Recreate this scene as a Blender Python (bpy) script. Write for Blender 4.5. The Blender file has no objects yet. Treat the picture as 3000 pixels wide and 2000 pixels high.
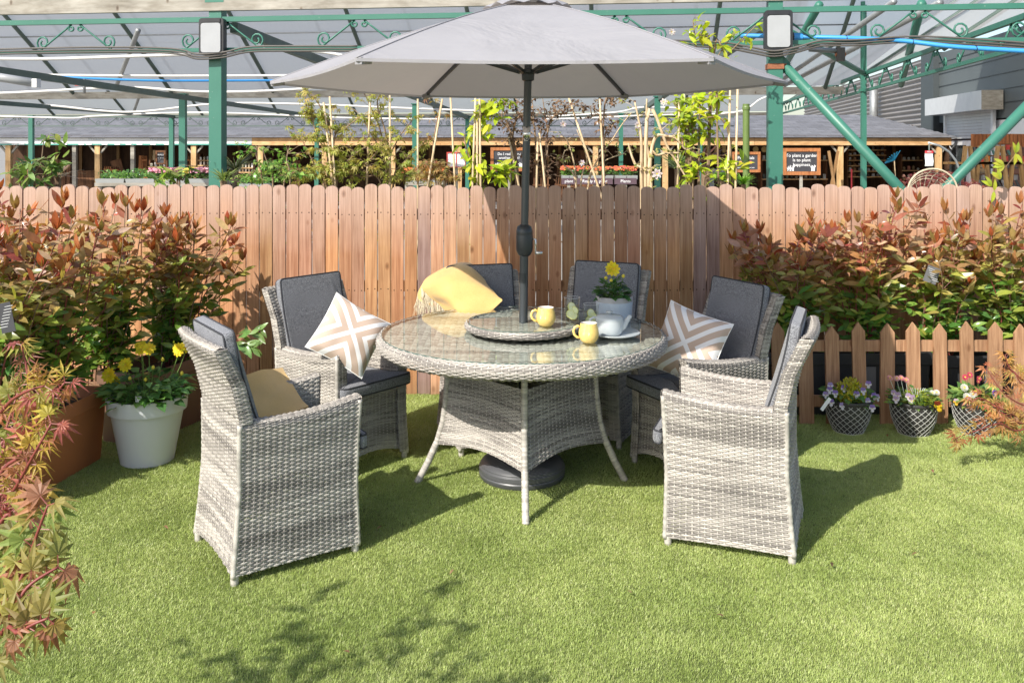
import bpy, math, random
import numpy as np
from mathutils import Vector, Matrix, Quaternion
random.seed(7); RNG = np.random.default_rng(7)
R = math.radians; PI = math.pi
SC = bpy.context.scene; COL = SC.collection
# ------------------------------------------------------------------ camera
EYE = 1.667; FOC = 2680.0
cam = bpy.data.objects.new('camera', bpy.data.cameras.new('camera')); COL.objects.link(cam)
cam.location = (0, 0, EYE); cam.rotation_euler = (R(90), 0, 0)
cam.data.sensor_width = 36; cam.data.lens = FOC/3000*36; cam.data.shift_y = -(1000-424)/3000
cam.data.clip_start = .05; cam.data.clip_end = 1500
SC.camera = cam
# ------------------------------------------------------------------ light
LD = Vector((.708, .835, -.905)).normalized()            # the way sunlight travels
w = bpy.data.worlds.new('World'); SC.world = w; w.use_nodes = True
nt = w.node_tree; nt.nodes.clear()
sky = nt.nodes.new('ShaderNodeTexSky'); sky.sky_type = 'NISHITA'; sky.sun_disc = False
sky.sun_elevation = math.asin(-LD.z); sky.sun_rotation = math.atan2(-LD.x, -LD.y)
sky.air_density = 1.0; sky.dust_density = 1.6; sky.ozone_density = 1.0
bg = nt.nodes.new('ShaderNodeBackground'); bg.inputs[1].default_value = .15
wo = nt.nodes.new('ShaderNodeOutputWorld')
nt.links.new(sky.outputs[0], bg.inputs[0]); nt.links.new(bg.outputs[0], wo.inputs[0])
sun = bpy.data.objects.new('sun', bpy.data.lights.new('sun', 'SUN')); COL.objects.link(sun)
sun.data.energy = 5.0; sun.data.angle = R(.5); sun.data.color = (1, .95, .87)
sun.rotation_euler = LD.to_track_quat('-Z', 'Y').to_euler(); sun.location = (-6, -8, 9)
SC.view_settings.view_transform = 'Standard'; SC.view_settings.look = 'None'
SC.view_settings.exposure = .42; SC.view_settings.gamma = 1; SC.view_settings.use_curve_mapping = False
SC.cycles.max_bounces = 10; SC.cycles.transparent_max_bounces = 24
SC.cycles.sample_clamp_indirect = 6

def at(px, py, D):
    "world point at depth D on the sight line of a pixel of the 3000 x 2000 photograph"
    return Vector(((px-1500)/FOC*D, D, EYE-(py-424)/FOC*D))
def gx(px, D): return (px-1500)/FOC*D
# ------------------------------------------------------------------ mesh buffer
def _n(v):
    l = np.linalg.norm(v, axis=-1, keepdims=True); l[l == 0] = 1
    return v/l
class MB:
    def __init__(s): s.v = []; s.q = []; s.t = []; s.c = []; s.n = 0; s.poly = []
    def add(s, v, quads=None, tris=None, col=None, polys=None):
        v = np.asarray(v, float).reshape(-1, 3)
        if quads is not None and len(quads): s.q.append(np.asarray(quads, int).reshape(-1, 4)+s.n)
        if tris is not None and len(tris): s.t.append(np.asarray(tris, int).reshape(-1, 3)+s.n)
        if polys:
            for p in polys: s.poly.append([i+s.n for i in p])
        if col is None: c = np.ones((len(v), 3))
        else:
            c = np.asarray(col, float)
            if c.ndim == 0: c = np.full((len(v), 3), float(c))
            elif c.ndim == 1 and len(c) == 3 and len(v) != 3: c = np.tile(c, (len(v), 1))
            elif c.ndim == 1 and len(c) == 3: c = np.tile(c, (len(v), 1))
            elif c.ndim == 1: c = np.repeat(c[:, None], 3, 1)
        s.v.append(v); s.c.append(c); s.n += len(v); return s
    def box(s, c, size, rot=None, col=None, taper=1.0):
        x, y, z = [k/2 for k in size]
        v = [(-x, -y, -z), (x, -y, -z), (x, y, -z), (-x, y, -z), (-x*taper, -y*taper, z), (x*taper, -y*taper, z), (x*taper, y*taper, z), (-x*taper, y*taper, z)]
        if rot is not None: v = [tuple(rot @ Vector(p)) for p in v]
        v = np.array(v)+np.array(c)
        return s.add(v, [(0, 3, 2, 1), (4, 5, 6, 7), (0, 1, 5, 4), (1, 2, 6, 5), (2, 3, 7, 6), (3, 0, 4, 7)], col=col)
    def bar(s, a, b, wd, ht, up=(0, 0, 1), col=None):
        a = Vector(a); b = Vector(b); d = (b-a); L = d.length; d.normalize()
        sd = d.cross(Vector(up))
        if sd.length < 1e-4: sd = d.cross(Vector((0, 1, 0)))
        sd.normalize(); u = sd.cross(d)
        m = Matrix((d, sd, u)).transposed()
        return s.box((a+b)/2, (L, wd, ht), rot=m, col=col)
    def tube(s, pts, r, seg=8, col=None, cap=True, closed=False):
        P = np.array([tuple(p) for p in pts], float); n = len(P)
        rr = np.full(n, r, float) if np.isscalar(r) else np.array(r, float)
        if closed: T = _n(np.roll(P, -1, 0)-np.roll(P, 1, 0))
        else:
            T = np.zeros_like(P); T[1:-1] = P[2:]-P[:-2]; T[0] = P[1]-P[0]; T[-1] = P[-1]-P[-2]; T = _n(T)
        ref = np.array([0, 0, 1.]) if abs(T[0][2]) < .9 else np.array([1., 0, 0])
        N = []; cur = ref-T[0]*T[0].dot(ref)
        for i in range(n):
            cur = cur-T[i]*T[i].dot(cur); l = np.linalg.norm(cur)
            cur = cur/l if l > 1e-6 else np.array([1., 0, 0]); N.append(cur)
        N = np.array(N); B = np.cross(T, N)
        a = np.arange(seg)*2*PI/seg
        V = P[:, None]+rr[:, None, None]*(np.cos(a)[None, :, None]*N[:, None]+np.sin(a)[None, :, None]*B[:, None])
        m = n if closed else n-1
        i, j = np.meshgrid(np.arange(m), np.arange(seg), indexing='ij'); i2 = (i+1) % n; j2 = (j+1) % seg
        Q = np.stack([i*seg+j, i*seg+j2, i2*seg+j2, i2*seg+j], -1).reshape(-1, 4)
        polys = None
        if cap and not closed: polys = [list(range(seg))[::-1], [(n-1)*seg+k for k in range(seg)]]
        return s.add(V.reshape(-1, 3), Q, col=col, polys=polys)
    def lathe(s, prof, c=(0, 0, 0), seg=32, col=None, wob=None):
        pr = np.array(prof, float); a = np.arange(seg)*2*PI/seg
        V = np.stack([pr[:, 0][:, None]*np.cos(a), pr[:, 0][:, None]*np.sin(a), np.repeat(pr[:, 1][:, None], seg, 1)], -1)+np.array(c)
        i, j = np.meshgrid(np.arange(len(pr)-1), np.arange(seg), indexing='ij'); j2 = (j+1) % seg
        Q = np.stack([i*seg+j, i*seg+j2, (i+1)*seg+j2, (i+1)*seg+j], -1).reshape(-1, 4)
        return s.add(V.reshape(-1, 3), Q, col=col)
    def grid(s, V, col=None):
        V = np.asarray(V, float); a, b = V.shape[:2]
        i, j = np.meshgrid(np.arange(a-1), np.arange(b-1), indexing='ij')
        Q = np.stack([i*b+j, i*b+j+1, (i+1)*b+j+1, (i+1)*b+j], -1).reshape(-1, 4)
        if col is not None: col = np.asarray(col).reshape(-1, 3) if np.asarray(col).ndim > 1 else col
        return s.add(V.reshape(-1, 3), Q, col=col)
    def prism(s, pts, a, b, axis='y', col=None):
        "extrude a 2D outline (x,z) from y=a to y=b (or (x,y) along z)"
        n = len(pts)
        if axis == 'y': V = [(x, a, z) for x, z in pts]+[(x, b, z) for x, z in pts]
        else: V = [(x, y, a) for x, y in pts]+[(x, y, b) for x, y in pts]
        Q = [(i, (i+1) % n, n+(i+1) % n, n+i) for i in range(n)]
        return s.add(V, Q, polys=[list(range(n))[::-1], list(range(n, 2*n))], col=col)
    def mesh(s, name, mat=None, smooth=False, angle=None):
        me = bpy.data.meshes.new(name)
        V = np.concatenate(s.v) if s.v else np.zeros((0, 3)); C = np.concatenate(s.c)
        lp = []; st = []; k = 0
        if s.q: q = np.concatenate(s.q); lp.append(q.ravel()); st.append(np.arange(len(q))*4); k = len(q)*4
        if s.t: t = np.concatenate(s.t); lp.append(t.ravel()); st.append(k+np.arange(len(t))*3); k += len(t)*3
        for p in s.poly: lp.append(np.array(p)); st.append(np.array([k])); k += len(p)
        L = np.concatenate(lp); S = np.concatenate(st)
        me.vertices.add(len(V)); me.vertices.foreach_set('co', V.ravel())
        me.loops.add(len(L)); me.loops.foreach_set('vertex_index', L.astype(np.int32))
        me.polygons.add(len(S)); me.polygons.foreach_set('loop_start', S.astype(np.int32))
        me.polygons.foreach_set('use_smooth', np.full(len(S), bool(smooth)))
        at_ = me.attributes.new('col', 'FLOAT_COLOR', 'POINT')
        at_.data.foreach_set('color', np.concatenate([C, np.ones((len(C), 1))], 1).ravel())
        me.update(calc_edges=True)
        if mat: me.materials.append(mat)
        if smooth and angle:
            me.set_sharp_from_angle(angle=R(angle))
        return me
    def build(s, name, mat, parent=None, smooth=False, angle=None, kind=None, color=None, loc=None, label=None):
        return put(name, s.mesh(name, mat, smooth, angle), parent, kind, color, loc, label=label)
def put(name, me, parent=None, kind=None, color=None, loc=None, rot=None, scale=None, label=None, mat4=None):
    o = bpy.data.objects.new(name, me); COL.objects.link(o)
    if parent is not None: o.parent = parent
    if kind: o['kind'] = kind
    if label: o['label'] = label
    if color is not None: o.color = (color[0], color[1], color[2], 1)
    if mat4 is not None: o.matrix_local = mat4
    else:
        if loc is not None: o.location = loc
        if rot is not None: o.rotation_euler = rot
        if scale is not None: o.scale = scale if hasattr(scale, '__len__') else (scale,)*3
    return o
def thing(name, label, cat, loc=(0, 0, 0), rz=0, group=None):
    o = bpy.data.objects.new(name, None); COL.objects.link(o); o.empty_display_size = .1
    o.location = loc; o.rotation_euler = (0, 0, rz); o['label'] = label; o['category'] = cat
    if group: o['group'] = group
    return o
def tag(o, label, cat, group=None):
    o['label'] = label; o['category'] = cat
    if group: o['group'] = group
    return o
def copy_tree(o, parent=None):
    c = o.copy(); COL.objects.link(c)
    if parent is not None: c.parent = parent
    for ch in list(o.children): copy_tree(ch, c)
    return c
def text_mesh(txt, size, mat, extrude=.0006, align='CENTER', bold=0.0, spacing=1.0, line=1.0):
    cu = bpy.data.curves.new('t', 'FONT'); cu.body = txt; cu.size = size; cu.extrude = extrude; cu.align_x = align; cu.align_y = 'CENTER'
    cu.offset = bold; cu.space_character = spacing; cu.space_line = line; cu.resolution_u = 3
    o = bpy.data.objects.new('t', cu); me = bpy.data.meshes.new_from_object(o)
    bpy.data.objects.remove(o); bpy.data.curves.remove(cu)
    me.materials.clear(); me.materials.append(mat)
    a = me.attributes.new('col', 'FLOAT_COLOR', 'POINT'); a.data.foreach_set('color', np.ones(len(me.vertices)*4))
    return me
# ------------------------------------------------------------------ materials
class NB:
    def __init__(s, name):
        s.m = bpy.data.materials.new(name); s.m.use_nodes = True; s.t = s.m.node_tree; s.t.nodes.clear()
        s.out = s.t.nodes.new('ShaderNodeOutputMaterial')
    def n(s, typ, ins=None, **kw):
        x = s.t.nodes.new('ShaderNode'+typ)
        for k, v in kw.items(): setattr(x, k, v)
        for k, v in (ins or {}).items():
            sock = x.inputs[k]
            if isinstance(v, bpy.types.NodeSocket): s.t.links.new(v, sock)
            else: sock.default_value = v
        return x
    def math(s, op, a, b=None, c=None, clamp=False):
        ins = {0: a}
        if b is not None: ins[1] = b
        if c is not None: ins[2] = c
        return s.n('Math', ins, operation=op, use_clamp=clamp).outputs[0]
    def mix(s, f, a, b, mode='MIX'):
        x = s.n('Mix', None, data_type='RGBA', blend_type=mode)
        for k, v in ((0, f), (6, a), (7, b)):
            if isinstance(v, bpy.types.NodeSocket): s.t.links.new(v, x.inputs[k])
            else: x.inputs[k].default_value = v if k == 0 else (tuple(v)+(1,) if len(v) == 3 else v)
        return x.outputs[2]
    def noise(s, scale, vec=None, detail=4, rough=.55, dist=0):
        i = {'Scale': scale, 'Detail': detail, 'Roughness': rough, 'Distortion': dist}
        if vec is not None: i['Vector'] = vec
        return s.n('TexNoise', i).outputs[0]
    def coord(s, which='Object', scale=None):
        v = s.n('TexCoord').outputs[which]
        if scale: v = s.n('Mapping', {'Vector': v, 'Scale': scale}).outputs[0]
        return v
    def ramp(s, f, stops):
        x = s.n('ValToRGB', {0: f}); e = x.color_ramp.elements
        while len(e) < len(stops): e.new(.5)
        for k, (p, c) in enumerate(stops): e[k].position = p; e[k].color = tuple(c)+(1,) if len(c) == 3 else c
        return x.outputs[0]
    def col(s): return s.n('Attribute', attribute_name='col').outputs[0]
    def oi(s, k): return s.n('ObjectInfo').outputs[k]
    def bump(s, h, strength=.3, dist=.002):
        return s.n('Bump', {'Height': h, 'Strength': strength, 'Distance': dist}).outputs[0]
    def bsdf(s, color, rough=.6, metal=0, normal=None, spec=.5, **kw):
        i = {'Base Color': color if isinstance(color, bpy.types.NodeSocket) else tuple(color)+(1,), 'Roughness': rough, 'Metallic': metal, 'Specular IOR Level': spec}
        if normal is not None: i['Normal'] = normal
        for k, v in kw.items(): i[k.replace('_', ' ')] = v
        return s.n('BsdfPrincipled', i).outputs[0]
    def done(s, sh): s.t.links.new(sh, s.out.inputs[0]); return s.m
def simple(name, color, rough=.6, metal=0, nscale=None, namt=.15, bump=0, bscale=80, spec=.5, ocol=False):
    b = NB(name); c = tuple(color)+(1,); v = b.coord()
    cc = b.mix(1, c, b.oi('Color'), 'MULTIPLY') if ocol else None
    nz = b.noise(nscale or 6, v)
    f = b.math('MULTIPLY', b.math('SUBTRACT', nz, .5), namt*2)
    f = b.math('ADD', f, 1.0)
    base = cc if ocol else c
    x = b.n('VectorMath', {0: base if ocol else tuple(color), 1: f}, operation='MULTIPLY')
    n = b.bump(b.noise(bscale, v, 3), bump) if bump else None
    return b.done(b.bsdf(x.outputs[0], rough, metal, n, spec))
def leafmat(name, rough=.35, trans=.35, spec=.5, tint=(1, 1, 1)):
    b = NB(name)
    c = b.mix(1, b.col(), b.oi('Color'), 'MULTIPLY')
    nz = b.noise(30, b.coord(), 3)
    c = b.mix(1, c, b.ramp(nz, [(.25, (.72, .72, .72)), (.75, (1.2, 1.2, 1.2))]), 'MULTIPLY')
    p = b.bsdf(c, rough, spec=spec)
    c2 = b.mix(1, c, (1.25*tint[0], 1.3*tint[1], .7*tint[2]), 'MULTIPLY')
    t = b.n('BsdfTranslucent', {'Color': c2}).outputs[0]
    return b.done(b.n('MixShader', {0: trans, 1: p, 2: t}).outputs[0])
M = {}
def wood(name, c1, c2, grain=(40, 40, 2.2), rough=.72, holes=False, grey=None, ocol=True):
    b = NB(name); v = b.coord('Object'); rnd = b.oi('Random')
    off = b.n('CombineXYZ', {0: b.math('MULTIPLY', rnd, 37.0), 1: b.math('MULTIPLY', rnd, 11.0), 2: b.math('MULTIPLY', rnd, 23.0)}).outputs[0]
    vv = b.n('VectorMath', {0: v, 1: off}, operation='ADD').outputs[0]
    g = b.n('Mapping', {'Vector': vv, 'Scale': grain}).outputs[0]
    n1 = b.noise(1.0, g, 6, .62, .6); n2 = b.noise(3.1, vv, 3, .5)
    k = b.n('TexVoronoi', {'Vector': b.n('Mapping', {'Vector': vv, 'Scale': (1, 1, .55)}).outputs[0], 'Scale': 7.5}, feature='F1').outputs[0]
    knot = b.ramp(k, [(.03, (.22, .15, .12)), (.10, (.75, .66, .6)), (.13, (1, 1, 1))])
    n1c = b.ramp(n1, [(.33, (0, 0, 0)), (.67, (1, 1, 1))]); c = b.mix(n1c, c1, c2)
    st = b.noise(1.0, b.n('Mapping', {'Vector': vv, 'Scale': (grain[0]*3.2, grain[1]*3.2, grain[2]*1.6)}).outputs[0], 3, .6)
    c = b.mix(1, c, b.ramp(st, [(.34, (.83, .81, .79)), (.55, (1.04, 1.04, 1.04))]), 'MULTIPLY')
    c = b.mix(1, c, b.ramp(n2, [(.3, (.82, .8, .78)), (.7, (1.12, 1.12, 1.14))]), 'MULTIPLY')
    c = b.mix(.75, c, knot, 'MULTIPLY')
    if ocol: c = b.mix(1, c, b.oi('Color'), 'MULTIPLY')
    if grey is not None:     # tops bleached by weather
        z = b.n('SeparateXYZ', {0: v}).outputs[2]
        f = b.math('MULTIPLY', b.math('SUBTRACT', b.math('ADD', z, b.math('MULTIPLY', n2, .35)), grey[0]), grey[1], clamp=True)
        lum = b.mix(n1, grey[2], grey[3])
        lum = b.mix(1, lum, b.ramp(st, [(.34, (.82, .80, .78)), (.6, (1.05, 1.05, 1.05))]), 'MULTIPLY'); lum = b.mix(.6, lum, knot, 'MULTIPLY')
        c = b.mix(f, c, lum)
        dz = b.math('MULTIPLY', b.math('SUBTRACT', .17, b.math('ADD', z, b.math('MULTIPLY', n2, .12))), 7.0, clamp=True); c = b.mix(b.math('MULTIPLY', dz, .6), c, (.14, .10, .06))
    if holes:
        s = b.n('SeparateXYZ', {0: v}); res = None
        for hz in holes:
            for hx in (-.022, .026):
                d = b.math('ADD', b.math('POWER', b.math('SUBTRACT', s.outputs[0], hx), 2), b.math('POWER', b.math('SUBTRACT', s.outputs[2], hz), 2))
                m = b.math('LESS_THAN', d, .0042**2)
                res = m if res is None else b.math('MAXIMUM', res, m)
        c = b.mix(res, c, (.05, .03, .02))
    n = b.bump(n1, .35, .004)
    return b.done(b.bsdf(c, rough, normal=n, spec=.25))
M['fence'] = wood('fence_wood', (.36, .168, .085), (.57, .315, .175), (45, 45, 2.0), holes=(1.205, .70), grey=(1.12, 2.2, (.40, .26, .20), (.56, .40, .325)))
M['picket'] = wood('picket_wood', (.26, .135, .072), (.45, .265, .15), (45, 45, 2.5))
M['pine'] = wood('pale_pine', (.50, .30, .13), (.72, .49, .25), (8, 8, 1.2))
M['pine_beam'] = wood('pine_beam', (.55, .31, .13), (.74, .48, .25), (1.2, 12, 12))
M['brownwood'] = wood('brown_wood', (.10, .045, .022), (.20, .095, .045), (20, 20, 2))
M['orangewood'] = wood('orange_wood', (.34, .12, .045), (.50, .22, .085), (16, 16, 2))
M['cane'] = wood('cane', (.50, .36, .20), (.72, .58, .38), (30, 30, 4))
M['bark'] = wood('bark', (.16, .10, .06), (.36, .26, .17), (30, 30, 8))
M['gutter'] = wood('weathered_board', (.27, .25, .21), (.40, .375, .32), (1.0, 14, 14))
M['leaf'] = leafmat('leaf', .27, .40)
M['leaf_soft'] = leafmat('soft_leaf', .5, .45)
M['petal'] = leafmat('petal', .55, .35, .3, (1, .9, 1.2))
M['stem_red'] = simple('red_stem', (.22, .05, .04), .5)
M['stem_green'] = simple('green_stem', (.12, .2, .04), .5)
M['stem_brown'] = simple('brown_stem', (.20, .13, .08), .7)
def wickermat():
    b = NB('wicker'); c = b.col()
    p = b.noise(260, b.coord('Object', (1, 1, 1)), 2)
    c = b.mix(1, c, b.ramp(p, [(.3, (.86, .86, .86)), (.7, (1.1, 1.1, 1.1))]), 'MULTIPLY')
    return b.done(b.bsdf(c, .42, spec=.45))
M['wicker'] = wickermat()
def fabricmat(name, c1, c2, scale=420, rough=.9):
    b = NB(name); v = b.coord('Object')
    n = b.noise(scale, v, 2, .7); n2 = b.noise(5, v, 3)
    c = b.mix(b.ramp(n, [(.36, (0, 0, 0)), (.64, (1, 1, 1))]), c1, c2)
    c = b.mix(1, c, b.ramp(n2, [(.3, (.9, .9, .9)), (.7, (1.08, 1.08, 1.08))]), 'MULTIPLY')
    return b.done(b.bsdf(c, rough, normal=b.bump(n, .5, .001), spec=.2, Sheen_Weight=.25))
M['cushion'] = fabricmat('grey_fabric', (.06, .063, .072), (.30, .305, .325), 300)
M['piping'] = simple('dark_piping', (.035, .036, .042), .8)
M['throw'] = fabricmat('mustard_throw', (.54, .34, .115), (.68, .46, .18), 500)
M['fringe'] = simple('cream_fringe', (.66, .58, .42), .9)
def canopymat():
    b = NB('canopy_fabric'); v = b.coord('Object')
    n = b.noise(600, v, 2); n2 = b.noise(3, v, 3)
    c = b.mix(n, (.375, .37, .39), (.45, .443, .468)); c = b.mix(1, c, b.ramp(n2, [(.3, (.95, .95, .95)), (.7, (1.04, 1.04, 1.04))]), 'MULTIPLY')
    nb = b.bump(b.noise(2.2, v, 4, .6, .6), .5, .05)
    p = b.bsdf(c, .85, normal=nb, spec=.2)
    t = b.n('BsdfTranslucent', {'Color': (.42, .37, .33, 1)}).outputs[0]
    return b.done(b.n('MixShader', {0: .30, 1: p, 2: t}).outputs[0])
M['canopy'] = canopymat()
M['darkmetal'] = simple('charcoal_metal', (.045, .05, .055), .38, .4)
M['polegrey'] = simple('pole_grey', (.07, .078, .085), .35, .5, bump=.05)
M['chrome'] = simple('chrome', (.75, .75, .76), .18, 1)
M['green'] = None
def greenpaint():
    b = NB('green_paint'); v = b.coord()
    n = b.noise(3, v, 5); n2 = b.noise(38, v, 3)
    c = b.mix(n, (.028, .135, .095), (.055, .20, .145))
    c = b.mix(b.ramp(n2, [(.68, (0, 0, 0)), (.76, (.6, .6, .6))]), c, (.30, .38, .33))
    return b.done(b.bsdf(c, .42, normal=b.bump(n, .15, .01)))
M['green'] = greenpaint()
M['steel'] = simple('galvanised', (.30, .31, .31), .5, .5, 9, .3)
M['dullgreen'] = simple('dull_green_tube', (.10, .14, .12), .55, .1, 9, .3)
M['whitepipe'] = simple('white_pipe', (.72, .70, .66), .5, 0, 5, .2)
M['bluepipe'] = simple('blue_pipe', (.05, .30, .68), .35)
M['cable'] = simple('grey_cable', (.10, .09, .08), .6)
M['rust'] = simple('rusty_iron', (.30, .12, .06), .85, .2, 30, .5, .3)
M['black'] = simple('black_plastic', (.022, .023, .026), .42, 0, 9, .3)
M['blacktub'] = simple('black_tub', (.03, .031, .034), .5, 0, 9, .3)
M['tub_light'] = simple('dark_grey_panel', (.14, .14, .145), .5)
M['diffuser'] = simple('milky_plastic', (.36, .37, .38), .35)
M['terracotta'] = simple('terracotta', (.42, .145, .055), .6, 0, 7, .12, .25, 160)
M['browntub'] = simple('brown_plastic', (.16, .085, .055), .55, 0, 7, .15, .1, 160)
M['whitepot'] = simple('pale_pot', (.52, .54, .56), .42, 0, 4, .05, .06, 120)
M['soil'] = simple('soil', (.045, .03, .02), .95, 0, 40, .5, .8, 60)
M['ceramic'] = simple('pale_glaze', (.47, .51, .52), .16, 0, 4, .05)
M['mug'] = None
def mugmat():
    b = NB('yellow_glaze'); v = b.coord()
    s = b.n('SeparateXYZ', {0: v})
    a = b.math('ARCTAN2', s.outputs[1], s.outputs[0])
    h = b.math('SINE', b.math('ADD', b.math('MULTIPLY', s.outputs[2], 1100), b.math('MULTIPLY', b.math('PINGPONG', b.math('MULTIPLY', a, 10.2), 1.0), 3.0)))
    c = b.mix(b.math('MULTIPLY', b.math('ADD', h, 1), .5), (.74, .50, .12), (.84, .66, .24))
    return b.done(b.bsdf(c, .22, normal=b.bump(h, .5, .0015)))
M['mug'] = mugmat()
M['mug_in'] = simple('mug_lining', (.72, .66, .58), .25)
M['planter'] = None
def plantermat():
    b = NB('embossed_planter'); v = b.coord(); s = b.n('SeparateXYZ', {0: v})
    a = b.math('MULTIPLY', b.math('ARCTAN2', s.outputs[1], s.outputs[0]), 30/(2*PI))
    z = b.math('MULTIPLY', s.outputs[2], 1/.0201)
    fa = b.math('ABSOLUTE', b.math('SUBTRACT', b.math('FRACT', a), .5)); fz = b.math('ABSOLUTE', b.math('SUBTRACT', b.math('FRACT', z), .5))
    mx = b.math('MAXIMUM', fa, fz)
    r = b.math('SINE', b.math('MULTIPLY', mx, 34.0))
    f = b.math('MULTIPLY', b.math('ADD', r, 1), .5)
    up = b.math('GREATER_THAN', s.outputs[2], .107)
    c = b.mix(f, (.42, .50, .58), (.62, .70, .78)); c = b.mix(up, c, (.40, .40, .41))
    h = b.math('MULTIPLY', f, b.math('SUBTRACT', 1.0, up))
    return b.done(b.bsdf(c, .3, normal=b.bump(h, .6, .002)))
M['planter'] = plantermat()
def glassmat(name, tint, base=.04, k=1.0):
    b = NB(name)
    lw = b.n('Fresnel', {'IOR': 1.5}).outputs[0]
    bf = b.n('NewGeometry').outputs['Backfacing']
    f = b.math('MULTIPLY', b.math('MULTIPLY', lw, k, clamp=True), b.math('SUBTRACT', 1.0, bf))
    t = b.n('BsdfTransparent', {'Color': tuple(tint)+(1,)}).outputs[0]
    g = b.n('BsdfGlossy', {'Color': (1, 1, 1, 1), 'Roughness': .0}).outputs[0]
    return b.done(b.n('MixShader', {0: f, 1: t, 2: g}).outputs[0])
M['glass'] = glassmat('table_glass', (.93, .965, .95), k=1.1)
M['tumbler'] = glassmat('clear_glass', (.96, .975, .975), k=1.0)
M['water'] = glassmat('lemon_water', (.93, .95, .86), k=.6)
M['lemon'] = simple('lemon', (.80, .74, .22), .4, 0, 60, .2)
M['lemon_pith'] = simple('lemon_flesh', (.86, .84, .55), .4, 0, 90, .15)
def slatemat():
    b = NB('slate_shingle'); v = b.coord(); 
    n = b.noise(.9, v, 4); n2 = b.noise(22, v, 4, .6)
    c = b.mix(n2, (.16, .165, .185), (.27, .275, .30)); c = b.mix(1, c, b.ramp(n, [(.3, (.85, .85, .85)), (.7, (1.15, 1.15, 1.15))]), 'MULTIPLY')
    c = b.mix(1, c, b.oi('Color'), 'MULTIPLY')
    return b.done(b.bsdf(c, .8, normal=b.bump(n2, .4, .01)))
M['slate'] = slatemat()
M['whitepaint'] = simple('white_paint', (.74, .74, .74), .5, 0, 3, .06)
M['tealpaint'] = simple('teal_paint', (.10, .36, .29), .5)
M['chalk'] = simple('chalkboard', (.05, .05, .058), .7, 0, 9, .4)
M['ink_white'] = simple('white_lettering', (.85, .85, .85), .6)
M['ink_red'] = simple('red_lettering', (.62, .05, .06), .6)
M['ink_grey'] = simple('grey_lettering', (.42, .47, .50), .6)
M['ink_black'] = simple('black_lettering', (.05, .05, .05), .6)
M['paper'] = simple('paper', (.82, .82, .80), .7)
M['redframe'] = simple('red_frame', (.60, .07, .05), .5)
M['purple'] = simple('dark_purple_board', (.10, .06, .075), .6)
M['tan'] = simple('tan_round', (.50, .36, .14), .6)
M['wallgrey'] = simple('grey_cladding', (.10, .115, .115), .55, 0, 2, .1)
M['walldark'] = simple('dark_cladding', (.045, .055, .058), .5, 0, 2, .1)
M['corrugated'] = simple('corrugated_sheet', (.27, .25, .235), .55, .2, 3, .2)
M['shutter'] = simple('shutter_metal', (.56, .57, .57), .45, .1, 5, .12)
M['doorwhite'] = simple('white_frame', (.70, .71, .72), .35)
M['darkglass'] = simple('dark_glass', (.06, .07, .07), .08)
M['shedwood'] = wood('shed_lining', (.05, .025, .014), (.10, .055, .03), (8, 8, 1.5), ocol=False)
M['brick'] = simple('brick_red', (.20, .09, .06), .85, 0, 20, .35)

def mixedmat(name='goods', rough=.6):
    b = NB(name); c = b.mix(1, b.col(), b.oi('Color'), 'MULTIPLY')
    n = b.noise(14, b.coord(), 3); c = b.mix(1, c, b.ramp(n, [(.3, (.85, .85, .85)), (.7, (1.12, 1.12, 1.12))]), 'MULTIPLY')
    return b.done(b.bsdf(c, rough))
M['mixed'] = mixedmat(); M['olive'] = simple('olive_paint', (.12, .18, .045), .5); M['bluetool'] = simple('blue_tool', (.02, .22, .38), .5); M['silverleaf'] = simple('silver_leaf', (.45, .52, .45), .7)
M['basket_cane'] = simple('basket_cane', (.55, .46, .32), .7)
def filmmat():
    b = NB('roof_film'); v = b.coord()
    n = b.noise(.6, v, 4, .6, .3); n2 = b.noise(9, b.n('Mapping', {'Vector': v, 'Scale': (3, .3, 1)}).outputs[0], 3)
    c = b.mix(n, (.58, .58, .575), (.66, .66, .655))
    d = b.n('BsdfDiffuse', {'Color': c}).outputs[0]; t = b.n('BsdfTranslucent', {'Color': c}).outputs[0]
    g = b.n('BsdfGlossy', {'Color': (.8, .8, .8, 1), 'Roughness': .35}).outputs[0]
    m = b.n('MixShader', {0: .62, 1: d, 2: t}).outputs[0]
    m = b.n('MixShader', {0: .08, 1: m, 2: g}).outputs[0]
    tr = b.n('BsdfTransparent', {'Color': (.93, .92, .90, 1)}).outputs[0]
    f = b.math('ADD', .80, b.math('MULTIPLY', n2, .06))
    return b.done(b.n('MixShader', {0: f, 1: tr, 2: m}).outputs[0])
M['film'] = filmmat()
def pillowmat():
    b = NB('chevron_print'); s = b.n('SeparateXYZ', {0: b.coord('Object')})
    # object x,z in -0.5..0.5 pillow units before scale ; cross runs corner to corner
    a = b.math('ABSOLUTE', b.math('MULTIPLY', b.math('ADD', s.outputs[0], s.outputs[2]), .7071/.237))
    c_ = b.math('ABSOLUTE', b.math('MULTIPLY', b.math('SUBTRACT', s.outputs[0], s.outputs[2]), .7071/.237))
    m = b.math('MINIMUM', a, c_)
    f = b.math('LESS_THAN', b.math('ABSOLUTE', b.math('SUBTRACT', b.math('FRACT', b.math('ADD', b.math('MULTIPLY', m, 1/.215), .5)), .5)), .215)
    c = b.mix(f, (.50, .385, .31), (.76, .755, .755))
    n = b.noise(300, b.coord(), 2); 
    return b.done(b.bsdf(c, .85, normal=b.bump(n, .3, .0008), spec=.2))
M['pillow'] = pillowmat()
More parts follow.
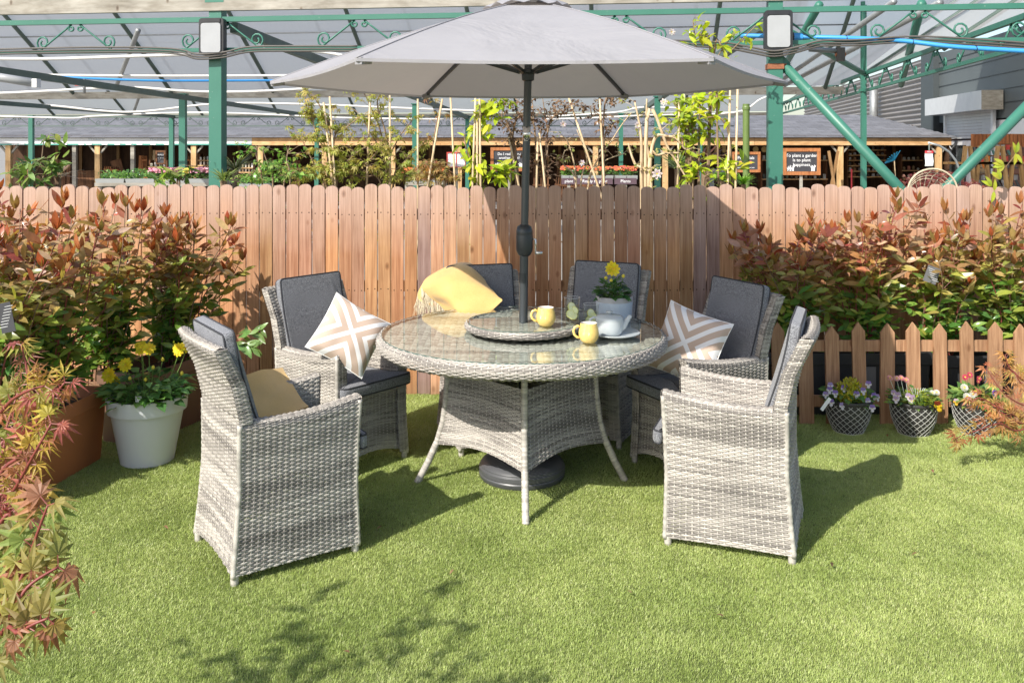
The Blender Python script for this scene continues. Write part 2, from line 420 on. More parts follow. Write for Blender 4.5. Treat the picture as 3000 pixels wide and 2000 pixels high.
def groundmat():
    b = NB('gravel'); v = b.coord(); n = b.noise(20, v, 6, .7); n2 = b.noise(.5, v, 3)
    c = b.mix(n, (.20, .19, .17), (.38, .36, .33)); c = b.mix(1, c, b.ramp(n2, [(.3, (.85, .85, .85)), (.7, (1.1, 1.1, 1.1))]), 'MULTIPLY')
    return b.done(b.bsdf(c, .9, normal=b.bump(n, .5, .02)))
M['gravel'] = groundmat()
def turfmat():
    b = NB('turf_backing'); v = b.coord(); n = b.noise(260, v, 4, .7); n2 = b.noise(2.2, v, 4)
    c = b.mix(n, (.09, .12, .025), (.24, .29, .08)); c = b.mix(1, c, b.ramp(n2, [(.3, (.8, .8, .8)), (.7, (1.2, 1.2, 1.2))]), 'MULTIPLY')
    return b.done(b.bsdf(c, .85, normal=b.bump(n, .8, .01)))
M['turf'] = turfmat()
def grassmat():
    b = NB('grass_blade')
    g = b.n('NewGeometry').outputs['Position']
    n = b.noise(2.3, g, 4, .6); n2 = b.noise(.7, g, 2)
    c = b.mix(1, b.col(), b.ramp(n, [(.30, (.76, .80, .70)), (.70, (1.13, 1.10, 1.2))]), 'MULTIPLY')
    c = b.mix(1, c, b.ramp(n2, [(.35, (.93, .96, .9)), (.65, (1.06, 1.03, 1.1))]), 'MULTIPLY')
    p = b.bsdf(c, .42, spec=.6)
    t = b.n('BsdfTranslucent', {'Color': c}).outputs[0]
    return b.done(b.n('MixShader', {0: .3, 1: p, 2: t}).outputs[0])
M['grass'] = grassmat()
# ================================================================== SETTING
g = MB(); g.grid([[(-300, -60, -.02), (300, -60, -.02)], [(-300, 700, -.02), (300, 700, -.02)]]).build('ground', M['gravel'], kind='structure')
xs = np.linspace(-9, 9, 73); ys = np.linspace(-3, 6.16, 37)
X, Y = np.meshgrid(xs, ys, indexing='ij')
g = MB(); g.grid(np.stack([X, Y, 0*X], -1)[:, ::-1]).build('lawn', M['turf'], kind='structure')
# ---- grass pile: one object, tiles of blades instanced over the lawn
def grass():
    g = MB(); n = 520
    a = RNG.uniform(0, 2*PI, n); r = .082*np.sqrt(RNG.uniform(0, 1, n)); x = r*np.cos(a); y = r*np.sin(a)
    L = RNG.uniform(.007, .0145, n); wd = RNG.uniform(.0009, .0017, n); az = RNG.normal(-.4, 1.15, n); ln = RNG.uniform(.12, .95, n)
    d = np.stack([np.cos(az), np.sin(az)], 1); sd = np.stack([-np.sin(az), np.cos(az)], 1)
    pal = np.array([(.50, .59, .18), (.44, .54, .15), (.55, .63, .22), (.39, .49, .13), (.60, .64, .30), (.49, .47, .22)])
    pick = RNG.choice(6, n, p=[.34, .24, .2, .1, .07, .05]); c = pal[pick]*RNG.uniform(.85, 1.15, (n, 1))
    V = np.zeros((n, 5, 3))
    base = np.stack([x, y], 1)
    for k, (t, w_) in enumerate(((0, 1), (0, -1), (.55, .9), (.55, -.9), (1, 0))):
        bend = ln*L*(t**1.7)*.9
        V[:, k, :2] = base+d*bend[:, None]+sd*(wd*w_*.5)[:, None]
        V[:, k, 2] = L*t*np.sqrt(np.maximum(.08, 1-(ln*t*.75)**2))
    b = np.arange(n)[:, None]*5
    g.add(V.reshape(-1, 3), (b+np.array([[0, 1, 3, 2]])), (b+np.array([[2, 3, 4]])), col=np.repeat(c, 5, 0))
    o = g.build('grass', M['grass'], kind='stuff')
    ng = bpy.data.node_groups.new('grass_tiles', 'GeometryNodeTree')
    ng.interface.new_socket('Geometry', in_out='INPUT', socket_type='NodeSocketGeometry'); ng.interface.new_socket('Geometry', in_out='OUTPUT', socket_type='NodeSocketGeometry')
    N = ng.nodes; Lk = ng.links.new
    gi = N.new('NodeGroupInput'); go = N.new('NodeGroupOutput')
    gr = N.new('GeometryNodeMeshGrid'); sx, sy, sp = 8.4, 5.0, .070
    gr.inputs['Size X'].default_value = sx; gr.inputs['Size Y'].default_value = sy
    gr.inputs['Vertices X'].default_value = int(sx/sp); gr.inputs['Vertices Y'].default_value = int(sy/sp)
    sp1 = N.new('GeometryNodeSetPosition'); rv = N.new('FunctionNodeRandomValue'); rv.data_type = 'FLOAT_VECTOR'
    rv.inputs[0].default_value = (-.02, -.02+1.15+sy/2, 0); rv.inputs[1].default_value = (.02, .02+1.15+sy/2, 0)
    Lk(gr.outputs['Mesh'], sp1.inputs['Geometry']); Lk(rv.outputs[0], sp1.inputs['Offset'])
    ip = N.new('GeometryNodeInstanceOnPoints'); Lk(sp1.outputs[0], ip.inputs['Points']); Lk(gi.outputs[0], ip.inputs['Instance'])
    rr = N.new('FunctionNodeRandomValue'); rr.data_type = 'FLOAT_VECTOR'; rr.inputs[0].default_value = (-.04, -.04, -.75); rr.inputs[1].default_value = (.04, .04, .75); rr.inputs['Seed'].default_value = 3
    Lk(rr.outputs[0], ip.inputs['Rotation'])
    rs = N.new('FunctionNodeRandomValue'); rs.data_type = 'FLOAT_VECTOR'; rs.inputs[0].default_value = (.85, .85, .75); rs.inputs[1].default_value = (1.15, 1.15, 1.2); rs.inputs['Seed'].default_value = 5
    Lk(rs.outputs[0], ip.inputs['Scale']); Lk(ip.outputs[0], go.inputs[0])
    md = o.modifiers.new('tiles', 'NODES'); md.node_group = ng
    o['label'] = 'bright green artificial grass pile'
grass()
# ---- board fence
FD = 6.10
def fence():
    f = thing('board_fence', 'tall orange brown timber fence of round-topped upright boards', 'fence', (0, FD, 0))
    pitch = .0877; n = 106; x0 = gx(-30, FD)-16*.0877
    ms = []
    for v in range(4):
        b = MB(); hw = .0415; H = 1.385; pts = [(-hw, .0), (hw, .0)]
        for k in range(9):
            a = PI*k/8; pts.append((hw*math.cos(a)*(1 if v % 2 else .985), H-.022+.030*math.sin(a)**.8))
        b.prism(pts, 0, .019); ms.append(b.mesh('board', M['fence']))
    for i in range(n):
        x = x0+i*pitch+random.uniform(-.001, .001); px = 1500+x/FD*FOC
        k = random.uniform(.74, 1.16); c = (k*random.uniform(.92, 1.06), k, k*random.uniform(.85, 1.2))
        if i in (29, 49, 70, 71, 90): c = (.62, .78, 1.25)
        put('board', random.choice(ms), f, color=c, loc=(x, random.uniform(-.004, .004), 0), rot=(0, random.uniform(-.002, .002), 0), scale=(random.uniform(.985, 1.0), 1, 1+random.uniform(-.009, .009)))
    for z in (.2, .72, 1.20):
        b = MB(); b.box((x0+n*pitch/2, .045, z), (n*pitch+.2, .045, .07)); b.build('rail', M['fence'], f)
    for k in range(6):
        b = MB(); b.box((x0+.1+k*1.76, .11, .68), (.08, .08, 1.36)); b.build('post', M['fence'], f)
fence()
# ---- low picket fence
def pickets():
    D = 5.45; f = thing('picket_fence', 'low wooden picket fence with pointed tops in front of the right hedge', 'fence', (0, D, 0))
    cs = [2286, 2350, 2447, 2518, 2602, 2682, 2758, 2835, 2915, 2993, 3070]
    w2 = .0415
    b = MB(); b.prism([(-w2, 0), (w2, 0), (w2*.96, .55), (0, .605), (-w2*.96, .55)], 0, .016); me = b.mesh('picket', M['picket'])
    cs = [2286+78.7*k for k in range(-0, 11)]
    for k, c in enumerate(cs):
        v = random.uniform(.85, 1.12)
        put('picket', me, f, loc=(gx(c, D), 0, random.uniform(-.008, .004)), rot=(0, random.uniform(-.02, .02)-.03+.004*k, 0), color=(v, v, v), scale=(random.uniform(.95, 1.05), 1, random.uniform(.98, 1.02)))
    for z in (.465, .135):
        b = MB(); b.box((gx(2680, D)+.1, .029, z), (gx(3110, D)-gx(2240, D), .022, .066)); b.build('rail', M['picket'], f)
pickets()
# ---- steel structure of the garden centre, turned a few degrees from the fence
TA = R(6.8); UX, UY = math.cos(TA), -math.sin(TA); VX, VY = math.sin(TA), math.cos(TA)
O1 = Vector((0, 7.98, 0))
def S(u, v, z): return Vector((O1.x+u*UX+v*VX, O1.y+u*UY+v*VY, z))
def u_of(px, v=0):        # position along a truss line that shows at px
    lo, hi = -30, 30
    for _ in range(50):
        m = (lo+hi)/2; p = S(m, v, 0)
        if p.x/p.y*FOC+1500 < px: lo = m
        else: hi = m
    return lo
UL, UR = u_of(634), u_of(2271)
def scroll_pts(c, r0, turns, a0, cw, n=18):
    out = []
    for i in range(n+1):
        t = i/n; a = a0+(-1 if cw else 1)*turns*2*PI*t; r = r0*(1-.72*t)
        out.append((c[0]+r*math.cos(a), c[1]+r*math.sin(a)))
    return out
def scroll(par, uc, v, zt, zb, half, r=.008, axis='u', n=10, name='scroll'):
    "a pair of S-shaped wrought iron scrolls under the top rail, centred at uc"
    h = zt-zb
    for s in (-1, 1):
        big = .165*h/.26*1.0; big = .074*h/.26; bc = (s*(half-big), zb+big+.004)
        P = scroll_pts(bc, big, 1.35, -PI/2+s*.3, s < 0, n)[::-1]
        sm = .037*h/.26; sc_ = (s*(.045*h/.26), zt-sm-.006)
        Q = scroll_pts(sc_, sm, 1.2, PI/2, s > 0, n)
        pts = P+[(s*half*.55, zb+h*.38)]+Q
        pts = P + [((P[-1][0]*.6+Q[0][0]*.4), P[-1][1]*.6+Q[0][1]*.4), ((P[-1][0]*.25+Q[0][0]*.75), P[-1][1]*.25+Q[0][1]*.75)] + Q
        b = MB(); q = [S(uc+a, v, z) if axis == 'u' else S(v, uc+a, z) for a, z in pts]
        b.tube(q, r, 5, col=None); b.build(name, M['green'], par, smooth=True)
tr = thing('roof_truss', 'green painted roof truss with wrought scrolls along the front of the canopy', 'truss', (0, 0, 0))
b = MB(); b.bar(S(UL-7.2, 0, 2.80), S(UR+4.6, 0, 2.80), .045, .045); b.build('top_rail', M['green'], tr)
b = MB(); b.bar(S(UL-7.2, 0, 2.525), S(UR+4.6, 0, 2.525), .035, .035); b.build('bottom_rail', M['green'], tr)
for px in (222, 566, 1053, 1830, 2730, 2200): pass
for uc in (u_of(222), u_of(652), u_of(1053), u_of(1440), u_of(1818), u_of(2265), u_of(2692), u_of(3110), u_of(-190)):
    scroll(tr, uc, 0, 2.78, 2.54, .39, .009, n=14)
def post(u, v, ztop, wd, name='steel_post', label='', split=True):
    p = thing(name, label, 'post', S(u, v, 0), -TA, 'green steel posts of the canopy')
    b = MB(); b.box((0, 0, ztop/2), (wd, wd, ztop)); b.build('shaft', M['green'], p)
    b = MB(); b.box((0, 0, ztop+.012), (wd*1.5, wd*1.3, .024)); b.build('cap_plate', M['green'], p)
    return p
pL = post(UL, .03, 2.95, .118, label='thick green steel post behind the fence carrying the left floodlight')
pR = post(UR, .03, 2.95, .118, label='thick green steel post with a rusty clamp carrying the right floodlight')
b = MB(); b.box((0, 0, 2.325), (.135, .135, .045)); b.box((.085, -.02, 2.33), (.06, .03, .035)); b.build('rusty_clamp', M['rust'], pR)
def flood(u, z, label):
    t = thing('floodlight', label, 'lamp', S(u, -.09, z), -TA, 'square floodlights on the posts')
    w_, h_ = .115, .165
    def rr(w, h, r, n=5):
        o = []
        for cx, cz, a0 in ((w-r, h-r, 0), (-w+r, h-r, 90), (-w+r, -h+r, 180), (w-r, -h+r, 270)):
            for k in range(n): a = R(a0+90*k/(n-1)); o.append((cx+r*math.cos(a), cz+r*math.sin(a)))
        return o
    b = MB(); b.prism(rr(w_, h_, .028), -.02, .05); b.build('housing', M['black'], t)
    b = MB(); o = [(x*.8, z_*.80-.012) for x, z_ in rr(w_, h_, .03)]; b.prism(o, -.032, -.02); b.build('diffuser', M['diffuser'], t)
    b = MB(); b.box((0, -.024, h_*.86), (w_*1.5, .01, .03)); b.build('hood', M['black'], t)
flood(UL+.0, 2.635, 'black framed floodlight with milky lens on the left green post')
flood(UR+.01, 2.62, 'black framed floodlight with milky lens on the right green post')
# front gutter board
def gutter(v, z0, z1, u0, u1, label, name='gutter_board'):
    b = MB(); b.bar(S(u0, v, (z0+z1)/2), S(u1, v, (z0+z1)/2), .05, z1-z0); o = b.build(name, M['gutter'])
    tag(o, label, 'beam'); return o
gutter(-.02, 2.875, 3.10, UL-4.5, UR+5, 'weathered pale gutter board above the front truss')
V2, V3 = 8.4, 16.3
gutter(V2, 2.535, 2.665, -16, 4.75, 'weathered gutter board of the middle bay crossing behind the parasol')
gutter(V3, 2.42, 2.50, -24, 5.0, 'pale gutter board of the far bay in front of the shed roof')
# roof slopes falling away to the second and third gutters
def roof(vg, zg, run, u0, u1, sp, off, label):
    t = thing('canopy_roof', label, 'roof', (0, 0, 0))
    sl = .62; b = MB(); N = 24
    V = [[S(u0+(u1-u0)*i/N, vg-run*(1-k/6), zg+sl*run*(1-k/6)+.03) for k in range(7)] for i in range(N+1)]
    b.grid(V).build('film_sheet', M['film'], t, smooth=True)
    u = u0+off; i = 0
    while u < u1:
        b = MB(); b.tube([S(u, vg, zg-.02), S(u, vg-run, zg+sl*run-.02)], .035, 8); b.build('rafter', M['dullgreen'], t, smooth=True)
        u += sp; i += 1
    for k in (.35, .7):
        b = MB(); b.tube([S(u0, vg-run*k, zg+sl*run*k), S(u1, vg-run*k, zg+sl*run*k)], .012, 5); b.build('purlin', M['steel'], t, smooth=True)
roof(V2, 2.66, 4.1, -14, 4.75, 1.98, .62, 'translucent sloping roof film with green rafters over the near bay')
roof(V3, 2.50, 3.9, -22, 5.0, 2.2, .4, 'translucent sloping roof film with green rafters over the far bay')
def lean_to():
    t = thing('canopy_roof', 'translucent film rising to the right from the receding truss', 'roof')
    A = Vector((4.28, 7.0, 2.74)); Bv = Vector((7.03, 24.0, 2.70)); d = Vector((6.5, -.9, 4.4)); N = 16
    b = MB(); b.grid([[A.lerp(Bv, i/N)+d*(k/6) for k in range(7)] for i in range(N+1)]); b.build('film_sheet', M['film'], t, smooth=True)
    for i in (3, 7, 11, 15):
        p = A.lerp(Bv, i/16); b = MB(); b.tube([p, p+d], .035, 8); b.build('rafter', M['dullgreen'], t, smooth=True)
    # the near bay carries on above it
    P0 = S(4.75, V2, 2.69); P1 = S(4.75, V2-4.1, 2.69+.62*4.1); P2 = S(9.5, V2-4.1, 2.69+.62*4.1); P3 = S(6.4, V2-2.6, 2.69+.62*2.6)
    b = MB(); b.add([P0, P3, P2, P1], [(0, 1, 2, 3)]); b.build('film_gusset', M['film'], t)
lean_to()
# tie beams running away from the camera
for a, c, r, lb in (((-5.78, 10.0, 2.50), (-5.25, 24.2, 2.42), .045, 'dark green tie beam passing the far left posts'),
                 ((-9.9, 17.0, 2.47), (-8.85, 24.2, 2.40), .045, 'dark tie beam at the far left of the canopy'),
                 ((-2.60, 8.55, 2.76), (-1.15, 24.2, 2.38), .05, 'grey tie beam running back from the left floodlight post'),
                 ((2.24, 8.15, 2.73), (3.15, 24.0, 2.38), .05, 'green tie beam running back from the right floodlight post')):
    b = MB(); b.bar(a, c, r*1.5, r*1.9); tag(b.build('tie_beam', M['dullgreen']), lb, 'beam', 'tie beams under the canopy')
# far posts
for px, D, wd, zt, lb in ((536, 16.2, .11, 2.55, 'green post of the middle row left of the thick floodlight post'), (503, 24, .11, 2.42, 'slim far green post just left of the middle row post'),
                      (92, 24, .11, 2.42, 'slim far green post behind the leafy shrub at the left end'), (928, 23, .1, 2.4, 'far green post behind the yellow leaved maple'),
                      (1216, 19, .11, 2.5, 'green post among the canes left of the parasol pole'), (1369, 24, .1, 2.4, 'far green post beside the red framed notice'),
                      (1819, 22, .095, 2.4, 'far green post right of the parasol pole'), (1926, 17, .1, 2.55, 'green post behind the twisted magnolia trunk'), (2051, 23, .095, 2.4, 'far green post above the purple cordyline')):
    p = thing('steel_post', lb, 'post', (gx(px, D), D, 0), 0, 'green steel posts of the canopy')
    b = MB(); b.box((0, 0, zt/2), (wd, wd, zt)); b.build('shaft', M['green'], p)
    b = MB(); b.box((0, 0, zt+.01), (wd*1.4, wd*1.4, .02)); b.build('cap_plate', M['green'], p)
# far truss with scrolls
t = thing('roof_truss', 'distant thin green truss with small scrolls against the slate roof', 'truss')
D = 24.0
b = MB(); b.bar((gx(-40, D), D, 2.40), (gx(2150, D), D, 2.40), .05, .05); b.build('top_rail', M['dullgreen'], t)
b = MB(); b.bar((gx(-40, D), D, 2.155), (gx(2150, D), D, 2.155), .03, .03); b.build('bottom_rail', M['dullgreen'], t)
for k in range(21):
    xc = gx(50+k*100, D)
    for s in (-1, 1):
        P = scroll_pts((xc+s*.33, 2.24), .07, 1.2, -PI/2, s < 0, 8)[::-1]; Q = scroll_pts((xc+s*.05, 2.34), .045, 1.0, PI/2, s > 0, 6)
        b = MB(); b.tube([(a, D, z) for a, z in P+Q], .009, 4); b.build('scroll', M['dullgreen'], t)
# truss running back along the right side
t = thing('roof_truss', 'green truss with rows of scrolls running back along the right side', 'truss')
A = Vector((4.36, 7.6, 0)); Bv = Vector((7.0, 24.0, 0))
def T2(k, z): return A.lerp(Bv, k)+Vector((0, 0, z))
b = MB(); b.bar(T2(-.05, 2.77), T2(1, 2.72), .05, .05); b.build('top_rail', M['green'], t)
b = MB(); b.bar(T2(-.05, 2.51), T2(1, 2.46), .04, .04); b.build('bottom_rail', M['green'], t)
for i in range(14):
    k0 = .03+i/14.3
    for s in (-1, 1):
        P = scroll_pts((s*.34, .075), .062, 1.3, -PI/2, s < 0, 10)[::-1]; Q = scroll_pts((s*.05, .20), .04, 1.1, PI/2, s > 0, 8)
        b = MB(); b.tube([T2(k0+a/16.6, 2.50+z) for a, z in P+Q], .010, 5); b.build('scroll', M['green'], t, smooth=True)
p = thing('steel_post', 'slim green post standing under the receding right truss', 'post', (5.38, 14.0, 0), 0, 'green steel posts of the canopy')
b = MB(); b.box((0, 0, 1.9), (.07, .07, 3.8)); b.build('shaft', M['green'], p); b = MB(); b.box((0, 0, 2.5), (.11, .11, .04)); b.build('bracket', M['green'], p)
# raking braces
for a, c, lb in (((2.30, 7.72, 2.33), (4.45, 7.55, -.02), 'round green brace slanting down to the right from the clamped post'),
                 ((4.98, 7.45, 2.78), (2.25, 7.5, -.02), 'round green brace slanting up out of the frame at the right')):
    t = thing('brace', lb, 'brace', c, 0, 'raking green braces'); b = MB(); b.tube([Vector(a)-Vector(c), (0, 0, 0)], .043, 16); b.build('tube', M['green'], t, smooth=True)
    b = MB(); d = (Vector(a)-Vector(c)).normalized(); b.bar(Vector(a)-Vector(c)-d*.02, Vector(a)-Vector(c)+d*.08, .10, .02, up=(0, 1, 0)); b.build('flat_end', M['green'], t)
# long cross braces in the roof
def strut(a, c, r, lb, m='steel'):
    b = MB(); b.tube([a, c], r, 8); return tag(b.build('strut', M[m], smooth=True), lb, 'strut', 'braces and conduits in the canopy')
strut(at(405, 90, 12), at(342, 250, 15.5), .035, 'grey round strut sloping below the left scrolls')
strut(at(410, 275, 19), at(393, 325, 23), .035, 'thin far strut under the middle gutter at the left')
strut(at(2620, 5, 8.6), at(2290, 235, 14), .03, 'long grey conduit rising to the upper right', 'steel')
strut(at(2755, 8, 8.3), at(2300, 250, 14.5), .033, 'second grey conduit rising to the upper right below the first', 'steel')
strut(at(2250, 60, 8.3), at(2530, 215, 13.8), .04, 'green diagonal brace behind the right floodlight', 'green')
strut(at(2700, 12, 9.5), at(2640, 250, 16), .05, 'green rafter falling steeply at the upper right', 'green')
strut(at(2400, 15, 9.5), at(2290, 210, 14), .045, 'dark green rafter right of the right floodlight', 'green')
strut(at(2528, 5, 13.9), at(2530, 220, 14), .035, 'upright green tube above the slim right post', 'green')
# ---- pipes, hoses, cables
def run(name, pts, r, m, label, cat, grp=None, seg=8, n=6):
    P = [Vector(p) for p in pts]; out = []
    for i in range(len(P)-1):
        a = P[max(0, i-1)]; b_ = P[i]; c = P[i+1]; d = P[min(len(P)-1, i+2)]
        for k in range(n):
            t = k/n; out.append(.5*((2*b_)+(c-a)*t+(2*a-5*b_+4*c-d)*t*t+(3*b_-a-3*c+d)*t**3))
    out.append(P[-1]); b = MB(); b.tube(out, r, seg)
    return tag(b.build(name, M[m], smooth=True), label, cat, grp)
for k, (dy, dz) in enumerate(((0, 0), (-.012, .022), (.01, -.02))):
    z = lambda px, py: at(px, py, S(u_of(px), -.05, 0).y)+Vector((0, dy-.05, dz))
    run('cable', [z(-40, 155), z(170, 150), z(330, 148), z(470, 150), z(540, 156), z(585, 168), z(660, 163), z(740, 147), z(900, 145), z(1050, 145)], .0085, 'cable',
        ['lowest cable of the bundle under the left floodlight', 'top cable of the bundle under the left floodlight', 'hindmost cable of the bundle under the left floodlight'][k], 'cable', 'cables along the front truss')
    run('cable', [z(1880, 130), z(2000, 130), z(2120, 136), z(2200, 150), z(2262, 160), z(2330, 148), z(2400, 130), z(2500, 128), z(2700, 118), z(3040, 140)], .0085, 'cable',
        ['lowest cable of the bundle under the right floodlight', 'top cable of the bundle under the right floodlight', 'hindmost cable of the bundle under the right floodlight'][k], 'cable', 'cables along the front truss')
hose = [at(2170, 105, 7.9), at(2330, 108, 7.75), at(2480, 112, 7.6), at(2640, 120, 7.5), at(2800, 138, 7.35), at(3050, 153, 7.2)]
run('water_hose', hose, .0195, 'bluepipe', 'thick bright blue water pipe running right from the right floodlight', 'pipe')
c = thing('pipe_coupling', 'dark blue ribbed pipe coupling beside the right floodlight', 'pipe coupling', at(2334, 108, 7.74))
b = MB(); b.tube([(-.03, 0, 0), (.045, 0, -.002)], .033, 12); b.build('nut', M['bluepipe'], c, smooth=True, angle=30)
b = MB(); b.tube([(-.05, 0, 0), (-.03, 0, 0)], .037, 12); b.build('collar', M['black'], c)
for i, px in enumerate((2478, 2672, 2858)):
    q = at(px, {2478: 112, 2672: 122, 2858: 143}[px], {2478: 7.6, 2672: 7.47, 2858: 7.3}[px])
    b = MB(); b.tube([q+Vector((.006*math.sin(.3), .024*math.cos(a), .024*math.sin(a))) for a in [k*2*PI/12 for k in range(12)]], .003, 5, closed=True)
    tag(b.build('cable_tie', M['black']), ['black cable tie on the blue pipe nearest the floodlight', 'middle black cable tie on the blue pipe', 'black cable tie on the blue pipe nearest the right edge'][i], 'cable tie', 'ties on the blue pipe')
run('water_pipe', [at(130, 222, 13), at(215, 228, 13), at(420, 236, 13.2), at(600, 237, 13.5), at(840, 236, 14)], .017, 'bluepipe', 'thin blue water pipe crossing behind the left post', 'pipe')
t = thing('tap', 'small brass tap with red lever hanging from the thin blue pipe', 'tap', at(247, 232, 12.98))
b = MB(); b.tube([(0, 0, 0), (0, 0, -.2)], .022, 8); b.build('body', M['steel'], t, smooth=True); b = MB(); b.bar((0, 0, -.09), (-.13, 0, -.09), .02, .014); b.build('lever', M['redframe'], t)
WP = [([(-40, 172), (150, 173), (400, 165), (560, 160)], 11, .02, 'white pipe just below the cables at the upper left'),
      ([(-40, 275), (120, 268), (370, 256), (560, 268), (750, 268), (1050, 250)], 15, .02, 'sagging white pipe along the middle gutter'),
      ([(130, 220), (500, 223), (900, 221)], 14.5, .018, 'straight white pipe above the thin blue pipe'),
      ([(-40, 304), (140, 309), (300, 325), (420, 327), (640, 304), (900, 306), (1200, 318), (1400, 325)], 19, .022, 'wavy white pipe in front of the far bay'),
      ([(-40, 340), (120, 344), (220, 346), (290, 340), (600, 330), (1000, 345), (1300, 350)], 22, .02, 'lowest wavy white pipe over the slate roof'),
      ([(880, 150), (950, 154), (1030, 168)], 11, .018, 'short white pipe left of the parasol tip'),
      ([(1600, 342), (1800, 330), (1880, 315), (2010, 318), (2100, 322)], 20, .02, 'white pipe curving behind the parasol pole at the right'),
      ([(1600, 350), (1750, 345), (1900, 338), (2150, 330), (2230, 290), (2290, 270)], 21, .02, 'lower white pipe curving up to the right post')]
for P, D, r, lb in WP: run('water_pipe', [at(x, y, D) for x, y in P], r, 'whitepipe', lb, 'pipe', 'white pipes under the canopy')
t = thing('tube_lamp', 'long white tubular lamp at the upper left edge', 'lamp', at(50, 235, 9.5)); b = MB(); b.tube([(-.45, 0, .07), (.18, 0, -.03)], .045, 12); b.build('tube', M['diffuser'], t, smooth=True); b = MB(); b.box((.2, 0, -.033), (.05, .09, .09)); b.build('end_cap', M['whitepaint'], t)
t = thing('valve', 'grey plastic valve hanging below the blue pipe at the right', 'valve', at(2462, 160, 8.2)); b = MB(); b.tube([(0, 0, .06), (0, 0, -.06)], .042, 12); b.build('body', M['cable'], t, smooth=True, angle=30); b = MB(); b.tube([(-.28, 0, .045), (0, 0, .03)], .022, 10); b.build('inlet', M['steel'], t, smooth=True); b = MB(); b.tube([(-.045, -.0, .0), (.045, 0, .0)], .02, 8); b.build('orange_ring', M['terracotta'], t)
# ---- timber shed with slate roof
SD = 27.0
def shed():
    t = thing('garden_shed', 'long open fronted timber sales shed with a low slate roof', 'shed', (0, SD, 0))
    xl, xr = gx(-120, SD), gx(2786, SD); zb, zt = 1.655, 1.90
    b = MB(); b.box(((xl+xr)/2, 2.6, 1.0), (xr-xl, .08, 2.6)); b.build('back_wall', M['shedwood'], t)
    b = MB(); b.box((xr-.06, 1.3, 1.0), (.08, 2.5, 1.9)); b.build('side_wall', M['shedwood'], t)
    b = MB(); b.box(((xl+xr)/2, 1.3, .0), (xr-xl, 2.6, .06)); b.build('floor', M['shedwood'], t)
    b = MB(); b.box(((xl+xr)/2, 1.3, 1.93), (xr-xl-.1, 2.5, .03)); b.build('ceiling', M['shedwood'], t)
    xw = gx(738, SD)
    b = MB(); b.box(((xl+xw)/2, 0, (zb+.04+zt)/2), (xw-xl, .05, zt-zb-.04)); b.build('white_fascia', M['whitepaint'], t)
    b = MB(); b.box(((xl+xw)/2, -.006, zb+.018), (xw-xl, .05, .036)); b.build('teal_trim', M['tealpaint'], t)
    x = xw; k = 0
    for x2 in (gx(1230, SD), gx(1720, SD), gx(2209, SD), xr):
        b = MB(); b.box(((x+x2)/2+.004, 0, (zb-.005+zt)/2), (x2-x-.008, .06, zt-zb+.005)); v = random.uniform(.9, 1.08)
        b.build('fascia_board', M['pine_beam'], t, color=(v, v, v)); x = x2
    for px in (140, 293, 1200):
        pass
    for i, px in enumerate((110, 283, 463, 640)):
        o = put('lettering', text_mesh('Wicklow', .135, M['ink_grey']), t, loc=(gx(px, SD), -.0275, 1.835), rot=(R(90), 0, 0)); o['label'] = 'pale lettering reading Wicklow on the white fascia'
    for px in (45, 65, 190, 240, 262, 308, 345, 378, 410, 450, 490):
        b = MB(); b.box((gx(px, SD), -.034, 1.70), (.17, .006, .075)); b.build('paper_label', M['paper'], t)
    # roof: courses of slates on a slope, hipped at the right
    zr, yr = 2.62, 3.0; sl = (zr-1.90)/yr; rows = 13
    b = MB(); ridge_r = gx(2640, SD+3)+0
    V = [(xl, -.12, 1.87), (xr+.12, -.12, 1.87), (xr-1.35, yr, zr), (xl, yr, zr)]
    b.add(V, [(0, 1, 2, 3)]); b.add([(xr+.12, -.12, 1.87), (xr+.12, 3.2, 1.87), (xr-1.35, yr, zr)], tris=[(0, 1, 2)]); b.build('roof_deck', M['slate'], t)
    smesh = None
    nb = MB(); far = MB()
    for r_ in range(rows):
        y0 = -.14+r_*(yr+.1)/rows; z0 = 1.885+(y0+.12)*sl
        xe = xr+.10-1.42*(y0+.14)/(yr+.14)
        x = xl-(.17 if r_ % 2 else 0)
        while x < xe:
            wd = .333; e = min(x+wd-.008, xe)
            if e-x > .05:
                L = (yr+.1)/rows+.03; k = random.uniform(.82, 1.15)
                V = [(x, y0, z0+.018), (e, y0, z0+.018), (e, y0+L, z0+L*sl+.006), (x, y0+L, z0+L*sl+.006), (x, y0, z0), (e, y0, z0)]
                nb.add(V, [(0, 1, 2, 3), (4, 5, 1, 0)], col=k)
            x += wd
    nb.build('slates', M['slate_v'], t, kind='stuff')
    # posts, brackets, studs
    for px, m in ((22, 'pine'), (215, 'steelw'), (284, 'pine'), (386, 'steelw'), (566, 'pine'), (762, 'pine'), (950, 'pine'), (1150, 'pine'), (1345, 'pine'), (1745, 'pine'), (1950, 'pine'), (2464, 'pine'), (2753, 'pine')):
        x = gx(px, SD); w_ = .15 if m == 'pine' else .11
        b = MB(); b.box((x, .09, .82), (w_, w_, 1.66)); b.build('post', M['pine'] if m == 'pine' else M['gutter'], t)
        if m == 'pine':
            for s in (-1, 1):
                b = MB(); b.bar((x+s*.07, .09, 1.42), (x+s*.26, .09, 1.64), .05, .06, up=(0, 1, 0)); b.build('bracket', M['gutter'], t)
    for px in (82, 165, 235, 345, 440, 485, 700, 1030, 1260, 1640, 2000, 2120, 2500, 2620):
        b = MB(); b.box((gx(px, SD+2.4), 2.45, .9), (.09, .07, 1.8)); b.build('stud', M['pine'], t, color=(.45, .42, .4))
    return t
b_ = NB('slate_varied'); v_ = b_.coord(); n_ = b_.noise(22, v_, 4, .6); c_ = b_.mix(n_, (.125, .127, .14), (.20, .203, .22)); c_ = b_.mix(1, c_, b_.col(), 'MULTIPLY')
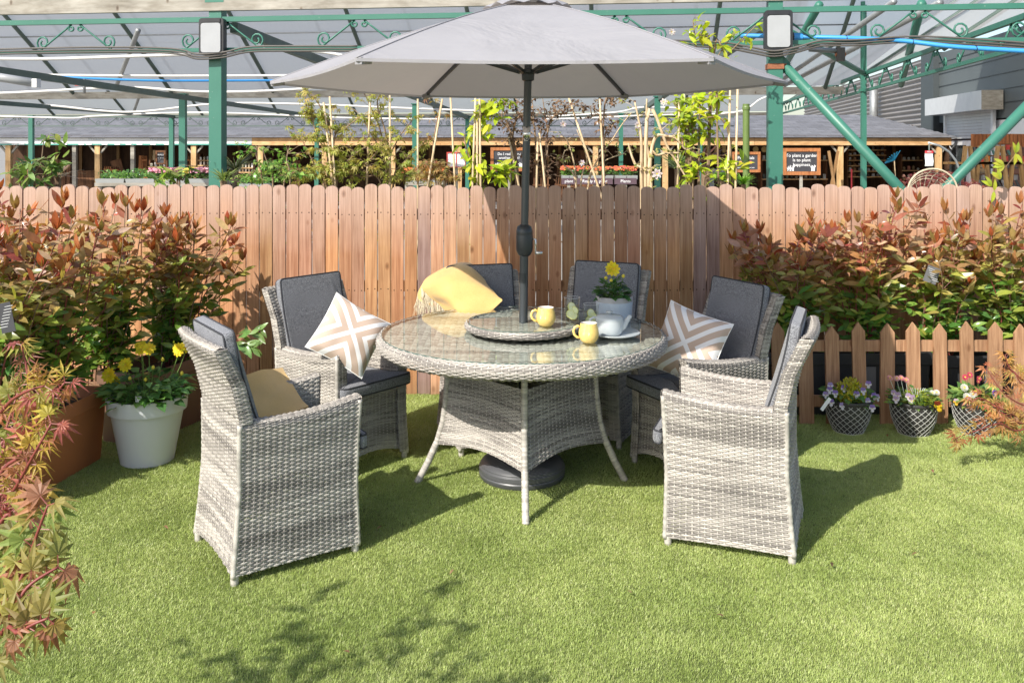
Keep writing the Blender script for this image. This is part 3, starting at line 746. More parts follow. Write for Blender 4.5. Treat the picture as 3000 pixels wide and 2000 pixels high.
M['slate_v'] = b_.done(b_.bsdf(c_, .75, normal=b_.bump(n_, .4, .01)))
shed()
# ---- big metal clad building at the right
def building():
    t = thing('clad_building', 'dark metal clad warehouse wall with a roller shutter doorway', 'building')
    W0 = Vector((13.2, 27, 0)); d = Vector((.163, .987, 0)); nrm = Vector((-.987, .163, 0))
    def W(s, o, z): p = W0+d*s+nrm*o; return Vector((p.x, p.y, z))
    b = MB(); b.bar(W(-16, -.1, 3.45), W(2.0, -.1, 3.45), .18, 2.2); b.build('upper_cladding', M['wallgrey'], t)
    for z in (2.75, 3.1, 3.5, 3.9, 4.25):
        b = MB(); b.bar(W(-16, .0, z), W(2, .0, z), .02, .012); b.build('panel_joint', M['walldark'], t)
    b = MB(); b.bar(W(-16, -.1, 2.06), W(-1.9, -.1, 2.06), .16, .5); b.build('white_band', M['whitepaint'], t)
    b = MB(); b.bar(W(2.0, .0, 2.3), W(3.4, .0, 2.3), .35, 4.6); b.build('corner_pier', M['walldark'], t)
    # corrugated part further back: ribs run level along the wall
    b = MB(); n = 26; prof = []
    for k in range(n*4+1):
        z = 4.55*k/(n*4); prof.append((.05*math.sin(k*PI/2), z))
    V = [[W(3.4, o, z) for o, z in prof], [W(30, o, z) for o, z in prof]]
    b.grid(V).build('corrugated_wall', M['corrugated'], t, smooth=True)
    b = MB(); b.tube([W(9.5, .35, 4.1), W(9.5, .35, 1.9)], .16, 12); b.build('downpipe', M['steel'], t, smooth=True)
    b = MB(); b.bar(W(-16, -.3, 1.2), W(2, -.3, 1.2), .1, 2.9); b.build('lower_wall', M['brick'], t)
    # shutter box, shutter curtain, door
    b = MB(); b.bar(W(-3.6, .28, 2.82), W(1.6, .28, 2.82), .5, .50); b.build('shutter_box', M['shutter'], t)
    b = MB(); b.bar(W(-3.62, .285, 2.82), W(-3.60, .285, 2.82), .52, .5); b.build('box_end_plate', M['gutter'], t)
    for k in range(9):
        b = MB(); b.bar(W(-3.0, .08, 2.56-k*.085), W(.9, .08, 2.56-k*.085), .03, .078); b.build('slat', M['shutter'], t)
    b = MB(); b.bar(W(-3.2, .1, 1.2), W(-3.05, .1, 1.2), .08, 2.8); b.build('guide_rail', M['doorwhite'], t)
    b = MB(); b.bar(W(.9, .1, 1.3), W(1.05, .1, 1.3), .08, 2.6); b.build('guide_rail', M['doorwhite'], t)
    b = MB(); b.bar(W(-3.0, 0, 1.72), W(.9, 0, 1.72), .08, .14); b.build('door_head', M['doorwhite'], t)
    for s in (-2.95, -1.1, -.95, .8):
        b = MB(); b.bar(W(s, .02, .85), W(s+.14, .02, .85), .08, 1.62); b.build('door_stile', M['doorwhite'], t)
    for s in (-2.8, -.8):
        b = MB(); b.bar(W(s, -.03, .85), W(s+1.6, -.03, .85), .02, 1.6); b.build('door_pane', M['darkglass'], t)
building()
# ================================================================== WICKER
def sm(a):   # smooth random line
    return np.convolve(a, np.array([.25, .5, .25]), 'same')
def tonefield(nr, nc):
    "strand colours: cream, beige and grey-brown yarns that drift along and across the rows"
    f = np.zeros((nr, nc))
    for s, a in ((1, .7), (2, .55), (7, .30)):
        g = RNG.normal(0, 1, (nr//s+3, nc//9+3))
        gi = np.clip(np.arange(nr)/s, 0, g.shape[0]-2); gj = np.clip(np.arange(nc)/9.0, 0, g.shape[1]-2)
        i0 = gi.astype(int); j0 = gj.astype(int); fi = (gi-i0)[:, None]; fj = (gj-j0)[None]
        f += a*((g[i0][:, j0]*(1-fi)+g[i0+1][:, j0]*fi)*(1-fj)+(g[i0][:, j0+1]*(1-fi)+g[i0+1][:, j0+1]*fi)*fj)
    band = RNG.normal(0, 1, nr//5+3); bi = np.clip(np.arange(nr)/5.0, 0, len(band)-2); b0 = bi.astype(int); f += .75*(band[b0]*(1-(bi-b0))+band[b0+1]*(bi-b0))[:, None]
    f += .6*RNG.normal(0, 1, (nr, 1))
    t = 1/(1+np.exp(-(f*1.15+.15)))
    A = np.array([.175, .158, .145]); B = np.array([.60, .555, .495])
    return A+(B-A)*t[..., None]
def weave(mb, P, nu, nv, amp=.0038, thick=.0026, flip=1, mask=None, sub=2, stake=.0032):
    e = 1e-3
    nc = nu*sub+1
    u = np.linspace(0, 1, nc); v = (np.arange(nv)+.5)/nv
    U, Vv = np.meshgrid(u, v)
    p = P(U, Vv); pu = P(np.clip(U+e, 0, 1), Vv)-P(np.clip(U-e, 0, 1), Vv); pv = P(U, np.clip(Vv+e, 0, 1))-P(U, np.clip(Vv-e, 0, 1))
    N = _n(np.cross(pu, pv))*flip
    rowv = (P(U, np.clip(Vv+.5/nv, 0, 1))-P(U, np.clip(Vv-.5/nv, 0, 1)))
    ph = np.cos(PI*(U*nu-.5+np.arange(nv)[:, None]))*1.0      # stakes sit at i+.5
    prof = ((-.47, -.45), (-.25, 1.), (0., .0), (.25, 1.), (.47, -.45))
    V = np.stack([p+rowv*a+N*(ph*amp+thick*h)[..., None] for a, h in prof], 2)   # nv,nc,5,3
    C = tonefield(nv, nc); C = np.repeat(C[:, :, None], 5, 2)*np.array([.9, 1, .85, 1, .9])[None, None, :, None]  # edges and middle groove of each strand pair painted darker as crevice shade
    i, j, k = np.meshgrid(np.arange(nv), np.arange(nc-1), np.arange(4), indexing='ij')
    idx = lambda a, b, c: (a*nc+b)*5+c
    Q = np.stack([idx(i, j, k), idx(i, j+1, k), idx(i, j+1, k+1), idx(i, j, k+1)], -1)
    if mask is not None:
        mk = mask(p); keep = mk[:, :-1] & mk[:, 1:]; Q = Q[keep]
    Q = Q.reshape(-1, 4)
    if flip < 0: Q = Q[:, ::-1]
    mb.add(V.reshape(-1, 3), Q, col=C.reshape(-1, 3))
    # stakes
    us = (np.arange(nu)+.5)/nu; vs = np.linspace(0, 1, nv*1+1)
    U2, V2 = np.meshgrid(us, vs, indexing='ij')
    p = P(U2, V2); pu = _n(P(np.clip(U2+e, 0, 1), V2)-P(np.clip(U2-e, 0, 1), V2)); pv = P(U2, np.clip(V2+e, 0, 1))-P(U2, np.clip(V2-e, 0, 1))
    N = _n(np.cross(pu, pv))*flip
    V = np.stack([p-pu*stake-N*.001, p-pu*stake*.5+N*.0016, p, p+pu*stake*.5+N*.0016, p+pu*stake-N*.001], 2)
    i, j, k = np.meshgrid(np.arange(nu), np.arange(nv), np.arange(4), indexing='ij')
    idx2 = lambda a, b, c: (a*(nv+1)+b)*5+c
    Q = np.stack([idx2(i, j, k), idx2(i, j, k+1), idx2(i, j+1, k+1), idx2(i, j+1, k)], -1)
    if mask is not None:
        mk = mask(p); keep = mk[:, :-1] & mk[:, 1:]; Q = Q[keep]
    Q = Q.reshape(-1, 4)
    if flip < 0: Q = Q[:, ::-1]
    c = np.repeat(np.array([.47, .44, .39])[None]*RNG.uniform(.85, 1.1, (nu, 1)), (nv+1)*5, 0)
    mb.add(V.reshape(-1, 3), Q, col=c)
def ringleg(mb, p0, p1, r0, r1, pitch=.006, seg=9):
    "a leg wound with strand"
    p0 = np.array(p0, float); p1 = np.array(p1, float); L = np.linalg.norm(p1-p0); n = max(3, int(L/pitch)); pts = []; rr = []
    for i in range(n*2+1):
        t = i/(n*2); pts.append(p0+(p1-p0)*t); rr.append((r0+(r1-r0)*t)*(1.0 if i % 2 else .86))
    c = np.repeat(np.array([.47, .44, .39])[None]*np.repeat(RNG.uniform(.72, 1.1, (len(pts)//2+1, 1)), 2, 0)[:len(pts)], seg, 0)
    mb.tube(pts, rr, seg, col=c)
def pad(outline, th, r=.014, n=4, crown=.012):
    "soft cushion from a flat outline (x,y); returns MB, seam loops"
    mb = MB(); o = np.array(outline, float); c = o.mean(0); m = len(o)
    d = _n(np.roll(o, -1, 0)-np.roll(o, 1, 0)); nn = np.stack([d[:, 1], -d[:, 0]], 1)
    if ((nn*(o-c)).sum(1)).mean() < 0: nn = -nn
    L = []
    for k in range(n+1):
        a = PI/2*k/n; L.append((r*(1-math.sin(a)), -th/2+r*(1-math.cos(a))))
    for k in range(n+1):
        a = PI/2*k/n; L.append((r*(1-math.cos(a)), th/2-r+r*math.sin(a)))
    rings = [np.concatenate([o-nn*ins, np.full((m, 1), z)], 1) for ins, z in L]
    for s in (.8, .5, .2): # crown on top
        b = rings[n*2+1] if False else np.concatenate([o-nn*r, np.full((m, 1), th/2)], 1)
        q = b.copy(); q[:, :2] = c+(b[:, :2]-c)*s; q[:, 2] = th/2+crown*(1-s*s); rings.append(q)
    V = np.stack(rings); K = len(rings)
    i, j = np.meshgrid(np.arange(K-1), np.arange(m), indexing='ij'); j2 = (j+1) % m
    Q = np.stack([i*m+j, i*m+j2, (i+1)*m+j2, (i+1)*m+j], -1).reshape(-1, 4)
    mb.add(V.reshape(-1, 3), Q, polys=[list(range(m))[::-1], [(K-1)*m+k for k in range(m)]])
    s1 = np.concatenate([o-nn*(r*.25), np.full((m, 1), th/2-r*.3)], 1); s0 = np.concatenate([o-nn*(r*.25), np.full((m, 1), -th/2+r*.3)], 1)
    return mb, s1, s0
def rrect(x0, y0, x1, y1, r, n=5, sub=6):
    o = []
    cs = ((x1-r, y1-r, 0), (x0+r, y1-r, 90), (x0+r, y0+r, 180), (x1-r, y0+r, 270))
    for q, (cx, cy, a0) in enumerate(cs):
        arc = [(cx+r*math.cos(R(a0+90*k/(n-1))), cy+r*math.sin(R(a0+90*k/(n-1)))) for k in range(n)]
        o += arc
        nx, ny, na = cs[(q+1) % 4]; e = (nx+r*math.cos(R(na)), ny+r*math.sin(R(na)))
        o += [(arc[-1][0]+(e[0]-arc[-1][0])*k/sub, arc[-1][1]+(e[1]-arc[-1][1])*k/sub) for k in range(1, sub)]
    return o
# ---- the chair, facing +y
def yb(z): return np.interp(z, [0, .15, .35, .62, .75, .905], [-.265, -.248, -.232, -.232, -.262, -.335])
def yf(z): return np.interp(z, [0, .3, .62], [.262, .256, .272])
def xh(z): return np.interp(z, [0, .2, .45, .62, .905], [.252, .238, .232, .240, .252])
AT = .060
def chair_meshes():
    ms = {}
    def side_path(v):
        s = np.clip(v, 0, 1)*1.0
        # outer .045->.595 , arc, inner ->.40
        L = [0, .62, .66, .70, .74, .78, 1.0]
        z = np.interp(s, L, [.034, .592, .612, .620, .620, .612, .40]); ins = np.interp(s, L, [0, 0, .006, .022, .038, .054, AT])
        return z, ins
    for sgn in (-1, 1):
        def P(u, v, sgn=sgn):
            z, ins = side_path(v); y = yb(z)+(yf(z)-yb(z))*u
            zz = z+np.clip((z-.3)/.32, 0, 1)*(.028*(u-.35)-.018*np.sin(PI*u)) + .006*np.sin(PI*u)*np.clip((.2-z)/.16, 0, 1)
            return np.stack([sgn*(xh(z)-ins+.006*np.sin(PI*u)), y, zz], -1)
        mb = MB(); weave(mb, P, 20, 112, flip=sgn); 
        # front end cap of the arm
        def Pc(u, v, sgn=sgn):
            z = .048+(.618+.018-.048)*v
            return np.stack([sgn*(xh(z)-AT*u), yf(z)+.004*np.sin(PI*u)+.002, z+0*u], -1)
        weave(mb, Pc, 3, 80, flip=sgn, amp=.002)
        # side edge of the upper back
        def Pe(u, v, sgn=sgn):
            z = .60+.300*v; return np.stack([sgn*(xh(z)+.003*np.sin(PI*u)), yb(z)+.052*u, z+0*u], -1)
        weave(mb, Pe, 2, 42, flip=sgn, amp=.002)
        for y_, zt in ((yb, .60), (yf, .62)):
            pts = [(sgn*(float(xh(z))-.004), float(y_(z))+(.004 if y_ is yb else -.004), z) for z in np.linspace(.03, zt, 44)]
            c = np.repeat(np.array([.46, .43, .385])[None]*RNG.uniform(.6, 1.15, (44, 1)), 7, 0)
            mb.tube(pts, [.0118*(1 if i % 2 else .86) for i in range(44)], 7, col=c)
        ms['side%d' % sgn] = mb.mesh('side_panel', M['wicker'], smooth=True)
    def back_path(v):
        L = [0, .02, .60, .625, .65, .675, .70, 1.0]
        z = np.interp(v, L, [.034, .06, .880, .898, .905, .905, .895, .42]); o = np.interp(v, L, [0, 0, 0, .006, .02, .034, .05, .055])
        return z, o
    def Pb(u, v):
        z, o = back_path(v); arch = .030*np.sin(PI*u)**.8*np.clip(1-(z-.05)/.3, 0, 1)*(v < .5)
        x = (2*u-1)*xh(z); crown = .012*np.sin(PI*u)*np.clip((z-.6)/.3, 0, 1)
        return np.stack([x, yb(np.maximum(z, 0))+o-.016*np.sin(PI*u)*np.clip(z/.9, 0, 1), z+arch+crown*0], -1)
    mb = MB(); weave(mb, Pb, 18, 200, flip=1); ms['back'] = mb.mesh('back_panel', M['wicker'], smooth=True)
    def Pf(u, v):
        arch = .052*np.sin(PI*u)**.9; z0 = .042+arch; z = z0+(.415-z0)*v
        return np.stack([(2*u-1)*(xh(z)-AT*.15), yf(z)-.012+0*u, z], -1)
    mb = MB(); weave(mb, Pf, 18, 48, flip=-1); ms['front'] = mb.mesh('front_panel', M['wicker'], smooth=True)
    mb = MB(); mb.box((0, .01, .395), (.40, .48, .012)); ms['seat'] = mb.mesh('seat_base', M['black'])
    mb = MB(); ringleg(mb, (0, 0, 0), (0, 0, .06), .0165, .0172); ms['leg'] = mb.mesh('leg', M['wicker'], smooth=True)
    # seat cushion: narrow between the arms, wider at the front
    o = []; a, w_ = .178, .232; y0, y1, y2 = -.17, .268, .318
    o = [(-a+.02, y0), (a-.02, y0), (a, y0+.02)]+[(a, y0+.02+(y1-y0-.03)*k/6) for k in range(1, 7)]+[(a+.004, y1), (a+.02, y1+.006)]
    o += [(w_-.012, y1+.006), (w_, y1+.016), (w_, y2-.03), (w_-.008, y2-.01), (w_-.03, y2)]
    o += [(w_-.03-(2*w_-.06)*k/10, y2+.004*math.sin(PI*k/10)) for k in range(1, 11)]
    o += [(-w_+.008, y2-.01), (-w_, y2-.03), (-w_, y1+.016), (-w_+.012, y1+.006), (-a-.02, y1+.006), (-a-.004, y1)]+[(-a, y0+.02+(y1-y0-.03)*k/6) for k in range(6, -1, -1)]
    mb, s1, s0 = pad(o, .062, .018, crown=.016); ms['cush'] = mb.mesh('seat_cushion', M['cushion'], smooth=True)
    mb = MB(); mb.tube(s1, .0042, 6, closed=True); mb.tube(s0, .0042, 6, closed=True); ms['cushpipe'] = mb.mesh('piping', M['piping'], smooth=True)
    o = rrect(-.205, 0, .205, .52, .022)
    mb, s1, s0 = pad(o, .05, .015, crown=.008)
    def bend(V):
        y = V[:, 1]/.52; V[:, 2] += .012*np.sin(PI*y)+(-.03)*np.clip(y-.75, 0, 1)**1.0*1.2; return V
    mb.v = [bend(v) for v in mb.v]; ms['bcush'] = mb.mesh('back_cushion', M['cushion'], smooth=True)
    mb = MB(); mb.tube(bend(s1), .0042, 6, closed=True); mb.tube(bend(s0), .0042, 6, closed=True); ms['bpipe'] = mb.mesh('piping', M['piping'], smooth=True)
    return ms
def make_chair(loc, facing, label):
    t = thing('wicker_armchair', label, 'chair', (loc[0], loc[1], 0), math.atan2(-facing[0], facing[1]), 'wicker armchairs round the table')
    put('side_panel', CM['side-1'], t, 'stuff'); put('side_panel', CM['side1'], t, 'stuff')
    put('back_panel', CM['back'], t, 'stuff'); put('front_panel', CM['front'], t, 'stuff')
    put('seat_base', CM['seat'], t)
    for x, y in ((-.236, -.249), (.236, -.249), (-.236, .247), (.236, .247)): put('leg', CM['leg'], t, loc=(x, y, 0))
    c = put('seat_cushion', CM['cush'], t, loc=(0, 0, .433), rot=(R(1.5), 0, 0)); put('piping', CM['cushpipe'], c)
    # the back cushion leans on the back: local y runs up, z towards the sitter
    c = put('back_cushion', CM['bcush'], t, loc=(0, -.118, .452), rot=(R(107), 0, 0)); put('piping', CM['bpipe'], c)
    return t
CM = chair_meshes()
chairs = []
for (x, y), f, lb in (((-.981, 3.80), (.821, .571), 'near left wicker armchair seen from its side with the mustard throw laid over its seat'),
                      ((.965, 3.948), (-.935, .354), 'near right wicker armchair seen from its side with an empty seat'),
                      ((-.915, 4.85), (.77, -.64), 'wicker armchair behind the left one holding an upright chevron pillow'),
                      ((.97, 4.70), (-.89, -.45), 'wicker armchair in front of the picket fence holding a tilted chevron pillow'),
                      ((-.12, 5.20), (.30, -.95), 'wicker armchair behind the table with the mustard throw over its back'),
                      ((.475, 5.34), (-.42, -.91), 'wicker armchair behind the flower pot at the back right of the table')):
    chairs.append(make_chair((x, y), f, lb))
# ---- chevron pillows
def pillow(label, c, nrm, up, s=.335, roll=0):
    n = 22; V0 = []
    def surf(sign):
        g = np.zeros((n, n, 3))
        for i in range(n):
            for j in range(n):
                a = 2*i/(n-1)-1; b_ = 2*j/(n-1)-1
                pin = 1-.07*(1-abs(b_)**2)*abs(a)**3*1; pin2 = 1-.07*(1-abs(a)**2)*abs(b_)**3
                x = a*pin*s/2; z = b_*pin2*s/2
                th = .078*((1-a**4)*(1-b_**4))**.55*(1-.25*(a*a*b_*b_)) * (1+.05*math.sin(5*a+3*b_))
                wr = .004*math.sin(9*a*b_+4*b_)*(1-a*a)*(1-b_*b_)
                g[i, j] = (x, sign*th*.85+wr, z)
        return g
    b = MB(); b.grid(surf(-1)); g2 = surf(1)[::-1]; b.grid(g2)
    t = thing('throw_pillow', label, 'cushion', c, 0, 'chevron pillows')
    nn = Vector(nrm).normalized(); u = Vector(up); u = (u-nn*u.dot(nn)).normalized(); x = (-nn).cross(u) ; x = u.cross(-nn)
    # local: -y is the printed front
    m = Matrix((x, -nn, u)).transposed().to_4x4()
    m = m @ Matrix.Rotation(roll, 4, 'Y'); m.translation = Vector(c)
    t.matrix_world = m
    b.build('cover', M['pillow'], t, smooth=True)
    e = [(-s/2, 0, -s/2), (s/2, 0, -s/2)]
    b = MB(); q = s/2*.985
    pts = []
    for a0, b0, a1, b1 in ((-1, -1, 1, -1), (1, -1, 1, 1), (1, 1, -1, 1), (-1, 1, -1, -1)):
        for k in range(8):
            f = k/8; a = a0+(a1-a0)*f; c_ = b0+(b1-b0)*f
            pin = 1-.07*(1-abs(c_)**2)*abs(a)**3; pin2 = 1-.07*(1-abs(a)**2)*abs(c_)**3
            pts.append((a*pin*s/2, 0, c_*pin2*s/2))
    b.tube(pts, .002, 5, closed=True); b.build('seam', M['paper'], t, smooth=True)
pillow('beige and white chevron pillow standing on a corner in the chair at the left', at(1022, 981, 4.60), (.38, -.80, .42), (-.12, 0, 1), .322, R(45)+R(3))
pillow('beige and white chevron pillow leaning on a corner in the chair at the right', at(2018, 1010, 4.60), (-.50, -.80, .36), (-.10, 0, 1), .355, R(-20))
# ================================================================== TABLE
TC = Vector((.047, 4.53, 0)); TZ = .74
def table():
    t = thing('dining_table', 'round woven rattan dining table with a glass top', 'table', TC)
    RT = .705
    def Pr(u, v):
        r = np.interp(v, [0, .12, .3, .5, .68, .82, .92, 1], [.655, .690, .706, .711, .708, .700, .692, .684])
        z = np.interp(v, [0, .12, .3, .5, .68, .82, .92, 1], [.672, .676, .688, .708, .726, .738, .742, .740])
        return np.stack([r*np.cos(2*PI*u), r*np.sin(2*PI*u), z], -1)
    b = MB(); weave(b, Pr, 150, 14, flip=1, amp=.0035, thick=.0026); b.build('woven_rim', M['wicker'], t, smooth=True, kind='stuff')
    def Pt(u, v): return np.stack([(u*2-1)*.70, (v*2-1)*.70, np.full_like(u, .728)], -1)
    b = MB(); weave(b, Pt, 46, 140, flip=1, mask=lambda p: (p[..., 0]**2+p[..., 1]**2) < .692**2); b.build('woven_top', M['wicker'], t, smooth=True, kind='stuff')
    b = MB(); b.lathe([(0, .715), (.67, .715), (.67, .70), (0, .70)], seg=48); b.build('top_board', M['black'], t)
    def glass(r, z, th, par, n=96, name='glass_top'):
        b = MB(); b.lathe([(0.001, z), (r-.002, z), (r, z+.0015), (r, z+th-.0015), (r-.002, z+th), (.001, z+th)], seg=n)
        b.build(name, M['glass'], par)
        b = MB(); b.lathe([(r-.0005, z+.001), (r+.0008, z+.0015), (r+.0008, z+th-.0015), (r-.0005, z+th-.001)], seg=n); b.build('glass_edge', M['glassedge'], par)
    glass(.688, .7425, .006, t)
    az = [-PI/2+R(1.5), 0+R(1.5), PI/2+R(1.5), PI+R(1.5)]
    zk = [0, .10, .2, .3, .42, .56, .70]; rk = [.515, .462, .417, .388, .372, .363, .360]
    def lr(z): return np.interp(z, zk, rk)
    for a in az:
        b = MB(); pts = []; rr = []; n = 118
        for i in range(n+1):
            z = .70*i/n; pts.append((lr(z)*math.cos(a), lr(z)*math.sin(a), z)); rr.append((.0182 if z < .2 else .0165)*(1 if i % 2 else .88))
        c = np.repeat(np.array([.50, .465, .415])[None]*RNG.uniform(.62, 1.15, (n+1, 1)), 10, 0)
        b.tube(pts, rr, 10, col=c); b.build('leg', M['wicker'], t, smooth=True)
    for q in range(4):
        a0, a1 = az[q], az[q]+PI/2
        def Pp(u, v, a0=a0, a1=a1):
            z0 = .188+.032*np.sin(PI*u); z1 = .55-.0*np.sin(PI*u); z = z0+(z1-z0)*v; r = lr(z)
            x = r*(math.cos(a0)*(1-u)+math.cos(a1)*u); y = r*(math.sin(a0)*(1-u)+math.sin(a1)*u)
            k = 1-.03*np.sin(PI*u)
            return np.stack([x*k, y*k, z], -1)
        b = MB(); weave(b, Pp, 20, 42, flip=1); b.build('woven_skirt', M['wicker'], t, smooth=True, kind='stuff')
    b = MB(); b.lathe([(.018, .7495), (.045, .7495), (.048, .752), (.045, .755), (.018, .756)], seg=28); b.build('pole_collar', M['chrome'], t, smooth=True)
    # turning tray
    s = thing('turntable', 'small round woven turntable with its own glass in the middle of the table', 'turntable', TC+Vector((.01, .0, 0)))
    def Ps(u, v):
        r = np.interp(v, [0, .2, .5, .8, 1], [.262, .282, .290, .288, .276]); z = np.interp(v, [0, .2, .5, .8, 1], [.758, .762, .773, .786, .789])
        return np.stack([r*np.cos(2*PI*u), r*np.sin(2*PI*u), z], -1)
    b = MB(); weave(b, Ps, 56, 8, flip=1, amp=.0035, thick=.0026); b.build('woven_rim', M['wicker'], s, smooth=True, kind='stuff')
    def Pt2(u, v): return np.stack([(u*2-1)*.285, (v*2-1)*.285, np.full_like(u, .783)], -1)
    b = MB(); weave(b, Pt2, 20, 58, flip=1, mask=lambda p: (p[..., 0]**2+p[..., 1]**2) < .28**2); b.build('woven_top', M['wicker'], s, smooth=True, kind='stuff')
    b = MB(); b.lathe([(0, .772), (.265, .772), (.265, .764), (0, .764)], seg=40); b.build('top_board', M['black'], s)
    b = MB(); b.lathe([(.06, .7495), (.10, .7495), (.10, .764), (.06, .764)], seg=24); b.build('bearing', M['black'], s)
    glass(.278, .792, .005, s, 72)
M['glassedge'] = simple('glass_edge', (.06, .12, .10), .1)
table()
TT = .7487; TS = .7972
# ---- parasol
def parasol():
    PX, PY = .050, 4.53
    t = thing('parasol', 'large grey hexagonal parasol standing through the table', 'parasol', (PX, PY, 0))
    lean = .030     # shift at the top
    def C(z): return (lean*max(0, (z-.75))/1.3, 0, z)
    b = MB(); b.tube([C(.08), C(1.16)], .0215, 20); b.build('lower_pole', M['polegrey'], t, smooth=True, angle=40)
    b = MB(); b.tube([C(1.16), C(2.36)], .0190, 20); b.build('upper_pole', M['polegrey'], t, smooth=True, angle=40)
    b = MB(); b.tube([C(.985), C(1.035)], .0228, 20); b.build('sleeve', M['darkmetal'], t, smooth=True, angle=40)
    b = MB(); b.lathe([(.021, 1.115), (.033, 1.125), (.041, 1.145), (.0425, 1.16), (.0425, 1.215), (.041, 1.222), (.0415, 1.226), (.0415, 1.24), (.035, 1.262), (.021, 1.272)], C(0)[:2]+(0,) if False else (.011, 0, 0), 28)
    h = b.build('crank_housing', M['darkmetal'], t, smooth=True)
    b = MB(); b.tube([(.052, -.01, 1.20), (.066, -.01, 1.20), (.066, -.01, 1.135)], .005, 8); b.tube([(.062, -.01, 1.133), (.100, -.012, 1.133)], .0075, 10); b.build('crank_handle', M['chrome'], h, smooth=True)
    b = MB(); c = C(1.72); b.tube([C(1.685), C(1.755)], .0194, 20); b.build('label_band', M['chrome'], t, smooth=True)
    b = MB(); q = C(1.70); b.tube([(q[0]+.0105*math.cos(a), -.0196, 1.703+.0125*math.sin(a)) for a in [k*2*PI/14 for k in range(14)]], .0013, 4, closed=True); b.tube([(q[0]-.008, -.0198, 1.703), (q[0]+.008, -.0198, 1.703)], .0012, 4); b.build('label_mark', M['ink_black'], t)
    # canopy
    ze, za = 1.978, 2.380; Rx, Ry = 1.282, 1.44
    cx = C(2.2)[0]
    K = []
    for k in range(6):
        a = k*PI/3; K.append(Vector((cx+Rx*math.cos(a), Ry*math.sin(a), ze)))
    apex = Vector((cx, 0, za))
    n = 16
    def sag(a, bb, s, f):   # s 0 centre..1 edge ; f along edge
        p = a.lerp(bb, f); q = apex.lerp(p, s)
        tens = .009*math.sin(PI*f)*s*(1.0)          # cloth between two ribs hangs
        rib = .045*math.sin(PI*min(1, s))*1.0          # ribs bow up
        edge = 1-.016*math.sin(PI*f)*s
        q = Vector(((q.x-cx)*edge+cx, q.y*edge, q.z-tens*(.3+.7*s)+rib*.55)); return q
    for k in range(6):
        g = [[tuple(sag(K[k], K[(k+1) % 6], .06+.94*i/n, j/n)) for j in range(n+1)] for i in range(n+1)]
        b = MB(); b.grid(g); b.build('canopy_panel', M['canopy'], t, smooth=True)
        b = MB(); e = [Vector(p) for p in g[-1]]
        sp = [g[i][0] for i in range(n+1)]; b2 = MB(); b2.tube([(p[0], p[1], p[2]+.002) for p in sp], .0028, 5); b2.build('seam', M['canopy'], t, smooth=True)
        # hem
        hem = [[tuple(p), tuple(p+Vector((0, 0, -.012)))] for p in e]; b.grid(hem); b.build('hem', M['canopy'], t)
    # vent cap
    for k in range(6):
        a0 = K[k]; a1 = K[(k+1) % 6]; g = []
        for i in range(7):
            row = []
            for j in range(9):
                s = .005+.175*i/6; f = j/8; p = apex.lerp(a0.lerp(a1, f), s); p.z = za+.040-.105*(i/6)**1.1*.8+.010*math.sin(PI*f)*(i/6)+.008*math.sin(f*4*PI)*(i/6); row.append(tuple(p))
            g.append(row)
        b = MB(); b.grid(g); b.build('vent_cap', M['canopy'], t, smooth=True)
    b = MB(); b.lathe([(.028, za+.03), (.03, za+.045), (.016, za+.06), (.014, za+.085), (.002, za+.095)], (cx, 0, 0), 16); b.build('finial', M['darkmetal'], t, smooth=True)
    # ribs and struts
    hubz = 2.015
    b = MB(); b.lathe([(.021, hubz-.035), (.030, hubz-.03), (.032, hubz-.0), (.048, hubz+.006), (.048, hubz+.02), (.021, hubz+.026)], (C(hubz)[0], 0, 0), 18); b.build('runner_hub', M['darkmetal'], t, smooth=True, angle=30)
    b = MB(); b.lathe([(.021, za-.05), (.045, za-.045), (.045, za-.02), (.02, za-.01)], (cx, 0, 0), 18); b.build('top_hub', M['darkmetal'], t)
    for k in range(6):
        pts = []
        for i in range(9):
            s = .03+.955*i/8; p = sag(K[k], K[(k+1) % 6], s, 0); pts.append((p.x, p.y, p.z-.016))
        b = MB()
        for i in range(8): b.bar(pts[i], pts[i+1], .012, .018)
        rb = b.build('rib', M['darkmetal'], t)
        m_ = Vector(pts[4]).lerp(Vector(pts[3]), .3); h_ = Vector((C(hubz)[0], 0, hubz+.008))+(Vector((K[k].x-cx, K[k].y, 0)).normalized())*.04
        b = MB(); b.bar(h_, m_-Vector((0, 0, .012)), .011, .016); b.build('strut', M['darkmetal'], rb)
        b = MB(); p = Vector(pts[-1]); d = Vector((K[k].x-cx, K[k].y, -.12)).normalized(); b.bar(p-d*.05, p+d*.012, .03, .026); b.build('tip_pocket', M['canopy'], rb)
parasol()
def base():
    t = [o for o in COL.objects if o.name == 'parasol'][0]; off = (0, .07, 0)
    b = MB(); b.lathe([(.0, .0), (.200, .0), (.212, .012), (.216, .03), (.212, .036), (.216, .041), (.216, .060), (.209, .068), (.209, .073), (.200, .085), (.172, .098), (.10, .108), (.05, .114), (.0, .116)], seg=56); b.build('base', M['black2'], t, smooth=True, angle=35, loc=off); t = [o for o in t.children if o.name.startswith('base')][0]
    b = MB(); b.lathe([(.0, .12), (.034, .12), (.034, .30), (.028, .31), (.0, .31)], seg=20); b.build('socket', M['darkmetal'], t, smooth=True, angle=35)
M['black2'] = simple('charcoal_plastic', (.085, .087, .093), .4, 0, 7, .25, .12, 90)
base()
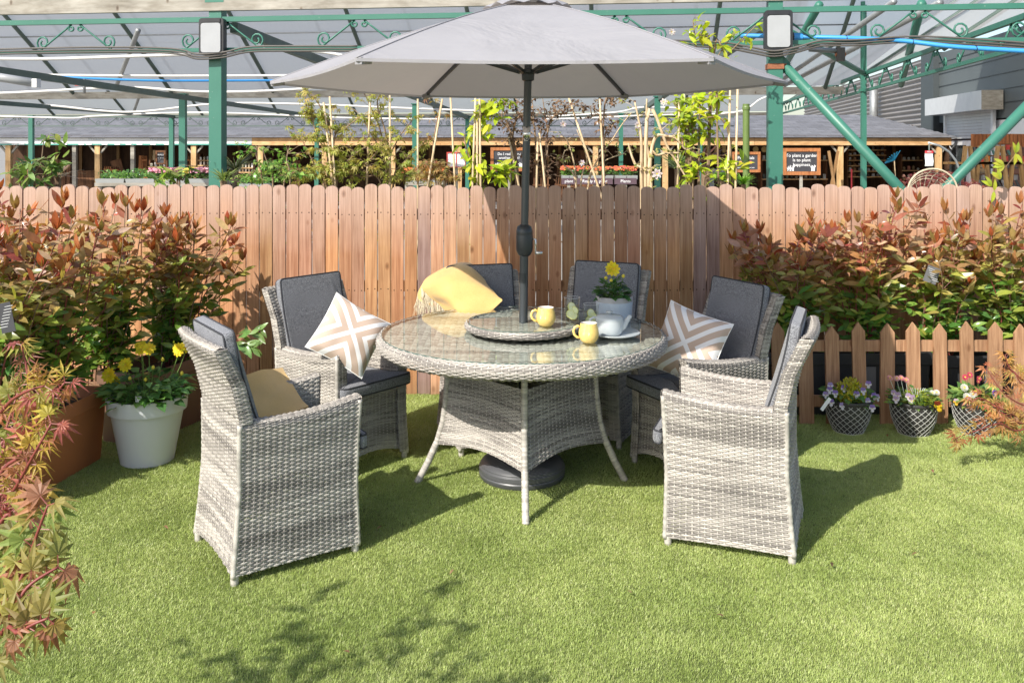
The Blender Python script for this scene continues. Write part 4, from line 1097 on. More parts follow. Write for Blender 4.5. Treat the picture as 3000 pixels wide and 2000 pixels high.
# ---- crockery
def mug(c, rz, label, s=1.0):
    t = thing('mug', label, 'mug', c, rz, 'yellow mugs')
    prof = [(.0, 0), (.026, 0), (.030, .002), (.040, .014), (.0455, .030), (.0465, .045), (.044, .062), (.040, .076), (.0385, .086), (.0375, .0885)]
    b = MB(); b.lathe([(r*s, z*s) for r, z in prof], seg=36); b.build('body', M['mug'], t, smooth=True)
    b = MB(); b.lathe([(r*s, z*s) for r, z in [(.0375, .0885), (.0355, .0880), (.0360, .080), (.041, .05), (.037, .02), (.0, .012)]], seg=36); b.build('lining', M['mug_in'], t, smooth=True)
    pts = [(-.040, 0, .070), (-.052, 0, .077), (-.066, 0, .070), (-.072, 0, .055), (-.068, 0, .038), (-.056, 0, .026), (-.042, 0, .022)]
    b = MB(); b.tube([tuple(k*s for k in p) for p in pts], .0058*s, 10); b.build('handle', M['mugplain'], t, smooth=True)
M['mugplain'] = simple('yellow_handle', (.80, .58, .18), .22)
mug((.163, 4.40, TS), R(8), 'yellow mug on the turntable beside the parasol pole')
mug((.357, 4.255, TT), R(10), 'yellow mug standing on the table in front of the teapot', 1.02)
def tumbler(c, label, h=.125, r=.040, wat=.085):
    t = thing('tumbler', label, 'glass', c, 0, 'lemon water glasses')
    b = MB(); b.lathe([(.0005, 0), (r*.80, 0), (r*.82, .002), (r, h), (r-.0018, h), (r*.80-.001, .014), (.0005, .012)], seg=32); b.build('glass_wall', M['tumbler'], t, smooth=True, angle=40)
    b = MB(); b.lathe([(r-.0016, h-.0008), (r-.0006, h+.0004), (r+.0002, h-.0008)], seg=32); b.build('rim', M['whitepaint'], t, smooth=True)
    b = MB(); b.lathe([(.0005, .0125), (r*.79, .0145), (r*.93, wat), (.0005, wat)], seg=28); b.build('water', M['water'], t)
    for k, (x, y, z, rx, ry) in enumerate(((-.010, -.008, .045, 70, 20), (.012, .002, .058, 80, -35), (-.002, .006, .078, 60, 60), (.006, -.012, .036, 50, -10))):
        b = MB(); b.lathe([(.0, -.002), (.019, -.002), (.019, .002), (0, .002)], seg=18)
        m = put('lemon_slice', b.mesh('lemon_slice', M['lemon_pith']), t, loc=(x*.8, y*.8, z), rot=(R(rx), R(ry), 0))
        b = MB(); b.lathe([(.019, -.0024), (.0212, -.0015), (.0212, .0015), (.019, .0024)], seg=18); put('rind', b.mesh('rind', M['lemon']), m)
tumbler((.293, 4.47, TS), 'tall clear glass with lemon slices on the turntable')
tumbler((.395, 4.56, TT), 'clear glass with lemon slices half hidden behind the teapot', .125, .040)
def plate():
    t = thing('plate', 'pale grey round plate under the teapot', 'plate', (.492, 4.395, TT))
    b = MB(); b.lathe([(0, .0), (.070, .0), (.078, .002), (.118, .014), (.124, .019), (.1235, .0215), (.116, .019), (.076, .0075), (0, .006)], seg=56); b.build('dish', M['ceramic'], t, smooth=True)
plate()
def teapot():
    t = thing('teapot', 'small pale glazed teapot with a lid on the plate', 'teapot', (.468, 4.40, TT+.006), R(4))
    b = MB(); b.lathe([(0, 0), (.048, 0), (.056, .004), (.062, .016), (.066, .04), (.0675, .072), (.0665, .084), (.062, .089), (.055, .091)], seg=44); b.build('body', M['ceramic'], t, smooth=True)
    b = MB(); b.lathe([(.060, .090), (.057, .093), (.04, .0965), (.018, .098), (0, .0985)], seg=40); l = b.build('lid', M['ceramic'], t, smooth=True)
    b = MB(); b.lathe([(0, .098), (.010, .098), (.011, .104), (.017, .107), (.017, .111), (.010, .113), (0, .113)], seg=20); b.build('knob', M['ceramic'], l, smooth=True)
    b = MB(); b.tube([(.050, 0, .030), (.068, 0, .044), (.085, 0, .066), (.098, 0, .083), (.106, 0, .089)], [.022, .019, .013, .0095, .0085], 14); b.build('spout', M['ceramic'], t, smooth=True)
    b = MB(); b.tube([(-.058, 0, .078), (-.076, 0, .084), (-.092, 0, .075), (-.096, 0, .056), (-.088, 0, .036), (-.074, 0, .024), (-.060, 0, .022)], .0058, 10); b.build('handle', M['ceramic'], t, smooth=True)
teapot()
# ---- throws
def cloth(name, label, P, th, group, wa=1.0):
    "P: control grid of world points, refined with a Catmull-Rom patch"
    P = np.array(P, float)
    def cr(A, n):
        out = []
        for i in range(len(A)-1):
            a = A[max(0, i-1)]; b_ = A[i]; c = A[i+1]; d = A[min(len(A)-1, i+2)]
            for k in range(n):
                t = k/n; out.append(.5*((2*b_)+(c-a)*t+(2*a-5*b_+4*c-d)*t*t+(3*b_-a-3*c+d)*t**3))
        out.append(A[-1]); return np.array(out)
    G = cr(P, 7); G = np.swapaxes(cr(np.swapaxes(G, 0, 1), 7), 0, 1)
    du = np.gradient(G, axis=0); dv = np.gradient(G, axis=1); N = _n(np.cross(du, dv))
    i, j = np.meshgrid(np.arange(G.shape[0]), np.arange(G.shape[1]), indexing='ij')
    wr = .006*np.sin(i*.30+j*.18+.8*np.sin(j*.2))+.0045*np.sin(i*.16-j*.42+1)+.002*np.sin(i*.7+j*.5)
    G = G+N*wr[..., None]*wa
    o = G.reshape(-1, 3).mean(0); G = G-o
    t = thing(name, label, 'blanket', o, 0, group)
    b = MB(); b.grid(G+N*th/2); b.grid((G-N*th/2)[::-1])
    a, c = G.shape[:2]
    for E in (([k for k in range(a)], 0), ([k for k in range(a)], c-1)):
        b.grid([[G[k, E[1]]+N[k, E[1]]*th/2, G[k, E[1]]-N[k, E[1]]*th/2] for k in E[0]])
    for E in (0, a-1): b.grid([[G[E, k]+N[E, k]*th/2, G[E, k]-N[E, k]*th/2] for k in range(c)])
    b.build('cloth', M['throw'], t, smooth=True, angle=50)
    return t, G, N
def fringe(t, edge, dirs, ln=.06, n=3, spread=.012):
    b = MB()
    for p, d in zip(edge, dirs):
        for k in range(n):
            p0 = Vector(p)+Vector([random.uniform(-.004, .004) for _ in range(3)]); d_ = Vector(d)+Vector([random.uniform(-.35, .35) for _ in range(3)]); L = ln*random.uniform(.7, 1.2)
            p1 = p0+d_*L*.5+Vector((0, 0, -.01)); p2 = p1+d_*L*.35+Vector((random.uniform(-spread, spread), 0, -L*.25))
            b.tube([p0, p1, p2], [.0015, .0013, .0008], 4)
    b.build('fringe', M['fringe'], t, kind='stuff')
W = lambda px, py, D: tuple(at(px, py, D))
# over the back of the far left-hand chair: rows run from the top edge down, columns left to right
P = [[W(1300, 800, 5.62), W(1345, 772, 5.66), W(1385, 780, 5.66), W(1420, 812, 5.60)],
     [W(1262, 812, 5.44), W(1318, 778, 5.40), W(1365, 776, 5.40), W(1425, 826, 5.34)],
     [W(1236, 835, 5.34), W(1300, 812, 5.25), W(1360, 812, 5.24), W(1440, 856, 5.22)],
     [W(1240, 850, 5.32), W(1305, 850, 5.18), W(1370, 850, 5.16), W(1460, 875, 5.17)],
     [W(1262, 868, 5.28), W(1320, 885, 5.14), W(1385, 892, 5.11), W(1471, 880, 5.14)],
     [W(1290, 895, 5.24), W(1340, 918, 5.12), W(1395, 925, 5.08), W(1442, 908, 5.11)],
     [W(1318, 918, 5.20), W(1350, 940, 5.1), W(1395, 945, 5.06), W(1425, 930, 5.08)]]
t, G, N = cloth('throw_blanket', 'mustard throw with cream fringe hanging over the back of the chair behind the table', P, .010, 'mustard throws')
ed = [G[k, 0] for k in range(6, G.shape[0])]; fringe(t, ed, [(.15, -.1, -1)]*len(ed), .085, 5)
P = [[W(1262, 812, 5.56), W(1250, 825, 5.5), W(1240, 840, 5.46)], [W(1235, 845, 5.52), W(1238, 860, 5.46), W(1262, 868, 5.44)], [W(1222, 872, 5.5), W(1240, 885, 5.45), W(1275, 900, 5.42)]]
t2, G2, N2 = cloth('throw_blanket_fold', 'lower folded corner of the fringed throw at the back chair', P, .008, 'mustard throws')
for ch in list(t2.children):
    m = ch; wl = t2.location.copy(); ch.parent = t; ch.location = wl-t.location; ch.name = 'folded_corner'
bpy.data.objects.remove(t2)
ed = [G2[k, 0]+np.array(wl-t.location) for k in range(0, G2.shape[0])]+[G2[-1, k]+np.array(wl-t.location) for k in range(G2.shape[1])]
fringe(t, ed, [(.05, -.1, -1)]*len(ed), .075, 4)
# laid over the seat and far arm of the near left chair
P = [[W(698, 1120, 3.90), W(742, 1096, 4.02), W(786, 1082, 4.12), W(824, 1086, 4.18)],
     [W(700, 1142, 3.80), W(760, 1112, 3.94), W(812, 1098, 4.06), W(850, 1113, 4.10)],
     [W(702, 1178, 3.70), W(775, 1146, 3.84), W(830, 1128, 3.98), W(870, 1148, 4.02)],
     [W(702, 1228, 3.60), W(780, 1188, 3.74), W(845, 1160, 3.90), W(893, 1175, 3.94)],
     [W(706, 1262, 3.55), W(790, 1226, 3.68), W(858, 1200, 3.84), W(905, 1205, 3.88)]]
c00, c01, c10, c11 = Vector(W(686, 1118, 3.86)), Vector(W(824, 1083, 4.16)), Vector(W(690, 1275, 3.52)), Vector(W(903, 1198, 3.86))
P = [[tuple((c00.lerp(c01, j/4)).lerp(c10.lerp(c11, j/4), i/4)+Vector((0, 0, .012*math.sin(PI*j/4)*(1-i/4)-.010*math.sin(PI*i/4)))) for j in range(5)] for i in range(5)]
t, G, N = cloth('throw_blanket', 'mustard throw folded across the seat of the near left chair', P, .024, 'mustard throws', .45)
ed = [G[k, -1] for k in range(G.shape[0])]; fringe(t, ed, [(.5, -.2, -.8)]*len(ed), .03, 3)
# ================================================================== LEAVES
def leaf_mesh(name, L, Wd, n=4, fold=.22, curl=.18, mat='leaf', shape='oval'):
    "leaf along +y, face +z, origin at its stalk"
    b = MB(); V = []; 
    for i in range(n+1):
        t = i/n
        w_ = Wd/2*(math.sin(PI*t**.85)**.8 if 0 < t < 1 else 0.02) if shape == 'oval' else Wd/2*(math.sin(PI*t**.55)**.9 if 0 < t < 1 else .02)
        y = L*t; z = -curl*L*t*t
        V += [(-w_, y, z+fold*w_), (0, y, z), (w_, y, z+fold*w_)]
    Q = []
    for i in range(n): a = i*3; Q += [(a, a+1, a+4, a+3), (a+1, a+2, a+5, a+4)]
    b.add(V, Q); return b.mesh(name, M[mat], smooth=True), np.array(V), np.array(Q)
def palm_mesh(name, L, lobes=7, mat='leaf_soft', spread=125, wd=.17, droop=.3):
    b = MB(); VV = []; TT_ = []; QQ = []
    for k in range(lobes):
        f = k/(lobes-1)*2-1; a = R(f*spread); l = L*(1-.42*abs(f)**1.4); w_ = l*wd
        dx, dy = math.sin(a), math.cos(a); nx, ny = dy, -dx
        o = len(VV)
        for t, ww, z in ((0, .12, 0), (.45, 1.0, .02), (1, 0, -droop)):
            cx, cy = dx*l*t, dy*l*t
            if ww == 0: VV.append((cx, cy, z*l))
            else: VV += [(cx-nx*w_*ww, cy-ny*w_*ww, (z+.05)*l*t), (cx, cy, z*l*t-.02*l), (cx+nx*w_*ww, cy+ny*w_*ww, (z+.05)*l*t)]
        QQ += [(o, o+1, o+4, o+3), (o+1, o+2, o+5, o+4)]; TT_ += [(o+3, o+4, o+6), (o+4, o+5, o+6)]
    b.add(VV, QQ, TT_); return b.mesh(name, M[mat], smooth=False), np.array(VV), (np.array(QQ), np.array(TT_))
def orient(pos, d, n, s=1.0):
    d = Vector(d).normalized(); n = Vector(n); n = n-d*n.dot(d)
    if n.length < 1e-4: n = Vector((1, 0, 0))-d*d.x
    n.normalize(); x = d.cross(n)
    m = Matrix((x*s, d*s, n*s)).transposed().to_4x4(); m.translation = Vector(pos); return m
class Foliage:
    "leaves: the largest in view become leaf parts, the rest one mesh"
    def __init__(s, par, kinds, singles=300):
        s.par = par; s.kinds = kinds; s.items = []; s.singles = singles; s.o = Vector(par.location)
    def leaf(s, pos, d, n, size, col, kind=0): s.items.append((Vector(pos), Vector(d), Vector(n), size, col, kind))
    def finish(s, name='leaf', rest='foliage', mat='leaf'):
        e = Vector((0, 0, EYE))
        it = sorted(s.items, key=lambda q: (s.o+q[0]-e).length/q[3]*(1+.0*random.random()))
        for p, d, n, sz, c, k in it[:s.singles]:
            put(name, s.kinds[k][0], s.par, color=c, mat4=orient(p, d, n, sz))
        rem = it[s.singles:]
        if not rem: return
        b = MB()
        for kk in range(len(s.kinds)):
            R_ = [q for q in rem if q[5] == kk]
            if not R_: continue
            V0 = s.kinds[kk][1]; F = s.kinds[kk][2]; nv = len(V0)
            Ms = np.array([np.array(orient(p, d, n, sz)) for p, d, n, sz, c, k in R_])
            V = np.einsum('kij,vj->kvi', Ms[:, :3, :3], V0)+Ms[:, None, :3, 3]
            off = (np.arange(len(R_))*nv)[:, None, None]
            C = np.repeat(np.array([q[4] for q in R_]), nv, 0)
            if isinstance(F, tuple): b.add(V.reshape(-1, 3), (F[0][None]+off).reshape(-1, 4), (F[1][None]+off).reshape(-1, 3), col=C)
            else: b.add(V.reshape(-1, 3), (F[None]+off).reshape(-1, 4), col=C)
        b.build(rest, M[mat], s.par, smooth=True, kind='stuff')
def lerp3(a, b, t): return tuple(a[i]+(b[i]-a[i])*t for i in range(3))
def jit(c, v=.2):
    k = random.uniform(1-v, 1+v); return tuple(max(0, x*k*random.uniform(.9, 1.1)) for x in c)
LF = leaf_mesh('photinia_leaf', .098, .037, 5); LF2 = leaf_mesh('photinia_leaf', .085, .034, 4, .35, .38); LF3 = leaf_mesh('photinia_leaf', .11, .036, 4, .12, -.1)
LR = leaf_mesh('round_leaf', .05, .034, 4, .15, .25, shape='ovate'); LS = leaf_mesh('small_leaf', .035, .014, 2, .2, .2)
MP = palm_mesh('maple_leaf', .066, 7, wd=.125, spread=98, droop=.5); MPN = palm_mesh('fine_maple_leaf', .056, 7, wd=.075, spread=105, droop=.55); MP5 = palm_mesh('young_maple_leaf', .05, 5, wd=.14, spread=85, droop=.4)
# ---- photinia
def photinia(label, base, H, rad, nst, seed, lean=(0, 0), red=1.0, z0=.32, soft=1.0, extra=(), density=1.0, singles=300):
    random.seed(seed); TW = MB()
    t = thing('photinia_shrub', label, 'shrub', base, 0, 'red tipped photinia shrubs')
    F = Foliage(t, [LF, LF2, LF3], singles)
    for s in range(nst):
        a = random.uniform(0, 2*PI); r0 = random.uniform(0, .08); p = Vector((r0*math.cos(a), r0*math.sin(a)*.6, 0))
        L = H*random.choice((random.uniform(.55, .8), random.uniform(.75, .95), random.uniform(.8, 1.08))); out = rad*math.sqrt(random.uniform(.0, 1))*1.0
        tgt = Vector((math.cos(a)*out+lean[0], math.sin(a)*out*.72+lean[1], L))
        pts = []; n = 9
        for i in range(n+1):
            q = i/n; pp = p.lerp(tgt, q); pp.x = p.x+(tgt.x-p.x)*q**1.35+.02*math.sin(q*7+s); pp.y = p.y+(tgt.y-p.y)*q**1.35+.02*math.cos(q*6+s*2); pts.append(pp)
        b = MB(); b.tube(pts, [.0042*(1-.65*i/n)+.0008 for i in range(n+1)], 5)
        b.build('stem', M['stem_red'] if random.random() < .6 else M['stem_brown'], t, smooth=True)
        def on(q):
            k = min(n-1, int(q*n)); return pts[k].lerp(pts[k+1], q*n-k)
        nb = int((L*25+4)*density); ang = random.uniform(0, 6)
        for k in range(nb):
            q = .10+.90*(k/nb)**1.0; ang += 2.4; pp = on(q)
            # side twig
            tw = random.random() < .35 and q < .93
            if tw:
                d = Vector((math.cos(ang), math.sin(ang)*.8, random.uniform(.3, 1.0))).normalized(); e = pp+d*random.uniform(.05, .15)
                TW.tube([pp, e], [.0018, .001], 4)
                cl = [(e, d, 3), (pp.lerp(e, .6), d, 2)]
            else: cl = [(pp, Vector((math.cos(ang), math.sin(ang), .5)), 1)]
            for c, dd, m in cl:
                for j in range(m):
                    aa = ang+j*2.1+random.uniform(-.5, .5); up = random.uniform(-.5, .75)+(.9 if q > .92 else 0)
                    d = Vector((math.cos(aa), math.sin(aa), up))+dd*.3
                    zz = (c.z+base[2]); f = max(0, min(1, (zz-.66)/.50*red+random.uniform(-.38, .38)))
                    if q > .9: f = min(1, f+.25)
                    g = random.choice(((.15, .29, .05), (.23, .36, .065), (.33, .40, .07), (.10, .22, .055)))
                    rd = random.choice(((.34, .10, .055), (.42, .19, .085), (.26, .07, .05), (.48, .33, .16), (.40, .27, .12), (.52, .36, .25), (.36, .15, .09)))
                    mid = random.choice(((.38, .32, .08), (.29, .28, .07), (.45, .34, .12)))
                    col = lerp3(g, mid, min(1, f*2)) if f < .5 else lerp3(mid, rd, f*2-1)
                    F.leaf(c, d, (random.uniform(-.9, .5), random.uniform(-1.3, .3), .75), random.uniform(.55, 1.15), jit(col, .26), random.choice((0, 0, 1, 2)))
        # tip tuft
        for j in range(5):
            aa = j*1.3+s; F.leaf(tgt, (math.cos(aa)*.5, math.sin(aa)*.5, 1.1), (math.cos(aa), math.sin(aa), .2), random.uniform(.6, 1.0), jit(random.choice(((.40, .10, .04), (.46, .20, .08), (.38, .24, .09))), .2), random.choice((0, 2)))
    for a, c in extra:
        a = Vector(a)-Vector(base); c = Vector(c)-Vector(base); m_ = a.lerp(c, .5)+Vector((0, 0, .02)); TW.tube([a, m_, c], [.003, .002, .001], 5)
        for j in range(11):
            q = .35+.65*j/10; p = a.lerp(c, q); F.leaf(p, ((c-a).normalized()*.6+Vector((random.uniform(-.6, .6), random.uniform(-.6, .2), random.uniform(-.8, .7)))), (random.uniform(-.4, .4), -1, .5), random.uniform(.7, 1.0), jit((.20, .34, .10), .25), j % 3)
    TW.build('twigs', M['stem_red'], t, kind='stuff')
    F.finish()
    return t
# ---- left troughs
def trough(name, label, x0, y0, x1, y1, H, wd, mat, rim=.035, tap=.86, slot=False):
    "box planter whose long right-hand side runs from (x0,y0) to (x1,y1)"
    d = Vector((x1-x0, y1-y0, 0)); L = d.length; d.normalize(); nn = Vector((-d.y, d.x, 0))
    c = Vector((x0, y0, 0))+d*L/2+nn*wd/2
    t = thing(name, label, 'planter', c, math.atan2(d.y, d.x))
    o = MB()
    def ring(a, b_, z, r): return [(x, y, z) for x, y in rrect(-a, -b_, a, b_, r, 4, 2)]
    prof = [(tap, 0), (tap+.01, .01), (.965, H-.075), (1.0, H-.07), (1.0, H-.012), (.99, H), (.95, H), (.93, H-.06)]
    R_ = [ring(L/2*k if k > .9 else L/2*(1-(1-k)*.5), wd/2*k, z, .03) for k, z in prof]
    m = len(R_[0]); V = np.array(R_); i, j = np.meshgrid(np.arange(len(R_)-1), np.arange(m), indexing='ij'); j2 = (j+1) % m
    o.add(V.reshape(-1, 3), np.stack([i*m+j, i*m+j2, (i+1)*m+j2, (i+1)*m+j], -1).reshape(-1, 4), polys=[list(range(m))[::-1]])
    o.build('tub', M[mat], t, smooth=True, angle=30)
    b = MB(); b.box((0, 0, H-.07), (L*.94, wd*.90, .02)); b.build('soil', M['soil'], t)
    return t
trough('trough_planter', 'long terracotta coloured trough at the left edge of the lawn', -2.262, 4.02, -2.150, 4.90, .375, .40, 'terracotta')
trough('trough_planter', 'dark brown trough behind the pale pot against the fence', -2.02, 5.02, -1.79, 5.72, .40, .34, 'browntub')
photinia('photinia shrub at the far left edge with broad red leaves on top', (-2.42, 4.22, .30), 1.02, .36, 21, 11)
photinia('photinia shrub in the middle of the terracotta trough', (-2.36, 4.66, .30), .99, .36, 21, 12)
photinia('photinia shrub at the left end of the brown trough', (-2.32, 5.22, .32), .95, .38, 19, 13)
photinia('photinia shrub at the back left touching the fence', (-2.70, 5.15, .32), 1.0, .42, 19, 16)
photinia('photinia shrub at the right end of the brown trough casting shade on the fence', (-2.02, 5.50, .32), .90, .38, 23, 14, lean=(.15, 0), extra=((at(650, 1010, 5.5), at(765, 965, 5.55)), (at(655, 1000, 5.5), at(745, 1015, 5.5))))
# ---- right hedge behind the picket fence
trough('trough_planter', 'black plastic trough behind the left part of the picket fence', 1.57, 5.62, 2.60, 5.62, .385, .30, 'blacktub')
trough('trough_planter', 'black plastic trough behind the right part of the picket fence', 2.66, 5.62, 3.70, 5.62, .37, .30, 'blacktub')
for k, x in enumerate((2.18, 2.95, 3.15)):
    b = MB(); b.box((0, 0, 0), (.10, .01, .17)); o = b.build('raised_panel', M['tub_light'], None); par = [q for q in COL.objects if q.name.startswith('trough_planter')][2 if x < 2.6 else 3]
    o.parent = par; o.location = Vector((x, 5.608, .22))-par.location
photinia('photinia shrub behind the picket fence next to the shaded armchair', (1.76, 5.76, .30), .84, .36, 22, 21, lean=(-.02, 0), red=1.5)
photinia('photinia shrub behind the picket fence with the tallest orange tips', (2.22, 5.78, .30), .98, .36, 21, 22, red=1.5)
photinia('photinia shrub behind the picket fence above the middle patterned pot', (2.68, 5.76, .30), .86, .38, 19, 23, red=1.2)
photinia('photinia shrub behind the picket fence at the right edge', (3.10, 5.74, .30), .92, .38, 20, 24, red=.95)
t = thing('plant_label', 'grey printed plant label hanging in the right hedge', 'label', at(2730, 805, 5.55)); b = MB(); b.box((0, 0, 0), (.08, .003, .10), rot=Matrix.Rotation(.35, 3, 'Y')); b.build('card', M['tub_light'], t)
b = MB(); [b.box((-.0+.008*k*.4, -.0025, .035-.014*k), (.045, .001, .0018), rot=Matrix.Rotation(.35, 3, 'Y')) for k in range(6)]; b.build('text_lines', M['ink_white'], t)
t = thing('plant_label', 'dark printed plant label at the left edge of the left hedge', 'label', at(18, 930, 3.95)); b = MB(); b.box((0, 0, 0), (.06, .003, .13), rot=Matrix.Rotation(-.2, 3, 'Y')); b.build('card', M['chalk'], t)
b = MB(); [b.box((.012-.003*k, -.0025, .05-.013*k), (.035, .001, .0016), rot=Matrix.Rotation(-.2, 3, 'Y')) for k in range(8)]; b.build('text_lines', M['ink_white'], t)
# ---- daisies and pot flowers
def petal_mesh(L, Wd, cup=.25, name='petal', mat='petal'):
    b = MB(); V = []
    for t, w_ in ((0, .25), (.35, .85), (.7, 1.0), (.93, .55), (1, .05)): V += [(-Wd/2*w_, L*t, cup*L*t*(1-t)*1.5+.02*L*w_), (0, L*t, cup*L*t*(1-t)*1.5), (Wd/2*w_, L*t, cup*L*t*(1-t)*1.5+.02*L*w_)]
    Q = []
    for i in range(4): a = i*3; Q += [(a, a+1, a+4, a+3), (a+1, a+2, a+5, a+4)]
    b.add(V, Q); return b.mesh(name, M[mat], smooth=True)
PET = petal_mesh(.034, .016); PETS = petal_mesh(.012, .010, .15)
M['disc'] = simple('flower_disc', (.62, .42, .03), .8, 0, 300, .4)
M['bud'] = simple('bud', (.62, .52, .05), .6)
def dahlia(par, pos, nrm, s=1.0, col=(.80, .66, .03), name='flower', layers=((11, 1, .12), (9, .78, .38), (7, .5, .8))):
    nrm = Vector(nrm).normalized(); ref = Vector((1, 0, 0)) if abs(nrm.x) < .9 else Vector((0, 1, 0)); a_ = nrm.cross(ref).normalized(); b_ = nrm.cross(a_)
    b = MB(); b.lathe([(0.0, 0), (.0075*s, 0), (.007*s, .004*s), (.004*s, .006*s), (0, .0065*s)], seg=12)
    c = put(name, b.mesh('flower_disc', M['disc']), par, mat4=orient(pos, b_, nrm))
    for n, k, tilt in layers:
        for i in range(n):
            a = 2*PI*i/n+k*3; d = Vector((math.cos(a), math.sin(a), tilt+random.uniform(-.08, .08)))
            put('petal', PET, c, color=jit(col, .1), mat4=orient((0, 0, 0), d, Vector((-math.cos(a)*tilt, -math.sin(a)*tilt, 1)), s*k*random.uniform(.92, 1.06)))
    return c
def rosette(t, c, rad, H, n, sz, greens, kinds, up=.5, seed=1, singles=120, rest='foliage', mat='leaf', stems=True):
    random.seed(seed); F = Foliage(t, kinds, singles); b = MB()
    for k in range(n):
        a = random.uniform(0, 2*PI); r = rad*math.sqrt(random.random()); z = H*random.uniform(.1, 1)*(1-.4*(r/rad)**2)
        p = Vector((c[0]+r*math.cos(a), c[1]+r*math.sin(a), c[2]+z)); d = Vector((math.cos(a), math.sin(a), up*random.uniform(-.6, 1.6)))
        if stems and k % 2 == 0: b.tube([(c[0]+.3*(p.x-c[0]), c[1]+.3*(p.y-c[1]), c[2]), p], [.002, .0012], 4)
        F.leaf(p, d, (random.uniform(-.3, .3), random.uniform(-.5, .2), 1), sz*random.uniform(.7, 1.2), jit(random.choice(greens), .2), random.randrange(len(kinds)))
    if stems: b.build('stems', M['stem_green'], t, kind='stuff')
    F.finish('leaf', rest, mat); return F
GR = ((.06, .15, .035), (.09, .20, .05), (.12, .24, .07), (.045, .12, .04))
def bigpot():
    c = Vector((-1.925, 4.83, 0)); t = thing('flower_pot', 'pale grey round pot of yellow dahlias beside the terracotta trough', 'potted plant', c)
    b = MB(); b.lathe([(0, 0), (.128, 0), (.134, .006), (.182, .272), (.198, .274), (.204, .345), (.203, .352), (.192, .352), (.186, .30)], seg=56); b.build('pot', M['whitepot'], t, smooth=True, angle=30)
    b = MB(); b.lathe([(0, .325), (.19, .32)], seg=32); b.build('soil', M['soil'], t)
    rosette(t, (0, 0, .32), .21, .15, 260, 1.3, ((.11, .25, .06), (.16, .32, .08), (.2, .36, .12), (.08, .18, .06)), [LR, LR], .45, 31, 260)
    fl = [((-.165, -.08, .47), (-.2, -1, .25), 1.25), ((-.09, -.06, .52), (.0, -1, .35), 1.15), ((-.03, .0, .585), (-.1, -.8, .8), 1.05), ((.02, -.03, .595), (.2, -.9, .6), 1.05), ((-.055, .04, .60), (-.2, -.5, 1), 1.0),
          ((.175, -.02, .59), (-.3, -.9, .3), 1.15), ((.205, .02, .60), (.4, -.8, .4), 1.1), ((-.15, -.03, .43), (-.3, -1, -.2), .9)]
    b = MB()
    for p, n_, s in fl:
        dahlia(t, p, n_, s); q = Vector(p)-Vector(n_).normalized()*.006; b.tube([(p[0]*.45, p[1]*.45, .33), (p[0]*.8, p[1]*.8+.01, .33+(p[2]-.33)*.6), q], .0024, 5)
    for p in ((-.06, -.08, .45), (.05, -.05, .50), (.08, 0, .53), (.20, -.05, .47), (.03, -.1, .45)):
        d_ = MB(); d_.lathe([(0, -.008), (.008, -.002), (.009, .006), (.004, .014), (0, .016)], seg=8); put('bud', d_.mesh('bud', M['bud'], True), t, loc=p); b.tube([(p[0]*.5, p[1]*.5, .34), p], .0018, 4)
    b.build('flower_stems', M['stem_green'], t, kind='stuff')
    b = MB(); b.box((.02, -.165, .355), (.03, .002, .06)); b.build('plant_tag', M['paper'], t)
bigpot()
def tablepot():
    c = Vector((.532, 4.76, TT)); t = thing('flower_pot', 'pale blue embossed pot with a single yellow dahlia on the table', 'potted plant', c)
    b = MB(); b.lathe([(0, 0), (.078, 0), (.083, .004), (.092, .04), (.096, .105), (.0955, .132), (.094, .134), (.090, .134), (.088, .11)], seg=60); b.build('pot', M['planter'], t, smooth=True, angle=35)
    b = MB(); b.lathe([(0, .115), (.09, .112)], seg=24); b.build('soil', M['soil'], t)
    random.seed(5)
    rosette(t, (-.012, 0, .115), .075, .09, 60, 1.15, ((.05, .14, .04), (.08, .19, .06), (.13, .25, .10)), [LR], .35, 33, 60)
    rosette(t, (-.005, 0, .15), .055, .085, 60, .62, ((.05, .14, .04), (.08, .19, .06)), [LR], .9, 34, 60)
    dahlia(t, (-.012, -.02, .275), (-.05, -1, .22), 1.22)
    b = MB(); b.tube([(-.01, 0, .12), (-.012, -.004, .2), (-.012, -.012, .27)], .0028, 6)
    for p in ((.045, -.02, .235), (-.045, -.02, .225), (.005, -.03, .245), (-.02, -.04, .215)):
        d_ = MB(); d_.lathe([(0, -.008), (.008, -.002), (.009, .006), (.004, .012), (0, .013)], seg=8); put('bud', d_.mesh('bud', M['bud'], True), t, loc=p); b.tube([(p[0]*.4, p[1]*.4, .12), p], .0016, 4)
    b.build('flower_stems', M['stem_green'], t, kind='stuff')
tablepot()
# ---- three patterned pots
M['lattice'] = simple('cream_lattice', (.52, .52, .49), .5)
M['darkpot'] = simple('dark_pot', (.032, .030, .030), .5, 0, 20, .3)
HE = leaf_mesh('heather_leaf', .024, .009, 2, .1, .0)
def violapetals(par, pos, nrm, s, up, low, eye=(.75, .6, .05)):
    nrm = Vector(nrm).normalized(); a_ = nrm.cross(Vector((0, 0, 1))).normalized(); b_ = a_.cross(nrm)
    b = MB(); b.lathe([(0, 0), (.0022*s, 0), (.0015*s, .0015*s), (0, .002*s)], seg=6)
    c = put('flower', b.mesh('flower_eye', M['disc']), par, mat4=orient(pos, b_, nrm))
    for a, cc, k in ((65, up, 1.15), (115, up, 1.15), (10, low, .95), (170, low, .95), (270, low, 1.1)):
        d = Vector((math.cos(R(a)), math.sin(R(a)), .12)); put('petal', PETS, c, color=cc, mat4=orient((0, 0, 0), d, (0, 0, 1), s*k))
